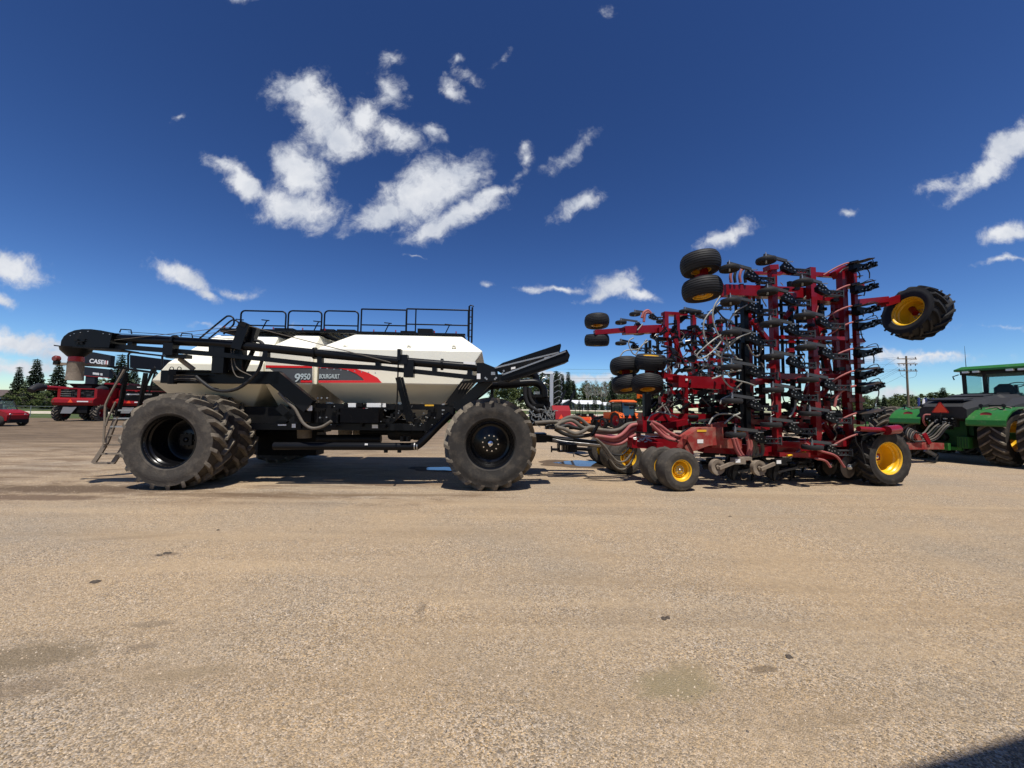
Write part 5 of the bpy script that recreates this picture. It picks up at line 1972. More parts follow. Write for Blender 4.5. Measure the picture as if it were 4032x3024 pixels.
# hydraulic blocks and small fittings among the tubes
cr = random.Random(21)
mb = MB()
for i in range(170):
    x, y, off = cr.uniform(2780, 3340), cr.uniform(1540, 1790), cr.uniform(1.3, 3.6)
    p = D(x, y, off)
    mb.box(p, (cr.uniform(.1, .5), cr.uniform(.05, .2), cr.uniform(.04, .16)))
tag(dpart(mb, 'inner_frame_parts', BLK, smooth=0), kind='stuff')
mb = MB()
for i in range(230):
    x, y, off = cr.uniform(2890, 3330), cr.uniform(1120, 1740), cr.uniform(.5, 1.5)
    p = D(x, y, off)
    mb.box(p, (cr.uniform(.05, .22), cr.uniform(.05, .15), cr.uniform(.03, .09)))
tag(dpart(mb, 'bracket_plates', BLK, smooth=0), kind='stuff')
mb = MB()
for i in range(130):
    x, y, off = cr.uniform(2880, 3330), cr.uniform(1090, 1770), cr.uniform(.35, 1.2)
    p = D(x, y, off)
    d = Vector((cr.uniform(-1, 1), .2, cr.uniform(-1, 1))).normalized() * cr.uniform(.04, .12)
    mb.tube([p, p + d], .012, 6)
tag(dpart(mb, 'hose_ferrules', STEEL), kind='stuff')
mb = MB()
for i in range(22):
    x, y, off = cr.uniform(2960, 3340), cr.uniform(1130, 1740), cr.uniform(.5, 1.2)
    p = D(x, y, off)
    mb.box(p, (cr.uniform(.06, .2), .08, cr.uniform(.05, .14)))
tag(dpart(mb, 'gusset_plates', RED, smooth=0), kind='stuff')
# tie bands on the outermost tube
for y in range(1090, 1660, 38):
    dbar('tie_band', (3368, y), (3384, y), .19, .012, .49, BLK)
# raised castor pair of the near wing
for x, y in ((2757, 1040), (2764, 1140)):
    wheel('castor_rib', drill, D(x, y, .55), (0.06, -.08, -1), origin=DO)
dbar('castor_fork', (2772, 1040), (2772, 1140), .10, .16, .58, up=DA)
dpart(MB().prism([D(x, y, .5) for x, y in ((2752, 1078), (2775, 1070), (2805, 1100), (2850, 1118), (2850, 1168), (2800, 1145), (2752, 1100))], -DN * .16), 'castor_arm', RED, smooth=0)
# raised front wheel of the near wing with its arm
wc = D(3606, 1234, .35)
wheel('drill_lug', drill, wc, (-.97, -.10, .20), spin=.4, origin=DO)
dbar('wheel_arm', (3370, 1192), (3490, 1180), .14, .15, .6)
dbar('wheel_arm', (3470, 1196), (3560, 1170), .2, .20, .65)
dpart(MB().cyl(wc, D(3560, 1180, .9), .07, 12), 'axle_stub', RED)
# wheels on the ground
wf = D(3508, 1785, 0)
wheel('drill_lug_dusty', drill, dal((wf.x, wf.y, .67), .26), DN, spin=.2, origin=DO)
wheel('drill_lug_dusty', drill, dal((wf.x - .05, wf.y, .67), 1.05), DN, spin=.5, origin=DO)
wheel('drill_lug_dusty', drill, dal((wf.x, wf.y, .67), 5.0), -DN, spin=.9, origin=DO)
dpart(MB().bar(dal((wf.x, wf.y, .67), .3), dal((wf.x, wf.y, .67), 4.9), .16, .16), 'axle', RED)
wcst = D(2688, 1853, 0)
wheel('castor_dusty', drill, dal((wcst.x, wcst.y, .455), .20), DN, origin=DO)
wheel('castor_dusty', drill, dal((wcst.x - .05, wcst.y, .455), .82), DN, origin=DO)
wmid = D(2462, 1815, 2.4)
for k in (0, .48):
    wheel('castor_dusty', drill, dal((wmid.x - .10 * k, wmid.y, .455), k), (.25, -1, 0), origin=DO)
wheel('castor_dusty', drill, dal((wcst.x, wcst.y, .455), 4.4), -DN, origin=DO)
# dusty red guard over the castor pair
zg = lambda x, y: (2250 + x * .40687, 1400 + y * .40687)
dpart(MB().prism([D(*zg(*q), .30) for q in ((1150, 760), (1240, 700), (1465, 692), (1478, 862), (1330, 872), (1180, 926), (1108, 790))], -DN * .30), 'castor_guard', REDD, smooth=0)
dpart(MB().cyl(D(*zg(1105, 780), .35), D(*zg(1045, 895), .4), .07, 14), 'castor_spring', REDD, smooth=60)
dpart(MB().cyl(D(*zg(1110, 770), .3), D(*zg(1095, 810), .3), .045, 10), 'castor_pivot', REDD, smooth=60)
dbar('castor_leg', zg(1100, 860), zg(1150, 960), .12, .14, .4, REDD)
dbar('main_tube', zg(1330, 690), zg(1480, 660), .15, .12, .5, REDD)
for x0, x1, y0, y1, m_ in ((1218, 1275, 812, 848, LBL), (1215, 1305, 718, 738, LBLY)):
    q = [D(*zg(x0, y0), .296), D(*zg(x1, y0), .296), D(*zg(x1, y1), .296), D(*zg(x0, y1), .296)]
    dpart(MB().prism(q, DN * .004), 'label', m_, smooth=0)
# main frame near the ground
dbar('main_tube', zg(1330, 845), zg(1620, 850), .2, .22, .55, REDD)
dbar('main_tube', (2480, 1742), (2760, 1755), .24, .24, 1.2)
dbar('main_tube', (2760, 1760), (3400, 1795), .24, .24, .75)
dbar('main_tube', (3050, 1752), (3320, 1745), .16, .14, .45)
dbar('main_tube', (3060, 1788), (3180, 1790), .14, .10, .40)
dbar('main_tube', (3200, 1775), (3400, 1800), .2, .22, 1.1)
dbar('frame_lug', (3360, 1786), (3400, 1800), .2, .2, .6)
dbar('main_tube', (2520, 1640), (3350, 1655), .22, .22, 2.6)
dbar('main_tube', (2550, 1735), (3350, 1745), .24, .24, 2.6)
dbar('main_tube', (2640, 1680), (3350, 1690), .22, .22, 3.6)
for x in (2600, 2750, 2900, 3060, 3210, 3340):
    a = D(x, 1760, .7)
    dpart(MB().bar(a, dal(a, 4.2), .18, .18), 'cross_tube', RED, smooth=0)
# tubular arm with the round red end
dpart(MB().cyl(D(3380, 1688, -.05), D(3500, 1696, -.05), .06, 12), 'marker_arm', RED, smooth=60)
dpart(MB().cyl(D(3490, 1695, -.12), D(3534, 1690, -.02), .105, 18), 'marker_arm_end', RED, smooth=60)
# openers at working height along the ground
for (px, py, off, k) in ((2822, 1838, .15, 0), (2985, 1842, .2, 0)):
    p = D(px, py, off)
    e = empty('opener', p - DO, 0, drill)
    e.rotation_euler = (0, 0, DYAW)
    me = MB().lathe([(.05, -.02), (.09, -.05), (.13, -.05), (.17, -.055), (.175, 0), (.17, .055), (.13, .05), (.09, .05), (.05, .02)], 22, None, closed=True).mesh('packer_wheel', MUDDY, 40)
    link_mesh('packer_wheel', me, e)
    link_mesh('spindle', MB().cyl((0, -.07, 0), (0, .07, 0), .045, 12).mesh('spindle', MUDDY, 40), e)
    link_mesh('packer_arm', MB().bar((0, -.08, -.02), (.38, -.06, .10), .05, .07).mesh('packer_arm', MUDDY if k == 0 else BLKD, 0), e)
    link_mesh('knuckle', MB().box((.52, -.02, .13), (.28, .14, .13)).box((.75, .05, .17), (.3, .1, .07)).mesh('knuckle', BLKD if px > 2900 else MUDDY, 0), e)
    link_mesh('hoe_tip', MB().prism([(.44, -.03, .10), (.54, -.03, .10), (.50, -.03, -.10), (.44, -.03, -.20), (.40, -.03, -.31), (.37, -.03, -.20), (.39, -.03, -.05)], (0, .05, 0)).mesh('hoe_tip', BLKD, 0), e)
    q = MB().prism([(.40, -.095, .10), (.52, -.095, .10), (.52, -.095, .18), (.40, -.095, .18)], (0, .003, 0)).mesh('label', LBL, 0)
    link_mesh('label', q, e)
for i in range(16):
    px, off = cr.uniform(2780, 3300), cr.uniform(.7, 3.6)
    c0 = D(px, 1800, off)
    opener(Vector((c0.x, c0.y, .27)), 'work', sc=.95)
for (px, py, off) in ((3268, 1828, .7), (3340, 1838, .25), (3230, 1820, 1.6), (3300, 1822, 2.2)):
    p = D(px, py, off)
    e = empty('disc_bander', p - DO, 0, drill)
    e.rotation_euler = (0, 0, DYAW + .15)
    link_mesh('disc', MB().lathe([(.001, -.01), (.26, 0), (.27, .003), (.26, .006), (.001, .018)], 30).mesh('disc', RUST, 50), e)
    link_mesh('hub', MB().lathe([(.001, -.08), (.05, -.07), (.07, -.03), (.07, .0)], 14).mesh('hub', STEEL, 40), e)
    link_mesh('disc_arm', MB().bar((0, -.05, 0), (.22, -.05, .16), .06, .07).bar((.22, -.05, .16), (.15, .05, .4), .06, .07).mesh('disc_arm', BLKD, 0), e)
for pts in (((3170, 1745), (3230, 1775), (3290, 1795), (3325, 1840)), ((3210, 1805), (3250, 1815), (3270, 1840))):
    dtube('fertilizer_hose', pts, .026, .1, REDH)
for p, q, m_ in (((3095, 1815), (3150, 1770), STEEL), ((3100, 1795), (3170, 1780), YEL), ((3040, 1815), (3110, 1805), BLKD), ((3000, 1800), (3040, 1830), BLKD)):
    dpart(MB().cyl(D(*p, .3), D(*q, .5), .025, 8), 'trip_cylinder', m_, smooth=60)
mb = MB()
for i in range(120):
    x, y, off = cr.uniform(2780, 3400), cr.uniform(1775, 1850), cr.uniform(.6, 2.8)
    p = D(x, y, off)
    mb.box(p, (cr.uniform(.05, .35), cr.uniform(.04, .12), cr.uniform(.03, .1)))
tag(dpart(mb, 'undercarriage_parts', BLKD, smooth=0), kind='stuff')

# far wing, seen from its upper side -------------------------------
FO = 5.4
FARP = [(2500, 1237, 5.6), (2445, 1270, 5.4), (2445, 1352, 5.4), (2515, 1312, 5.5), (2606, 1266, 5.4), (2607, 1337, 5.4), (2697, 1226, 5.0), (2738, 1230, 4.6), (2728, 1290, 5.0), (2722, 1346, 4.8), (2640, 1420, 4.6), (2702, 1457, 4.2), (2768, 1447, 4.0), (2567, 1552, 4.0), (2688, 1586, 3.2), (2782, 1537, 3.4), (2616, 1645, 2.8), (2668, 1556, 3.6), (2810, 1350, 4.6), (2840, 1265, 4.8), (2720, 1640, 2.6), (2800, 1620, 2.6), (2480, 1592, 4.4), (2850, 1400, 3.6), (2660, 1500, 4.0)]
for (x, y, off) in FARP:
    opener(D(x, y, off), 'near' if (x + y) % 2 else 'far', sc=.98, dz=random.uniform(-.3, .3))
dbar('wing_beam', (2455, 1302), (2600, 1296), .3, .28, FO)
dbar('wing_beam', (2590, 1300), (2900, 1330), .2, .18, FO - .2)
dbar('castor_arm', (2340, 1310), (2460, 1300), .16, .17, FO)
for y in (1265, 1340):
    wheel('castor_rib', drill, D(2350, y, FO + .35), (0.0, .10, 1 if y < 1300 else -1), origin=DO)
dbar('wing_beam', (2610, 1235), (2700, 1240), .25, .12, FO + .1)
for x, yb, yt in ((2622, 1330, 1230), (2735, 1560, 1228), (2800, 1560, 1240), (2668, 1450, 1240), (2840, 1600, 1260), (2640, 1700, 1330)):
    dcol('wing_tube', x, yb, yt, .15, .14, FO - .3)
for p, q in (((2640, 1300), (2680, 1400)), ((2660, 1360), (2720, 1480)), ((2740, 1290), (2790, 1400)), ((2660, 1420), (2800, 1430)), ((2700, 1380), (2860, 1400))):
    dbar('wing_brace', p, q, .09, .09, FO - .5)
for x, yb, yt in ((2545, 1480, 1340), (2560, 1480, 1340), (2590, 1420, 1330), (2660, 1300, 1260)):
    dcol('lift_mast', x, yb, yt, .08, .08, 4.9, BLK)
# lifted castors of the inner frame
for x, y, off, o_ in ((2460, 1442, 3.5, (0, -.22, -1)), (2561, 1425, 2.9, (.0, -.28, 1)), (2467, 1512, 3.5, (.08, -.25, -1)), (2548, 1512, 2.9, (.05, .30, 1))):
    wheel('castor_rib', drill, D(x, y, off), o_, origin=DO)
dbar('castor_fork', (2463, 1440), (2466, 1510), .12, .2, 3.5, up=DA)
dbar('castor_fork', (2566, 1440), (2560, 1505), .12, .22, 2.95, up=DA)
dbar('castor_arm', (2545, 1470), (2620, 1480), .18, .18, 3.0)
dpart(MB().cyl(D(2625, 1495, 2.7), D(2690, 1500, 2.7), .07, 12), 'castor_spring', RED, smooth=60)
dbar('castor_arm', (2600, 1480), (2700, 1490), .2, .15, 2.9)
dbar('main_tube', (2660, 1502), (2910, 1515), .3, .34, 2.5)
dbar('main_tube', (2640, 1545), (2880, 1540), .16, .13, 3.4)
dbar('main_tube', (2700, 1600), (2900, 1590), .16, .13, 3.2)
dbar('main_tube', (2560, 1690), (2700, 1660), .2, .16, 2.2)
q = [D(x, y, 2.49 - .16) for x, y in ((2699, 1491), (2708, 1491), (2708, 1499), (2699, 1499))]
dpart(MB().prism(q, DN * .004), 'label', LBL, smooth=0)
q = [D(x, y, 4.2) for x, y in ((2508, 1543), (2534, 1541), (2534, 1567), (2508, 1569))]
dpart(MB().prism(q, -DN * .02), 'warning_sign', ORANGE, smooth=0)
dcol('lift_mast', 2543, 1640, 1550, .14, .12, 2.2, BLK)
dcol('lift_mast', 2556, 1640, 1545, .08, .1, 2.3, BLK)
dcol('wing_tube', 2610, 1720, 1560, .18, .18, 3.4)
dcol('wing_tube', 2700, 1720, 1500, .13, .13, 3.0)
dcol('wing_tube', 2850, 1740, 1520, .13, .13, 2.4)
dcol('hose_tower', 2527, 1700, 1655, .10, .3, 1.2, RED)
dcol('hose_tower', 2545, 1700, 1658, .13, .3, 1.2, BLK)
dbar('hose_tower', (2510, 1703), (2562, 1703), .3, .03, 1.1, BLKD)
mb = MB()
for i in range(300):
    x, y, off = cr.uniform(2560, 2900), cr.uniform(1280, 1690), cr.uniform(2.4, 5.3)
    p = D(x, y, off)
    mb.bar(p, p + Vector((cr.uniform(-.3, .3), cr.uniform(-.2, .2), cr.uniform(-.25, .25))), cr.uniform(.03, .08), cr.uniform(.03, .08))
tag(dpart(mb, 'bracket_plates', BLK, smooth=0), kind='stuff')
mb = MB()
for i in range(30):
    x, y, off = cr.uniform(2600, 2900), cr.uniform(1280, 1700), cr.uniform(2.4, 5.2)
    p = D(x, y, off)
    mb.box(p, (cr.uniform(.06, .2), .1, cr.uniform(.05, .14)))
tag(dpart(mb, 'gusset_plates', RED, smooth=0), kind='stuff')
mb = MB()
for i in range(70):
    x, y, off = cr.uniform(2540, 2900), cr.uniform(1300, 1720), cr.uniform(2.2, 5.0)
    p = D(x, y, off)
    d = Vector((cr.uniform(-1, 1), .2, cr.uniform(-1, 1))).normalized() * cr.uniform(.06, .16)
    mb.tube([p, p + d], .016, 6)
tag(dpart(mb, 'hose_ferrules', STEEL), kind='stuff')

# hoses -----------------------------------------------------------
z4 = lambda x, y: (2250 + x * .40687, 950 + y * .40687)
z5 = zg
WH = [([(1440, 530), (1378, 640), (1370, 760), (1420, 900), (1500, 1000), (1600, 1130)], PALEH),
      ([(1440, 590), (1330, 700), (1278, 800), (1295, 950), (1380, 1050), (1480, 1070), (1560, 980), (1640, 920), (1730, 885)], PALEH),
      ([(1700, 615), (1590, 680), (1515, 800), (1500, 920), (1530, 1040), (1610, 1140)], PALEH),
      ([(1500, 880), (1380, 950), (1240, 1070), (1215, 1115), (1260, 1135), (1350, 1080), (1440, 980), (1480, 900)], PALEH),
      ([(1460, 1200), (1455, 1100), (1530, 980), (1640, 920), (1720, 890)], PALEH),
      ([(1480, 1250), (1560, 1330), (1700, 1370), (1780, 1400)], PALEH),
      ([(1640, 1250), (1520, 1270), (1420, 1310), (1360, 1330)], PALEH),
      ([(1470, 1260), (1470, 1330), (1540, 1410), (1640, 1440)], PALEH),
      ([(1650, 1500), (1560, 1490), (1470, 1520), (1440, 1570)], PALEH),
      ([(1390, 640), (1450, 720), (1490, 760), (1500, 830)], BLKH),
      ([(1380, 1080), (1450, 1120), (1600, 1140), (1650, 1150)], PALEH),
      ([(1700, 1000), (1760, 1100), (1820, 1100), (1840, 1000), (1800, 940)], GREYH),
      ([(1650, 1370), (1570, 1450), (1530, 1530), (1480, 1600)], GREYH)]
for i, (pts, m_) in enumerate(WH):
    dtube('seed_hose', [z4(*p) for p in pts], .017, .12 + .03 * (i % 3), m_)
for pts, m_, off in (([(1330, 665), (1370, 600), (1440, 565), (1560, 570), (1640, 610)], PALEH, .4), ([(1480, 660), (1560, 590), (1630, 560)], PALEH, .4), ([(1440, 470), (1460, 420), (1540, 400)], PALEH, .2),
                     ([(2150, 340), (2175, 420), (2160, 520), (2110, 600)], PALEH, .5), ([(2060, 720), (2110, 770), (2170, 770), (2200, 720), (2170, 680)], GREYH, .5), ([(740, 630), (770, 580), (850, 550), (950, 570), (1030, 600)], PALEH, 2.0),
                     ([(820, 540), (880, 490), (910, 470)], GREYH, 2.4), ([(910, 490), (950, 560), (960, 600)], PALEH, 2.4), ([(660, 340), (690, 380), (715, 390)], PALEH, 3.5), ([(1260, 410), (1330, 480), (1380, 540), (1440, 570)], GREYH, 1.8)):
    dtube('seed_hose', [z5(*p) for p in pts], .02, off, m_)
for i in range(34):
    x, y, off = cr.uniform(2900, 3320), cr.uniform(1120, 1700), cr.uniform(.5, 1.3)
    pts = [(x, y)]
    for k in range(3):
        pts.append((pts[-1][0] + cr.uniform(-22, 22), pts[-1][1] + cr.uniform(18, 40)))
    dtube('seed_hose', pts, .014, off, [BLKH, GREYH, PALEH, BLKH, REDH][i % 5], 6, 4)
for i in range(30):
    x, y, off = cr.uniform(2520, 2880), cr.uniform(1290, 1640), cr.uniform(2.4, 5.0)
    pts = [(x, y)]
    for k in range(3):
        pts.append((pts[-1][0] + cr.uniform(-20, 20), pts[-1][1] + cr.uniform(10, 24)))
    dtube('seed_hose', pts, .018, off, [BLKH, GREYH, PALEH][i % 3], 6, 4)
for pts in ([(600, 935), (560, 960), (555, 1000), (590, 1080), (640, 1110)], [(730, 950), (650, 1040), (520, 1060), (460, 1130)], [(740, 970), (680, 1010), (620, 1100)], [(690, 800), (640, 860)]):
    dtube('seed_hose', [z4(*p) for p in pts], .022, 4.6, PALEH)
# black lines hanging between the disc banders
z6 = lambda x, y: (2850 + x * .42947, 950 + y * .42947)
for pts in ([(1215, 260), (1245, 300), (1245, 340)], [(1310, 245), (1335, 290), (1335, 340)], [(1300, 440), (1285, 500)], [(1230, 630), (1270, 660), (1280, 690)], [(1335, 620), (1370, 660), (1365, 690)], [(1300, 755), (1258, 810), (1270, 880), (1300, 920)], [(1255, 1020), (1280, 1060), (1280, 1110)], [(1345, 1015), (1375, 1060), (1375, 1120)], [(1330, 1205), (1300, 1240), (1310, 1280)], [(1380, 1330), (1420, 1370), (1410, 1440), (1380, 1500)], [(1140, 240), (1090, 260), (1060, 290)]):
    dtube('nozzle_line', [z6(*p) for p in pts], .013, .1, BLKH, 6)
z7 = lambda x, y: (2850 + x * .42947, 1400 + y * .42947)
for pts in ([(1280, 560), (1300, 620), (1300, 660)], [(1350, 560), (1370, 620), (1385, 660)], [(1205, 740), (1215, 800), (1260, 870), (1300, 990)], [(1270, 750), (1260, 820), (1280, 900)]):
    dtube('nozzle_line', [z7(*p) for p in pts], .013, .0, BLKH, 6)
dtube('fertilizer_hose', [z7(*p) for p in ((1195, 282), (1110, 300), (1040, 370), (1015, 470))], .03, .2, REDH)
for pts in ([(550, 690), (600, 730), (660, 730), (685, 690), (660, 645)], [(650, 340), (660, 420), (640, 510), (600, 565)]):
    dtube('seed_hose', [z7(*p) for p in pts], .02, .3, PALEH)
# loops at the wing top
for x, m_ in ((1550, REDH), (1590, BLKH), (1640, REDH), (1690, BLKH)):
    dtube('fertilizer_hose', [z4(x - 5, 400), z4(x - 12, 340), z4(x + 5, 280), z4(x + 30, 265)], .035, .7, m_)
for pts in ([(680, 740), (700, 690), (740, 670), (770, 700)], [(700, 780), (715, 700), (760, 690)]):
    dtube('fertilizer_hose', [z4(*p) for p in pts], .05, FO - .1, REDH)
# big hoses from the cart into the drill
BIG = [([(100, 890), (400, 868), (480, 885), (560, 832), (650, 800), (780, 812), (880, 885), (950, 942), (1040, 965)], GREYH, 1.75, .047),
       ([(420, 945), (520, 885), (640, 848), (720, 870), (800, 930), (880, 972), (1000, 985)], GREYH, 1.7, .047),
       ([(430, 950), (560, 985), (650, 1030), (740, 1055), (860, 1020), (940, 962), (1030, 955)], GREYH, 1.6, .05),
       ([(420, 985), (560, 1060), (720, 1100), (880, 1090), (1030, 1060)], BLKH, 1.75, .05),
       ([(300, 930), (480, 960), (600, 930), (700, 960), (820, 980), (1000, 1010)], BLKH, 1.95, .05),
       ([(560, 900), (640, 890), (700, 920), (800, 975), (960, 1000)], REDH, 2.0, .045),
       ([(1020, 985), (1150, 1000), (1300, 1012), (1430, 985), (1540, 915), (1640, 895), (1740, 880)], GREYH, 1.5, .047),
       ([(1020, 1040), (1180, 1042), (1320, 1040), (1450, 1010), (1560, 950), (1740, 900)], GREYH, 1.6, .047),
       ([(1030, 1085), (1200, 1110), (1330, 1122), (1440, 1080), (1520, 1010), (1600, 930), (1740, 905)], REDH, 1.35, .045),
       ([(1040, 1100), (1220, 1140), (1360, 1155), (1480, 1110), (1580, 1010), (1740, 940)], REDH, 1.4, .045),
       ([(1060, 1130), (1240, 1180), (1400, 1190), (1520, 1130), (1620, 1040), (1740, 975)], REDH, 1.45, .045),
       ([(1080, 1150), (1260, 1210), (1420, 1215), (1560, 1140), (1640, 1090), (1740, 1060)], REDH, 1.4, .042),
       ([(1900, 880), (2000, 930), (2100, 1040), (2200, 1120), (2300, 1170)], REDH, 1.3, .05),
       ([(1900, 950), (2000, 1000), (2100, 1090), (2250, 1170)], REDH, 1.2, .05)]
for pts, m_, off, r in BIG:
    dtube('air_hose', [z2(*p) for p in pts], r, off, m_, 10)
dpart(MB().tube(spl([D(*z2(x, y), 1.3) for x, y in ((1000, 1060), (1030, 1000), (1070, 930), (1090, 880))], 4), .03, 8), 'hose_tie', BLK, smooth=60)
dpart(MB().tube(spl([D(*z2(x, y), 1.35) for x, y in ((980, 1090), (1050, 1000), (1100, 890))], 4), .03, 8), 'hose_tie', BLK, smooth=60)
for k, pts in enumerate(([(1050, 1130), (1180, 1240), (1300, 1400), (1400, 1490), (1520, 1470), (1630, 1320), (1700, 1190), (1830, 1160)], [(1060, 1150), (1190, 1290), (1320, 1480), (1450, 1560), (1560, 1540), (1640, 1400), (1680, 1240), (1760, 1150)],
                         [(1100, 1170), (1250, 1340), (1380, 1390), (1480, 1370), (1580, 1260), (1660, 1150)], [(1130, 1250), (1280, 1470), (1380, 1590), (1480, 1610), (1570, 1560), (1650, 1400), (1700, 1220)])):
    dtube('hydraulic_hose', [z2(*p) for p in pts], .022, 1.15 + .05 * k, GREYH if k != 2 else BLKH, 8)
mb = MB()
for k in range(16):
    x, y = cr.uniform(1620, 1880), cr.uniform(1100, 1190)
    p = D(*z2(x, y), 1.05)
    mb.tube([p, p + Vector((.07, 0, cr.uniform(-.02, .05)))], .016, 6)
tag(dpart(mb, 'hose_ferrules', STEEL), kind='stuff')
dbar('hose_bracket', z2(1700, 1040), z2(1920, 1035), .25, .03, 1.1, BLKD)
# dusty hoses dropping behind the guard
for pts, m_ in (([(1590, 800), (1620, 900), (1660, 970), (1700, 980), (1715, 900), (1700, 790), (1690, 720)], REDH), ([(1560, 800), (1600, 920), (1660, 1000), (1720, 990), (1740, 900), (1730, 800)], REDH),
                ([(1770, 760), (1780, 880), (1760, 960), (1800, 960), (1790, 880)], GREYH), ([(1740, 770), (1760, 880), (1740, 960), (1690, 980)], GREYH), ([(1800, 780), (1850, 880), (1840, 960), (1800, 960)], GREYH)):
    dtube('air_hose', [z5(*p) for p in pts], .04, .45, m_, 10)
for pts in ([(780, 640), (860, 680), (940, 740), (1040, 790)], [(770, 660), (850, 740), (920, 800), (1040, 830)], [(1060, 770), (1100, 730), (1190, 700)]):
    dtube('air_hose', [z5(*p) for p in pts], .04, .9, BLKH if pts[0][0] > 1000 else REDH, 10)
# tongue to the tractor
dpart(MB().bar(D(3330, 1760, 2.6), Vector((13.6, 13.5, .62)), .22, .22), 'tongue', RED, smooth=0)
# ------------------------------------------------------------------ green tractor hitched to the drill
TH = R_(20)
TP = Vector((16.73, 14.48, 0))
trac = empty('green_tractor', TP, TH)
tag(trac, 'large green articulated tractor with dual tyres hitched ahead of the red drill', 'tractor')


def tw(x, y, z):
    c, s = math.cos(TH), math.sin(TH)
    return Vector((TP.x + x * c - y * s, TP.y + x * s + y * c, z))


def tl(name, mb, material, smooth=30, parent=None):
    return mb.build(name, material, parent or trac, None, smooth)


for x in (0, 3.95):
    for y, o_ in ((-1.12, -1), (-1.98, -1), (1.12, 1), (1.98, 1)):
        wheel('tractor', trac, (x, y, 1.02), (0, o_, 0), spin=.3 * abs(y))
    tl('axle', MB().bar((x, -1.95, 1.02), (x, 1.95, 1.02), .24, .24), DGREEN, 0)
# fenders
for s in (-1, 1):
    prof = [(-1.08, 1.40), (-1.06, 1.56), (-.92, 1.70), (-.60, 1.88), (-.2, 1.99), (.25, 2.03), (.75, 1.98), (1.15, 1.78)]
    inn = [(x + .03, z - .05) for x, z in prof]
    lp = prof + inn[::-1]
    y0, y1 = (s * .60, s * 1.52)
    f = tl('fender', MB().prism([(x, y0, z) for x, z in lp], (0, y1 - y0, 0)), GREEN, 25)
    tl('tail_lamp', MB().lathe([(.001, -.02), (.10, -.015), (.14, .0)], 20, Matrix.Translation((-.86, s * 1.02, 1.765)) @ Matrix.Rotation(R_(-62), 4, 'Y') @ Matrix.Rotation(R_(90), 4, 'X') @ Matrix.Scale(.55, 4, (1, 0, 0))), LAMPR, 40, f)
    for yy in (.78, 1.3):
        mb = MB().cyl((-.45, s * yy, 1.93), (-.45, s * yy, 2.03), .02, 8)
        mb.lathe([(.001, -.04), (.05, -.03), (.055, .03), (.001, .035)], 14, Matrix.Translation((-.45, s * yy, 2.07)) @ Matrix.Rotation(R_(90), 4, 'Z'))
        tl('work_lamp', mb, PLAS, 40, f)
# dark moulded cover over the rear frame
def ring(x, w, zt, zb, ch=.18):
    return [Vector((x, -w, zb)), Vector((x, w, zb)), Vector((x, w, zt - ch)), Vector((x, w - ch, zt)), Vector((x, -w + ch, zt)), Vector((x, -w, zt - ch))]


mb = MB().loft([ring(-1.0, .62, 2.02, 1.6, .1), ring(-.7, .66, 2.16, 1.5), ring(-.05, .72, 2.28, 1.5), ring(.5, .75, 2.36, 1.5), ring(.55, .70, 2.40, 1.5), ring(1.4, .72, 2.48, 1.5), ring(1.5, .78, 2.52, 1.4), ring(2.9, .80, 2.56, 1.4)])
tl('rear_cover', mb, PLAS, 25)
for x0, x1 in ((-.75, -.10), (.62, 1.36), (1.6, 2.6)):
    tl('cover_panel', MB().box(((x0 + x1) / 2, 0, (2.30 if x0 < 0 else (2.47 if x0 < 1 else 2.575))), (x1 - x0, .95, .05), Matrix.Rotation(R_(-7 if x0 < 1 else -2), 3, 'Y')), PLAS, 0)
mb = MB().loft([ring(.2, 1.18, 2.10, 1.9, .08), ring(1.0, 1.25, 2.36, 1.7, .2), ring(2.9, 1.25, 2.48, 1.6, .2)])
tl('fuel_tank_cover', mb, PLAS, 25)
# slow-moving-vehicle triangle on its bracket
def tri(r, x, th, m_, nm, par=None, inner=None):
    pts = [(x, r * math.sin(a), 1.93 + r * math.cos(a)) for a in (0, 2.0944, 4.1888)]
    pts2 = []
    for i in range(3):
        a, b_ = Vector(pts[i]), Vector(pts[(i + 1) % 3])
        pts2 += [a.lerp(b_, .08), a.lerp(b_, .92)]
    return tl(nm, MB().prism(pts2, (th, 0, 0)), m_, 0, par)


st = tri(.29, -1.13, .01, SMVR, 'slow_vehicle_sign')
tri(.235, -1.137, .006, SMV, 'sign_centre', st)
tl('sign_bracket', MB().bar((-1.11, 0, 1.5), (-1.11, 0, 2.0), .05, .03), PLAS, 0)
# rear frame, hitch and plumbing
tl('rear_frame', MB().b2((-.75, -.5, .55), (.9, .5, 1.5)), DGREEN, 0)
tl('rear_frame', MB().b2((.9, -.42, .6), (4.4, .42, 1.5)), DGREEN, 0)
tl('valve_stack', MB().b2((-.98, -.34, 1.30), (-.75, .34, 1.66)), PLAS, 0)
tr_ = random.Random(4)
mb = MB()
for i in range(50):
    mb.box((-1.02 - tr_.random() * .06, tr_.uniform(-.36, .36), tr_.uniform(1.22, 1.68)), (tr_.uniform(.05, .16), tr_.uniform(.03, .09), tr_.uniform(.03, .07)))
tag(tl('coupler_fittings', mb, BLKD, 0), kind='stuff')
mb = MB()
for i in range(16):
    y, z = tr_.uniform(-.36, .36), tr_.uniform(1.25, 1.6)
    mb.cyl((-1.06, y, z), (-1.16, y, z), .022, 8)
tag(tl('coupler_ends', mb, STEEL, 0), kind='stuff')
tl('drawbar', MB().bar((-.5, 0, .52), (-1.45, 0, .52), .16, .10), GREEN, 0)
tl('drawbar_clevis', MB().b2((-1.15, -.16, .45), (-.95, .16, .70)), GREEN, 0)
tl('drawbar_support', MB().b2((-.95, -.42, .46), (-.82, .42, .58)).b2((-.95, -.42, .58), (-.82, -.34, .85)).b2((-.95, .34, .58), (-.82, .42, .85)), GREEN, 0)
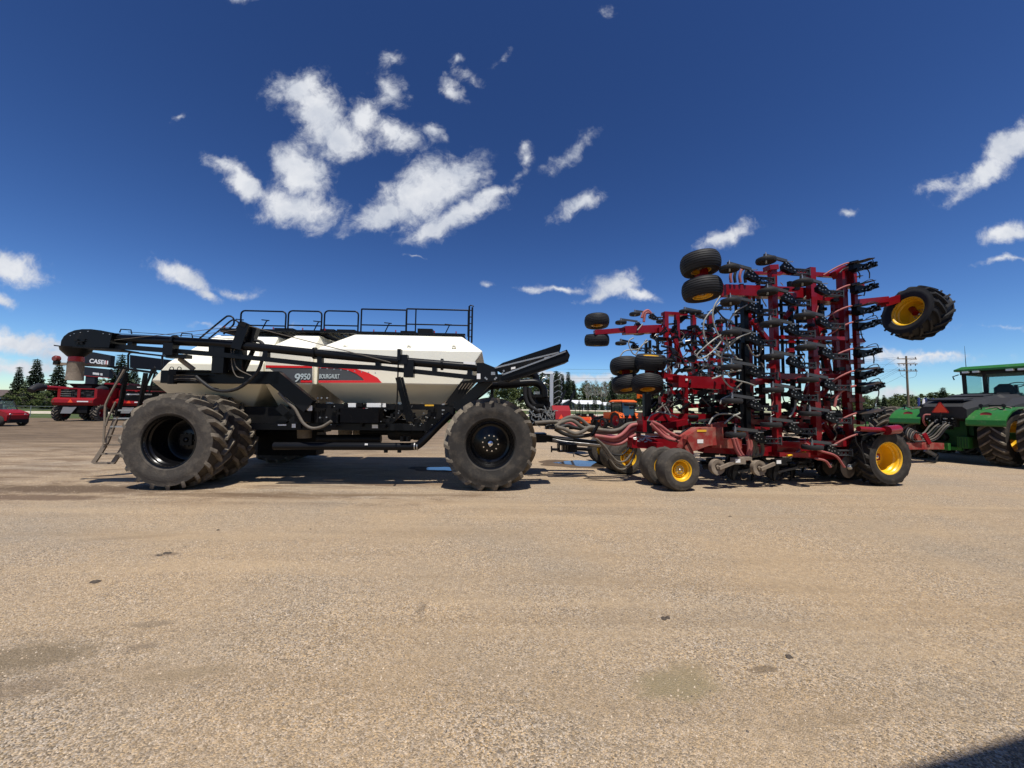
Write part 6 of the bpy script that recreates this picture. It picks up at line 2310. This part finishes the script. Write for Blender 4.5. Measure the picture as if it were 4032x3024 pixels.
tl('weight_block', MB().b2((-1.0, -.62, .55), (-.70, -.34, .95)), GREEN, 0)
for k in range(4):
    tl('weight_rib', MB().b2((-1.02, -.60 + k * .07, .57), (-1.0, -.57 + k * .07, .93)), DGREEN, 0)
tl('side_tank', MB().b2((-.6, -.62, 1.0), (.4, -.50, 1.45)), DGREEN, 0)
tl('pto_guard', MB().lathe([(.16, -.1), (.16, .1), (.12, .1), (.12, -.1)], 18, Matrix.Translation((-.86, .1, .9)) @ Matrix.Rotation(R_(90), 4, 'Z'), closed=True), BLKD, 40)
for k, (y0, y1) in enumerate(((-.28, .22), (-.22, .26), (-.14, .32), (-.05, .36), (.05, .40), (.2, .42))):
    pts = [(-1.08, y0, 1.35 + .05 * (k % 3)), (-1.3, y0 + .05, 1.28), (-1.5, (y0 + y1) / 2, .85 + .04 * k), (-1.85, y1 * .8, .72 + .05 * k), (-2.2, y1 * .6, .95), (-2.45, y1 * .5, 1.02)]
    tl('hydraulic_hose', MB().tube(spl(pts, 6), .028 if k % 2 else .024, 8), GREYH if k % 3 else BLKH, 60)
tl('brake_hose', MB().tube(spl([(-1.05, .3, 1.72), (-1.15, .42, 1.70), (-1.16, .46, 1.5), (-1.0, .46, 1.3)], 6), .03, 8), REDH, 60)
# cab -------------------------------------------------------------
x0, x1, w, z0, z1 = 3.2, 4.95, .93, 2.45, 3.42
base = tl('cab_base', MB().b2((x0 - .12, -w - .05, 2.0), (x1 + .1, w + .05, z0)), GREEN, 0)
for px_, py_ in ((x0, -w), (x0, w), (x1, -w), (x1, w)):
    lean = -.10 if px_ == x0 else .06
    tl('cab_pillar', MB().bar((px_, py_, z0), (px_ + lean, py_ * .98, z1), .11, .10), PLAS, 0)
tl('cab_pillar', MB().bar((x0 - .02, .34, z0), (x0 - .10, .33, z1), .16, .06), PLAS, 0)
tl('window_sill', MB().b2((x0 - .06, -w, z0 - .02), (x0 + .03, w, z0 + .06)), PLAS, 0)
gl = mat('cab_glass', (.62, .78, .80), .03, 0.0, spec=.5, trans=.96)
gl.node_tree.nodes['Principled BSDF'].inputs['IOR'].default_value = 1.02
for y0_, y1_ in ((-w + .07, .25), (.43, w - .07)):
    tl('rear_window', MB().prism([(x0 - .005, y0_, z0 + .06), (x0 - .005, y1_, z0 + .06), (x0 - .09, y1_, z1), (x0 - .09, y0_, z1)], (.008, 0, 0)), gl, 0)
for s in (-1, 1):
    tl('side_window', MB().prism([(x0 + .07, s * w, z0 + .04), (x1 - .07, s * w, z0 + .04), (x1, s * w * .985, z1), (x0 - .03, s * w * .985, z1)], (0, -s * .008, 0)), gl, 0)
tl('windscreen', MB().prism([(x1, -w + .07, z0 + .04), (x1, w - .07, z0 + .04), (x1 + .06, w - .07, z1), (x1 + .06, -w + .07, z1)], (.008, 0, 0)), gl, 0)
tl('roof_liner', MB().b2((x0 - .20, -w - .06, z1), (x1 + .2, w + .06, z1 + .16)), PLAS, 0)
rl = [[Vector((a, b_, z)) for a, b_ in ((x0 - .42 + i, -w - .16 + i, ), (x1 + .4 - i, -w - .16 + i), (x1 + .4 - i, w + .16 - i), (x0 - .42 + i, w + .16 - i))] for i, z in ((0, z1 + .14), (0, z1 + .22), (.18, z1 + .34))]
tl('roof', MB().loft(rl), GREEN, 25)
for y in (-.75, -.45, .45, .75):
    tl('roof_lamp', MB().b2((x0 - .44, y - .09, z1 + .06), (x0 - .30, y + .09, z1 + .135)), LBL, 0)
tl('mirror_arm', MB().tube([(x0 - .2, w + .1, z1 + .02), (x0 - .35, w + .22, z1 - .06), (x0 - .3, w + .2, z1 - .2)], .022, 6), PLAS, 60)
tl('antenna', MB().tube([(x0 - .1, w - .1, z1 + .3), (x0 - .12, w - .1, z1 + 1.25)], [.012, .004], 6), PLAS, 60)
tl('seat', MB().loft([ring(x0 + .62, .26, 2.95, 2.5, .1), ring(x0 + .50, .30, 3.02, 2.5, .16), ring(x0 + .44, .26, 2.98, 2.55, .14)]), BLK, 25)
tl('seat_cushion', MB().b2((x0 + .6, -.28, 2.5), (x0 + 1.1, .28, 2.66)), BLK, 0)
sw = Matrix.Translation((x0 + 1.30, -.05, 3.0)) @ Matrix.Rotation(R_(60), 4, 'Y')
tl('steering_wheel', MB().tube([sw @ Vector((0, .23 * math.cos(a * .3927), .23 * math.sin(a * .3927))) for a in range(16)], .018, 6, closed=True), BLK, 60)
tl('steering_column', MB().bar(sw @ Vector((0, 0, 0)), (x0 + 1.5, -.05, 2.4), .08, .10), BLK, 0)
tl('steering_spoke', MB().bar(sw @ Vector((0, -.22, 0)), sw @ Vector((0, .22, 0)), .03, .02), BLK, 0)
tl('hand_rail', MB().tube(spl([(x0 - .18, .1, 2.46), (x0 - .18, .15, 2.56), (x0 - .18, .7, 2.56), (x0 - .18, .78, 2.46)], 4), .02, 6), GREEN, 60)
tl('hood', MB().loft([ring(x1 + .1, .62, 2.5, 1.3, .2), ring(x1 + 2.4, .58, 2.25, 1.3, .2)]), GREEN, 25)
tl('exhaust_stack', MB().cyl((x1 + .4, -.75, 2.2), (x1 + .4, -.75, 3.7), .09, 14), PLAS, 50)
# drill tongue end -------------------------------------------------
te = tw(-1.35, 0, .60)
dpart(MB().bar(tw(-3.4, .2, .62), te, .30, .22), 'tongue', REDD, smooth=0)
dpart(MB().bar(tw(-1.9, .12, .45), tw(-1.45, .02, .22), .10, .10), 'hitch_jack', STEEL, smooth=0)
dpart(MB().bar(tw(-2.25, .1, .70), tw(-2.5, .15, 1.10), .08, .16), 'hose_stand', REDD, smooth=0)
dpart(MB().bar(tw(-2.15, -.1, .70), tw(-2.35, -.05, 1.05), .05, .14), 'hose_stand', RED, smooth=0)
for k in range(5):
    a = .04 * k
    dpart(MB().tube(spl([tw(-2.5, .1 - a, 1.05), tw(-2.8, .15 - a, 1.25 - a), tw(-3.0, .15 - a, 1.0 - a), tw(-2.8, .1 - a, .78), tw(-2.5, .05 - a, .80)], 6), .02, 7), 'hydraulic_hose', GREYH if k % 2 else BLKH, smooth=60)
dpart(MB().tube(spl([tw(-2.5, -.1, .12), tw(-2.1, -.1, .06), tw(-1.7, -.05, .08), tw(-1.45, 0, .3)], 6), .03, 7), 'safety_chain', BLKD, smooth=60)
# ------------------------------------------------------------------ machines standing behind
def local_thing(name, label, cat, loc, rz, group=None):
    e = empty(name, loc, rz)
    return tag(e, label, cat, group)


def lb(e, nm, mb, m_, sm=0, par=None):
    return mb.build(nm, m_, par or e, None, sm)


CRED = mat('combine_red', (.24, .007, .011), .42, dirt=((.13, .05, .035), .25, 3), spec=.3)


def triangle(e, x, y, z, r, face=-1):
    pts = [(x, y + r * math.sin(a), z + r * math.cos(a)) for a in (0, 2.0944, 4.1888)]
    return lb(e, 'slow_vehicle_sign', MB().prism(pts, (.02 * face, 0, 0)), SMV)


def combine(px, Y, rz, label):
    p = P(px, 1600, Y)
    e = local_thing('combine_harvester', label, 'combine', (p.x, Y, 0), rz)
    # x forwards, rear at x = 0
    for s in (-1, 1):
        wheel('combine', e, (.75, s * 1.45, .79), (0, s, 0))
        wheel('tractor', e, (4.4, s * 1.75, 1.02), (0, s, 0))
    lb(e, 'axle', MB().bar((.75, -1.4, .8), (.75, 1.4, .8), .25, .25), BLKD)
    lb(e, 'axle', MB().bar((4.4, -1.7, 1.0), (4.4, 1.7, 1.0), .35, .35), BLKD)
    prof = [(-.10, 1.50), (-.25, 1.75), (-.20, 2.05), (.05, 2.20), (.6, 2.25), (6.2, 2.25), (6.2, 1.3), (4.0, 1.0), (2.2, 1.25), (1.6, 1.45)]
    lb(e, 'lower_body', MB().prism([(x, -1.55, z) for x, z in prof], (0, 3.1, 0)), CRED)
    lb(e, 'engine_bay', MB().b2((.35, -1.25, 2.24), (1.7, 1.25, 2.95)), BLKD)
    for y0 in (-1.5, -.2, 1.28):
        lb(e, 'bay_post', MB().b2((.25, y0, 2.2), (1.75, y0 + .22, 3.05)), CRED)
    lb(e, 'engine_deck', MB().b2((.3, -1.35, 3.02), (1.9, 1.35, 3.12)), CRED)
    lb(e, 'grain_tank', MB().b2((1.9, -1.55, 2.2), (5.2, 1.55, 3.25)), CRED)
    lb(e, 'tank_extension', MB().loft([[Vector((x, y, 3.25)) for x, y in ((1.9, -1.5), (5.2, -1.5), (5.2, 1.5), (1.9, 1.5))], [Vector((x, y, 3.6)) for x, y in ((1.6, -1.75), (5.5, -1.75), (5.5, 1.75), (1.6, 1.75))]]), BLKD)
    lb(e, 'air_intake', MB().b2((.9, -.6, 3.1), (1.6, .5, 3.4)), BLKD)
    lb(e, 'cab', MB().b2((5.2, -.95, 2.2), (6.6, .95, 3.7)), GLASS)
    lb(e, 'cab_roof', MB().b2((5.0, -1.05, 3.7), (6.9, 1.05, 3.9)), CRED)
    lb(e, 'auger_tube', MB().cyl((5.0, 1.75, 3.0), (-.7, 1.95, 3.10), .20, 14), CRED, 50)
    lb(e, 'auger_spout', MB().tube([(-.6, 1.95, 3.10), (-1.0, 1.95, 3.15), (-1.45, 1.95, 3.0), (-1.8, 1.95, 2.75)], [.30, .33, .28, .24], 12), BLKH, 50)
    er = random.Random(3)
    mbx = MB()
    for _k in range(40):
        mbx.box((.3 + er.random() * .12, er.uniform(-1.2, 1.2), er.uniform(2.25, 2.95)), (.12, er.uniform(.05, .4), er.uniform(.04, .2)))
    tag(lb(e, 'engine_parts', mbx, PLAS), kind='stuff')
    for y in (.4, -.3, -.9):
        lb(e, 'exhaust_stack', MB().cyl((.6 + abs(y), y, 2.5), (.5 + abs(y), y, 3.0), .1, 10), STEEL, 50)
    lb(e, 'handrail', MB().tube([(.3, 1.3, 2.3), (.3, 1.3, 2.9), (.3, .4, 2.9), (.3, .4, 2.3)], .025, 6), PLAS, 50)
    for z in (2.35, 2.55, 2.75):
        lb(e, 'step', MB().b2((.22, .45, z), (.34, 1.25, z + .04)), STEEL)
    lb(e, 'straw_chute', MB().prism([(-.1, -.25, 1.35), (-.1, .75, 1.35), (-.35, .75, .75), (-.35, -.05, .75)], (.05, 0, 0)), mat('chute_grey', (.12, .12, .125), .5))
    lb(e, 'chopper_housing', MB().b2((0, -1.0, .8), (1.3, 1.1, 1.5)), BLKD)
    lb(e, 'name_plate', MB().b2((-.262, -1.2, 1.82), (-.24, -.35, 1.92)), LBL)
    triangle(e, -.25, .15, 1.87, .22)
    for s in (-1, 1):
        lb(e, 'tail_lamp', MB().b2((-.26, s * 1.42 - .06, 1.75), (-.23, s * 1.42 + .06, 1.95)), LAMPR)
    return e


combine(292, 36, R_(104), 'red combine harvester with its unloading auger swung out beside the dealer sign')
combine(520, 39, R_(100), 'red combine harvester partly hidden behind the cart ladder')

# small red utility machine at the far left
pu = P(-12, 1640, 28)
e = local_thing('utility_vehicle', 'small red utility machine with an open dark cab by the field', 'utility vehicle', (pu.x, 28, 0), R_(-4))
for x in (-.75, 1.15):
    for s in (-1, 1):
        wheel('utility' if x > 0 else 'small_front', e, (x, s * .62, .38 if x > 0 else .50), (0, s, 0))
prof = [(-1.5, .55), (-1.5, 1.15), (-.2, 1.18), (.3, 1.25), (1.0, 1.16), (1.6, .98), (1.72, .80), (1.68, .40), (1.45, .40), (1.4, .62), (1.15, .78), (.9, .62), (.85, .35), (-.2, .35), (-.3, .62), (-.75, .92), (-1.2, .62), (-1.25, .5)]
lb(e, 'body', MB().prism([(x, -.6, z) for x, z in prof], (0, 1.2, 0)), CRED, 20)
lb(e, 'bumper', MB().b2((1.5, -.55, .25), (1.78, .55, .5)), BLKD)
lb(e, 'bumper_guard', MB().tube([(1.75, -.5, .3), (1.85, -.5, .9), (1.85, .5, .9), (1.75, .5, .3)], .025, 6), BLKD, 50)
for s in (-1, 1):
    lb(e, 'cab_frame', MB().tube([(.75, s * .56, 1.18), (.35, s * .55, 1.85), (-.7, s * .55, 1.9), (-.85, s * .56, 1.15)], .035, 8), BLKD, 50)
lb(e, 'cab_roof', MB().b2((-.75, -.6, 1.88), (.4, .6, 1.95)), BLKD)
lb(e, 'seat', MB().b2((-.6, -.45, 1.1), (-.3, .45, 1.6)).b2((-.3, -.45, 1.05), (.1, .45, 1.2)), BLKD)
lb(e, 'windscreen', MB().prism([(.74, -.52, 1.2), (.74, .52, 1.2), (.36, .52, 1.84), (.36, -.52, 1.84)], (.01, 0, 0)), gl)
lb(e, 'headlamp', MB().cyl((1.62, -.4, .85), (1.70, -.4, .84), .08, 10), LBL, 50)
lb(e, 'headlamp', MB().cyl((1.62, .4, .85), (1.70, .4, .84), .08, 10), LBL, 50)

# dealer sign
ps = P(385, 1440, 46)
e = local_thing('dealer_sign', 'tall charcoal dealer sign with white lettering on a post', 'sign', (ps.x, 46, 0), 0)
SGO = e.location.copy()
def sg(x, y, off=0.0):
    return P(x, y, 46 + off) - SGO
lb(e, 'sign_face', MB().prism([sg(x, y) for x, y in ((330, 1405), (355, 1385), (437, 1400), (433, 1448), (331, 1438))], (0, .5, 0)), SIGNG)
lb(e, 'sign_face', MB().prism([sg(x, y) for x, y in ((331, 1444), (430, 1454), (429, 1489), (331, 1480))], (0, .5, 0)), SIGNG)
lb(e, 'red_stripe', MB().prism([sg(x, y, -.02) for x, y in ((345, 1431), (432, 1440), (432, 1443), (345, 1434))], (0, .02, 0)), SMVR)
lb(e, 'red_stripe', MB().prism([sg(x, y, -.02) for x, y in ((331, 1478), (429, 1487), (429, 1489), (331, 1480))], (0, .02, 0)), SMVR)
a = sg(352, 1478)
lb(e, 'post', MB().b2((a.x - .5, .05, 0), (a.x + .6, .45, a.z + .05)), SIGNG)
nrm = Vector((0, -1, 0))
put_text('CASE', sg(351, 1428, -.03), sg(407, 1434, -.03), .50, nrm, WHITE, e, (0, 0, 0), 'lettering', 0, .03)
for (a0, a1, m_) in ((410, 415, WHITE), (415.2, 419.5, SMVR), (419.7, 424.5, WHITE)):
    lb(e, 'lettering', MB().prism([sg(x, y, -.03) for x, y in ((a0 + 1.5, 1419 + (a0 - 410) * .12), (a1 + 1.5, 1419 + (a1 - 410) * .12), (a1, 1434.5 + (a1 - 410) * .12), (a0, 1434.5 + (a0 - 410) * .12))], (0, .02, 0)), m_)
for k in range(9):
    if k == 6:
        continue
    x_ = 365.5 + k * 4.3
    lb(e, 'small_lettering', MB().prism([sg(x, y, -.03) for x, y in ((x_, 1466 + k * .5), (x_ + 3.2, 1466.4 + k * .5), (x_ + 3, 1474.6 + k * .5), (x_ - .2, 1474.2 + k * .5))], (0, .02, 0)), LBL)

# orange tractor with cab
po = P(2462, 1640, 34)
e = local_thing('orange_tractor', 'orange tractor with a glazed cab parked in front of the grass', 'tractor', (po.x, 34, 0), R_(112))
for s in (-1, 1):
    wheel('small_tractor', e, (0, s * .85, .82), (0, s, 0))
    wheel('small_front', e, (2.1, s * .78, .50), (0, s, 0))
    pr_ = [(-.75, 1.05), (-.55, 1.42), (0, 1.62), (.6, 1.52), (.9, 1.2), (.84, 1.16), (.56, 1.44), (0, 1.55), (-.5, 1.36), (-.68, 1.03)]
    lb(e, 'fender', MB().prism([(x, s * .62, z) for x, z in pr_], (0, s * .50, 0)), ORANGE, 25)
    lb(e, 'tail_lamp', MB().b2((-.72, s * .85 - .08, 1.12), (-.69, s * .85 + .08, 1.22)), LAMPR)
lb(e, 'rear_frame', MB().b2((-.55, -.35, .55), (.6, .35, 1.2)), BLKD)
lb(e, 'cab_glazing', MB().loft([[Vector((x, y, 1.25)) for x, y in ((-.45, -.62), (1.15, -.62), (1.15, .62), (-.45, .62))], [Vector((x, y, 2.4)) for x, y in ((-.35, -.66), (1.05, -.66), (1.05, .66), (-.35, .66))]]), GLASS)
for x, y in ((-.45, -.64), (-.45, .64), (1.15, -.64), (1.15, .64)):
    lb(e, 'cab_pillar', MB().bar((x, y, 1.25), (x * .88 + .05, y * 1.03, 2.42), .07, .07), BLKD)
lb(e, 'cab_roof', MB().loft([[Vector((x, y, z)) for x, y in ((-.6 + i, -.78 + i), (1.3 - i, -.78 + i), (1.3 - i, .78 - i), (-.6 + i, .78 - i))] for i, z in ((0, 2.42), (0, 2.5), (.2, 2.62))]), ORANGE, 20)
lb(e, 'hood', MB().b2((1.2, -.38, .9), (2.7, .38, 1.5)), ORANGE)
lb(e, 'loader_arm', MB().bar((.9, .62, 1.3), (3.3, .62, .6), .1, .16).bar((.9, .62, 1.3), (.9, .62, .7), .1, .14), ORANGE)
lb(e, 'loader_arm', MB().bar((.9, -.62, 1.3), (3.3, -.62, .6), .1, .16).bar((.9, -.62, 1.3), (.9, -.62, .7), .1, .14), ORANGE)
lb(e, 'loader_bucket', MB().prism([(3.2, -.9, .15), (3.2, -.9, .8), (3.35, -.9, .85), (4.0, -.9, .15)], (0, 1.8, 0)), BLKD)
triangle(e, -.6, 0, 1.15, .2)
lb(e, 'three_point_arm', MB().bar((-.5, .3, .6), (-1.2, .35, .45), .06, .08).bar((-.5, -.3, .6), (-1.2, -.35, .45), .06, .08), BLKD)

# small open machines in a row
def compact(px, Y, rz, label, hood_m, kind):
    p = P(px, 1650, Y)
    e = local_thing('compact_tractor' if kind != 'mower' else 'zero_turn_mower', label, 'tractor' if kind != 'mower' else 'mower', (p.x, Y, 0), rz)
    for s in (-1, 1):
        wheel('small_front', e, (0, s * .52, .50), (0, s, 0))
        wheel('utility', e, (1.4, s * .45, .38), (0, s, 0))
        lb(e, 'fender', MB().prism([(x, s * .38, z) for x, z in ((-.45, .8), (-.3, 1.05), (.3, 1.05), (.5, .8), (.44, .76), (.27, .98), (-.27, .98), (-.4, .76))], (0, s * .28, 0)), hood_m, 25)
    lb(e, 'chassis', MB().b2((-.3, -.28, .4), (1.6, .28, .75)), BLKD)
    lb(e, 'hood', MB().loft([ring(.7, .28, 1.15, .6, .1), ring(1.85, .25, 1.0, .55, .1)]), hood_m, 25)
    lb(e, 'seat', MB().b2((-.25, -.25, .85), (.2, .25, .98)).b2((-.32, -.25, .9), (-.2, .25, 1.35)), BLKD)
    lb(e, 'roll_bar', MB().tube([(-.4, -.42, .7), (-.4, -.42, 1.9), (-.4, -.36, 1.98), (-.4, .36, 1.98), (-.4, .42, 1.9), (-.4, .42, .7)], .03, 8), BLKD, 50)
    lb(e, 'steering_wheel', MB().tube([(.55 + .08 * math.cos(a * .785), .16 * math.sin(a * .785), 1.25 + .10 * math.cos(a * .785)) for a in range(8)], .015, 6, closed=True), BLKD, 50)
    if kind == 'box':
        lb(e, 'rear_box', MB().b2((-.9, -.45, .5), (-.45, .45, 1.05)), hood_m)
        lb(e, 'box_reflector', MB().b2((-.92, -.3, .75), (-.9, .3, .95)), SMV)
    if kind == 'mower':
        lb(e, 'mower_deck', MB().b2((-.2, -.75, .15), (1.3, .75, .35)), hood_m)
    return e


compact(2296, 36, R_(95), 'small orange compact tractor with a rear box and roll bar', ORANGE, 'box')
compact(2330, 41, R_(70), 'small black and red mower standing beside the compact tractors', CRED, 'mower')
compact(2272, 39, R_(110), 'red compact tractor half hidden behind the orange one', CRED, 'plain')
compact(2395, 38, R_(120), 'dark compact tractor next to the orange cab tractor', BLKD, 'plain')
# red baler-like implement behind the cart plumbing
pi_ = P(2200, 1640, 33)
e = local_thing('red_implement', 'red towed implement with a triangle sign behind the cart hoses', 'implement', (pi_.x, 33, 0), R_(95))
lb(e, 'body', MB().prism([(x, -.95, z) for x, z in ((-.3, .55), (-.5, .9), (-.3, 1.6), (.3, 2.05), (.9, 1.95), (1.2, 1.2), (2.0, 1.0), (2.0, .55))], (0, 1.5, 0)), CRED)
lb(e, 'side_shield', MB().prism([(x, .55, z) for x, z in ((-.1, .6), (.1, 1.3), (.6, 1.3), (2.6, .75), (2.6, .55))], (0, .25, 0)), CRED)
for s in (-1, 1):
    wheel('small_front', e, (.5, s * 1.05 - .15, .5), (0, s, 0))
triangle(e, -.52, -.1, 1.05, .26)
for k, s in enumerate((-.75, .1)):
    lb(e, 'lift_arm', MB().bar((.4, s, 1.7), (.9, s - .9, 3.4), .12, .16), BLK)
    lb(e, 'lift_cylinder', MB().cyl((.9, s + .2, 1.4), (.8, s - .5, 2.6), .06, 8), BLKD, 50)
# pale mast machine with coiled tines
pm_ = P(2172, 1600, 40)
e = local_thing('folded_harrow', 'folded harrow with a pale upright mast and rows of curved tines', 'harrow', (pm_.x, 40, 0), 0)
top = P(2172, 1473, 40).z
lb(e, 'mast', MB().b2((-.2, -.12, .6), (.15, .12, top)), mat('galvanised', (.45, .47, .48), .45, .5))
lb(e, 'cross_arm', MB().b2((-1.3, -.06, top - .1), (.2, .06, top + .02)), BLKD)
hr = random.Random(9)
for k in range(34):
    z = 1.6 + (top - 2.0) * (k // 2) / 17
    s = -1 if k % 2 else 1
    pts = [(s * .25, 0, z), (s * .7, -.1, z + .25), (s * 1.05, -.2, z + .05), (s * .95, -.2, z - .2)]
    lb(e, 'tine', MB().tube(spl(pts, 4), .03, 5), STEEL if k % 3 == 0 else BLKD, 50)
lb(e, 'base_frame', MB().b2((-1.2, -.8, .4), (1.2, .8, .65)), BLKD)
for s in (-1, 1):
    wheel('utility', e, (s * 1.0, -.6, .38), (0, -1, 0))

# utility pole with its cross arms and lines
pp = P(3577, 1600, 70)
e = local_thing('utility_pole', 'wooden utility pole with three cross arms beyond the tractor', 'pole', (pp.x, 70, terrain(70)), 0)
zt = P(3577, 1402, 70).z - terrain(70)
lb(e, 'pole_shaft', MB().tube([(0, 0, -.1), (.05, 0, zt)], [.2, .14], 10), WOOD, 50)
for y_, wl in ((1414, 1.75), (1433, 1.8), (1461, 1.75)):
    z = P(3577, y_, 70).z - terrain(70)
    arm = lb(e, 'cross_arm', MB().b2((-wl + .05, -.22, z - .07), (wl + .05, -.1, z + .07)), WOOD)
    for x in ((-1.5, -.6, .65, 1.5) if y_ > 1420 else (-1.6, 1.6)):
        lb(e, 'insulator', MB().cyl((x, -.16, z + .07 if y_ != 1433 else z - .35), (x, -.16, z + .38 if y_ != 1433 else z - .07), .06, 8), PLAS, 50, arm)
for k, (y_, dx) in enumerate(((1414, -1.5), (1414, 1.6), (1433, 1.5), (1461, -1.5), (1461, 1.5))):
    z = P(3577, y_, 70).z - terrain(70)
    lb(e, 'power_line', MB().tube(spl([(dx, -.16, z + .3), (dx + 20, 30, z - 1.4), (dx + 45, 70, z - .6)], 8), .018, 4), PLAS, 50)
    lb(e, 'power_line', MB().tube(spl([(dx, -.16, z + .3), (dx - 25, 10, z - 1.2), (dx - 60, 24, z - 0.2)], 8), .014, 4), PLAS, 50)
lb(e, 'jumper_loop', MB().tube(spl([(-1.5, -.2, zt - 2.4), (-1.2, -.2, zt - 3.6), (-.1, -.2, zt - 4.2)], 6), .02, 5), PLAS, 50)
lb(e, 'jumper_loop', MB().tube(spl([(1.6, -.2, zt - 2.4), (1.4, -.2, zt - 3.7), (.2, -.2, zt - 4.1)], 6), .02, 5), PLAS, 50)

# blue folded cultivator and a green header behind the tractor
pb = P(3655, 1600, 40)
e = local_thing('folded_cultivator', 'blue folded cultivator with rows of tines behind the dark hood', 'cultivator', (pb.x, 40, 0), R_(15))
lb(e, 'base_frame', MB().b2((-2.2, -.8, .5), (2.4, .8, .8)), BLUEP)
for x in (-1.5, -.5, .6, 1.5):
    lb(e, 'upright', MB().bar((x, 0, .7), (x + .15, 0, 3.4), .12, .14), BLUEP)
lb(e, 'pale_panel', MB().prism([(-1.55, -.3, 1.6), (-1.3, -.3, 1.6), (-1.0, -.3, 3.2), (-1.2, -.3, 3.3)], (0, .08, 0)), WHITE)
for k in range(12):
    z = 1.5 + k * .16
    lb(e, 'tine_bar', MB().bar((-1.0, -.2, z), (1.9, -.1, z + .1), .05, .05), BLUEP if k % 3 else WHITE)
    for x in (-.8, -.2, .5, 1.1, 1.7):
        lb(e, 'tine', MB().tube([(x, -.2, z), (x + .08, -.4, z + .05), (x - .02, -.5, z - .08)], .03, 5), BLKD, 50)
for s in (-1, 1):
    wheel('small_front', e, (s * 1.6, -.5, .5), (0, -1, 0))
pg = P(3515, 1610, 48)
e = local_thing('green_combine', 'dark green harvester with a flat roof parked under the shelter belt', 'combine', (pg.x, 48, 0), R_(60))
for s in (-1, 1):
    wheel('tractor', e, (1.6, s * 1.5, 1.02), (0, s, 0))
    wheel('combine', e, (-1.9, s * 1.3, .79), (0, s, 0))
lb(e, 'body', MB().prism([(x, -1.4, z) for x, z in ((-2.6, 1.0), (-2.7, 1.9), (-2.0, 2.2), (1.6, 2.2), (2.2, 1.6), (2.2, 1.0))], (0, 2.8, 0)), DGREEN)
lb(e, 'cab', MB().b2((1.2, -.9, 1.5), (2.7, .9, 2.4)), GLASS)
lb(e, 'cab_roof', MB().b2((1.0, -1.0, 2.4), (3.0, 1.0, 2.55)), GREEN)
lb(e, 'grain_tank', MB().b2((-1.6, -1.4, 2.2), (1.0, 1.4, 2.45)), GREEN)
lb(e, 'header', MB().prism([(3.0, -3.2, .3), (3.0, -3.2, 1.3), (3.5, -3.2, 1.1), (4.2, -3.2, .3)], (0, 6.4, 0)), GREEN)
lb(e, 'beacon', MB().cyl((2.8, .9, 2.55), (2.8, .9, 3.0), .05, 8).lathe([(.001, -.12), (.12, 0), (.001, .12)], 10, Matrix.Translation((2.8, .9, 3.05))), LBL, 50)
pk = P(3560, 1615, 44)
e = local_thing('pickup_truck', 'dark pickup truck parked between the drill and the tractor', 'truck', (pk.x, 44, 0), R_(20))
DKP = mat('dark_car_paint', (.03, .035, .04), .25, coat=.6)
prof = [(-2.7, .5), (-2.75, 1.1), (-.9, 1.12), (-.75, 1.2), (-.45, 1.78), (.75, 1.82), (1.3, 1.25), (2.5, 1.12), (2.7, .9), (2.7, .5), (2.2, .5), (2.1, .8), (1.75, .92), (1.4, .8), (1.3, .48), (-1.2, .48), (-1.3, .8), (-1.65, .92), (-2.0, .8), (-2.1, .5)]
lb(e, 'body', MB().prism([(x, -.95, z) for x, z in prof], (0, 1.9, 0)), DKP, 20)
for s in (-1, 1):
    for x in (-1.65, 1.75):
        wheel('utility', e, (x, s * .88, .38), (0, s, 0))
    lb(e, 'side_window', MB().prism([(-.55, s * .955, 1.22), (-.38, s * .955, 1.68), (.68, s * .955, 1.72), (1.1, s * .955, 1.26)], (0, s * .004, 0)), GLASS)
lb(e, 'windscreen', MB().prism([(1.26, -.85, 1.29), (1.26, .85, 1.29), (.80, .8, 1.79), (.80, -.8, 1.79)], (.012, 0, .012)), GLASS)
lb(e, 'rear_window', MB().prism([(-.73, -.8, 1.26), (-.73, .8, 1.26), (-.48, .75, 1.7), (-.48, -.75, 1.7)], (-.012, 0, .006)), GLASS)
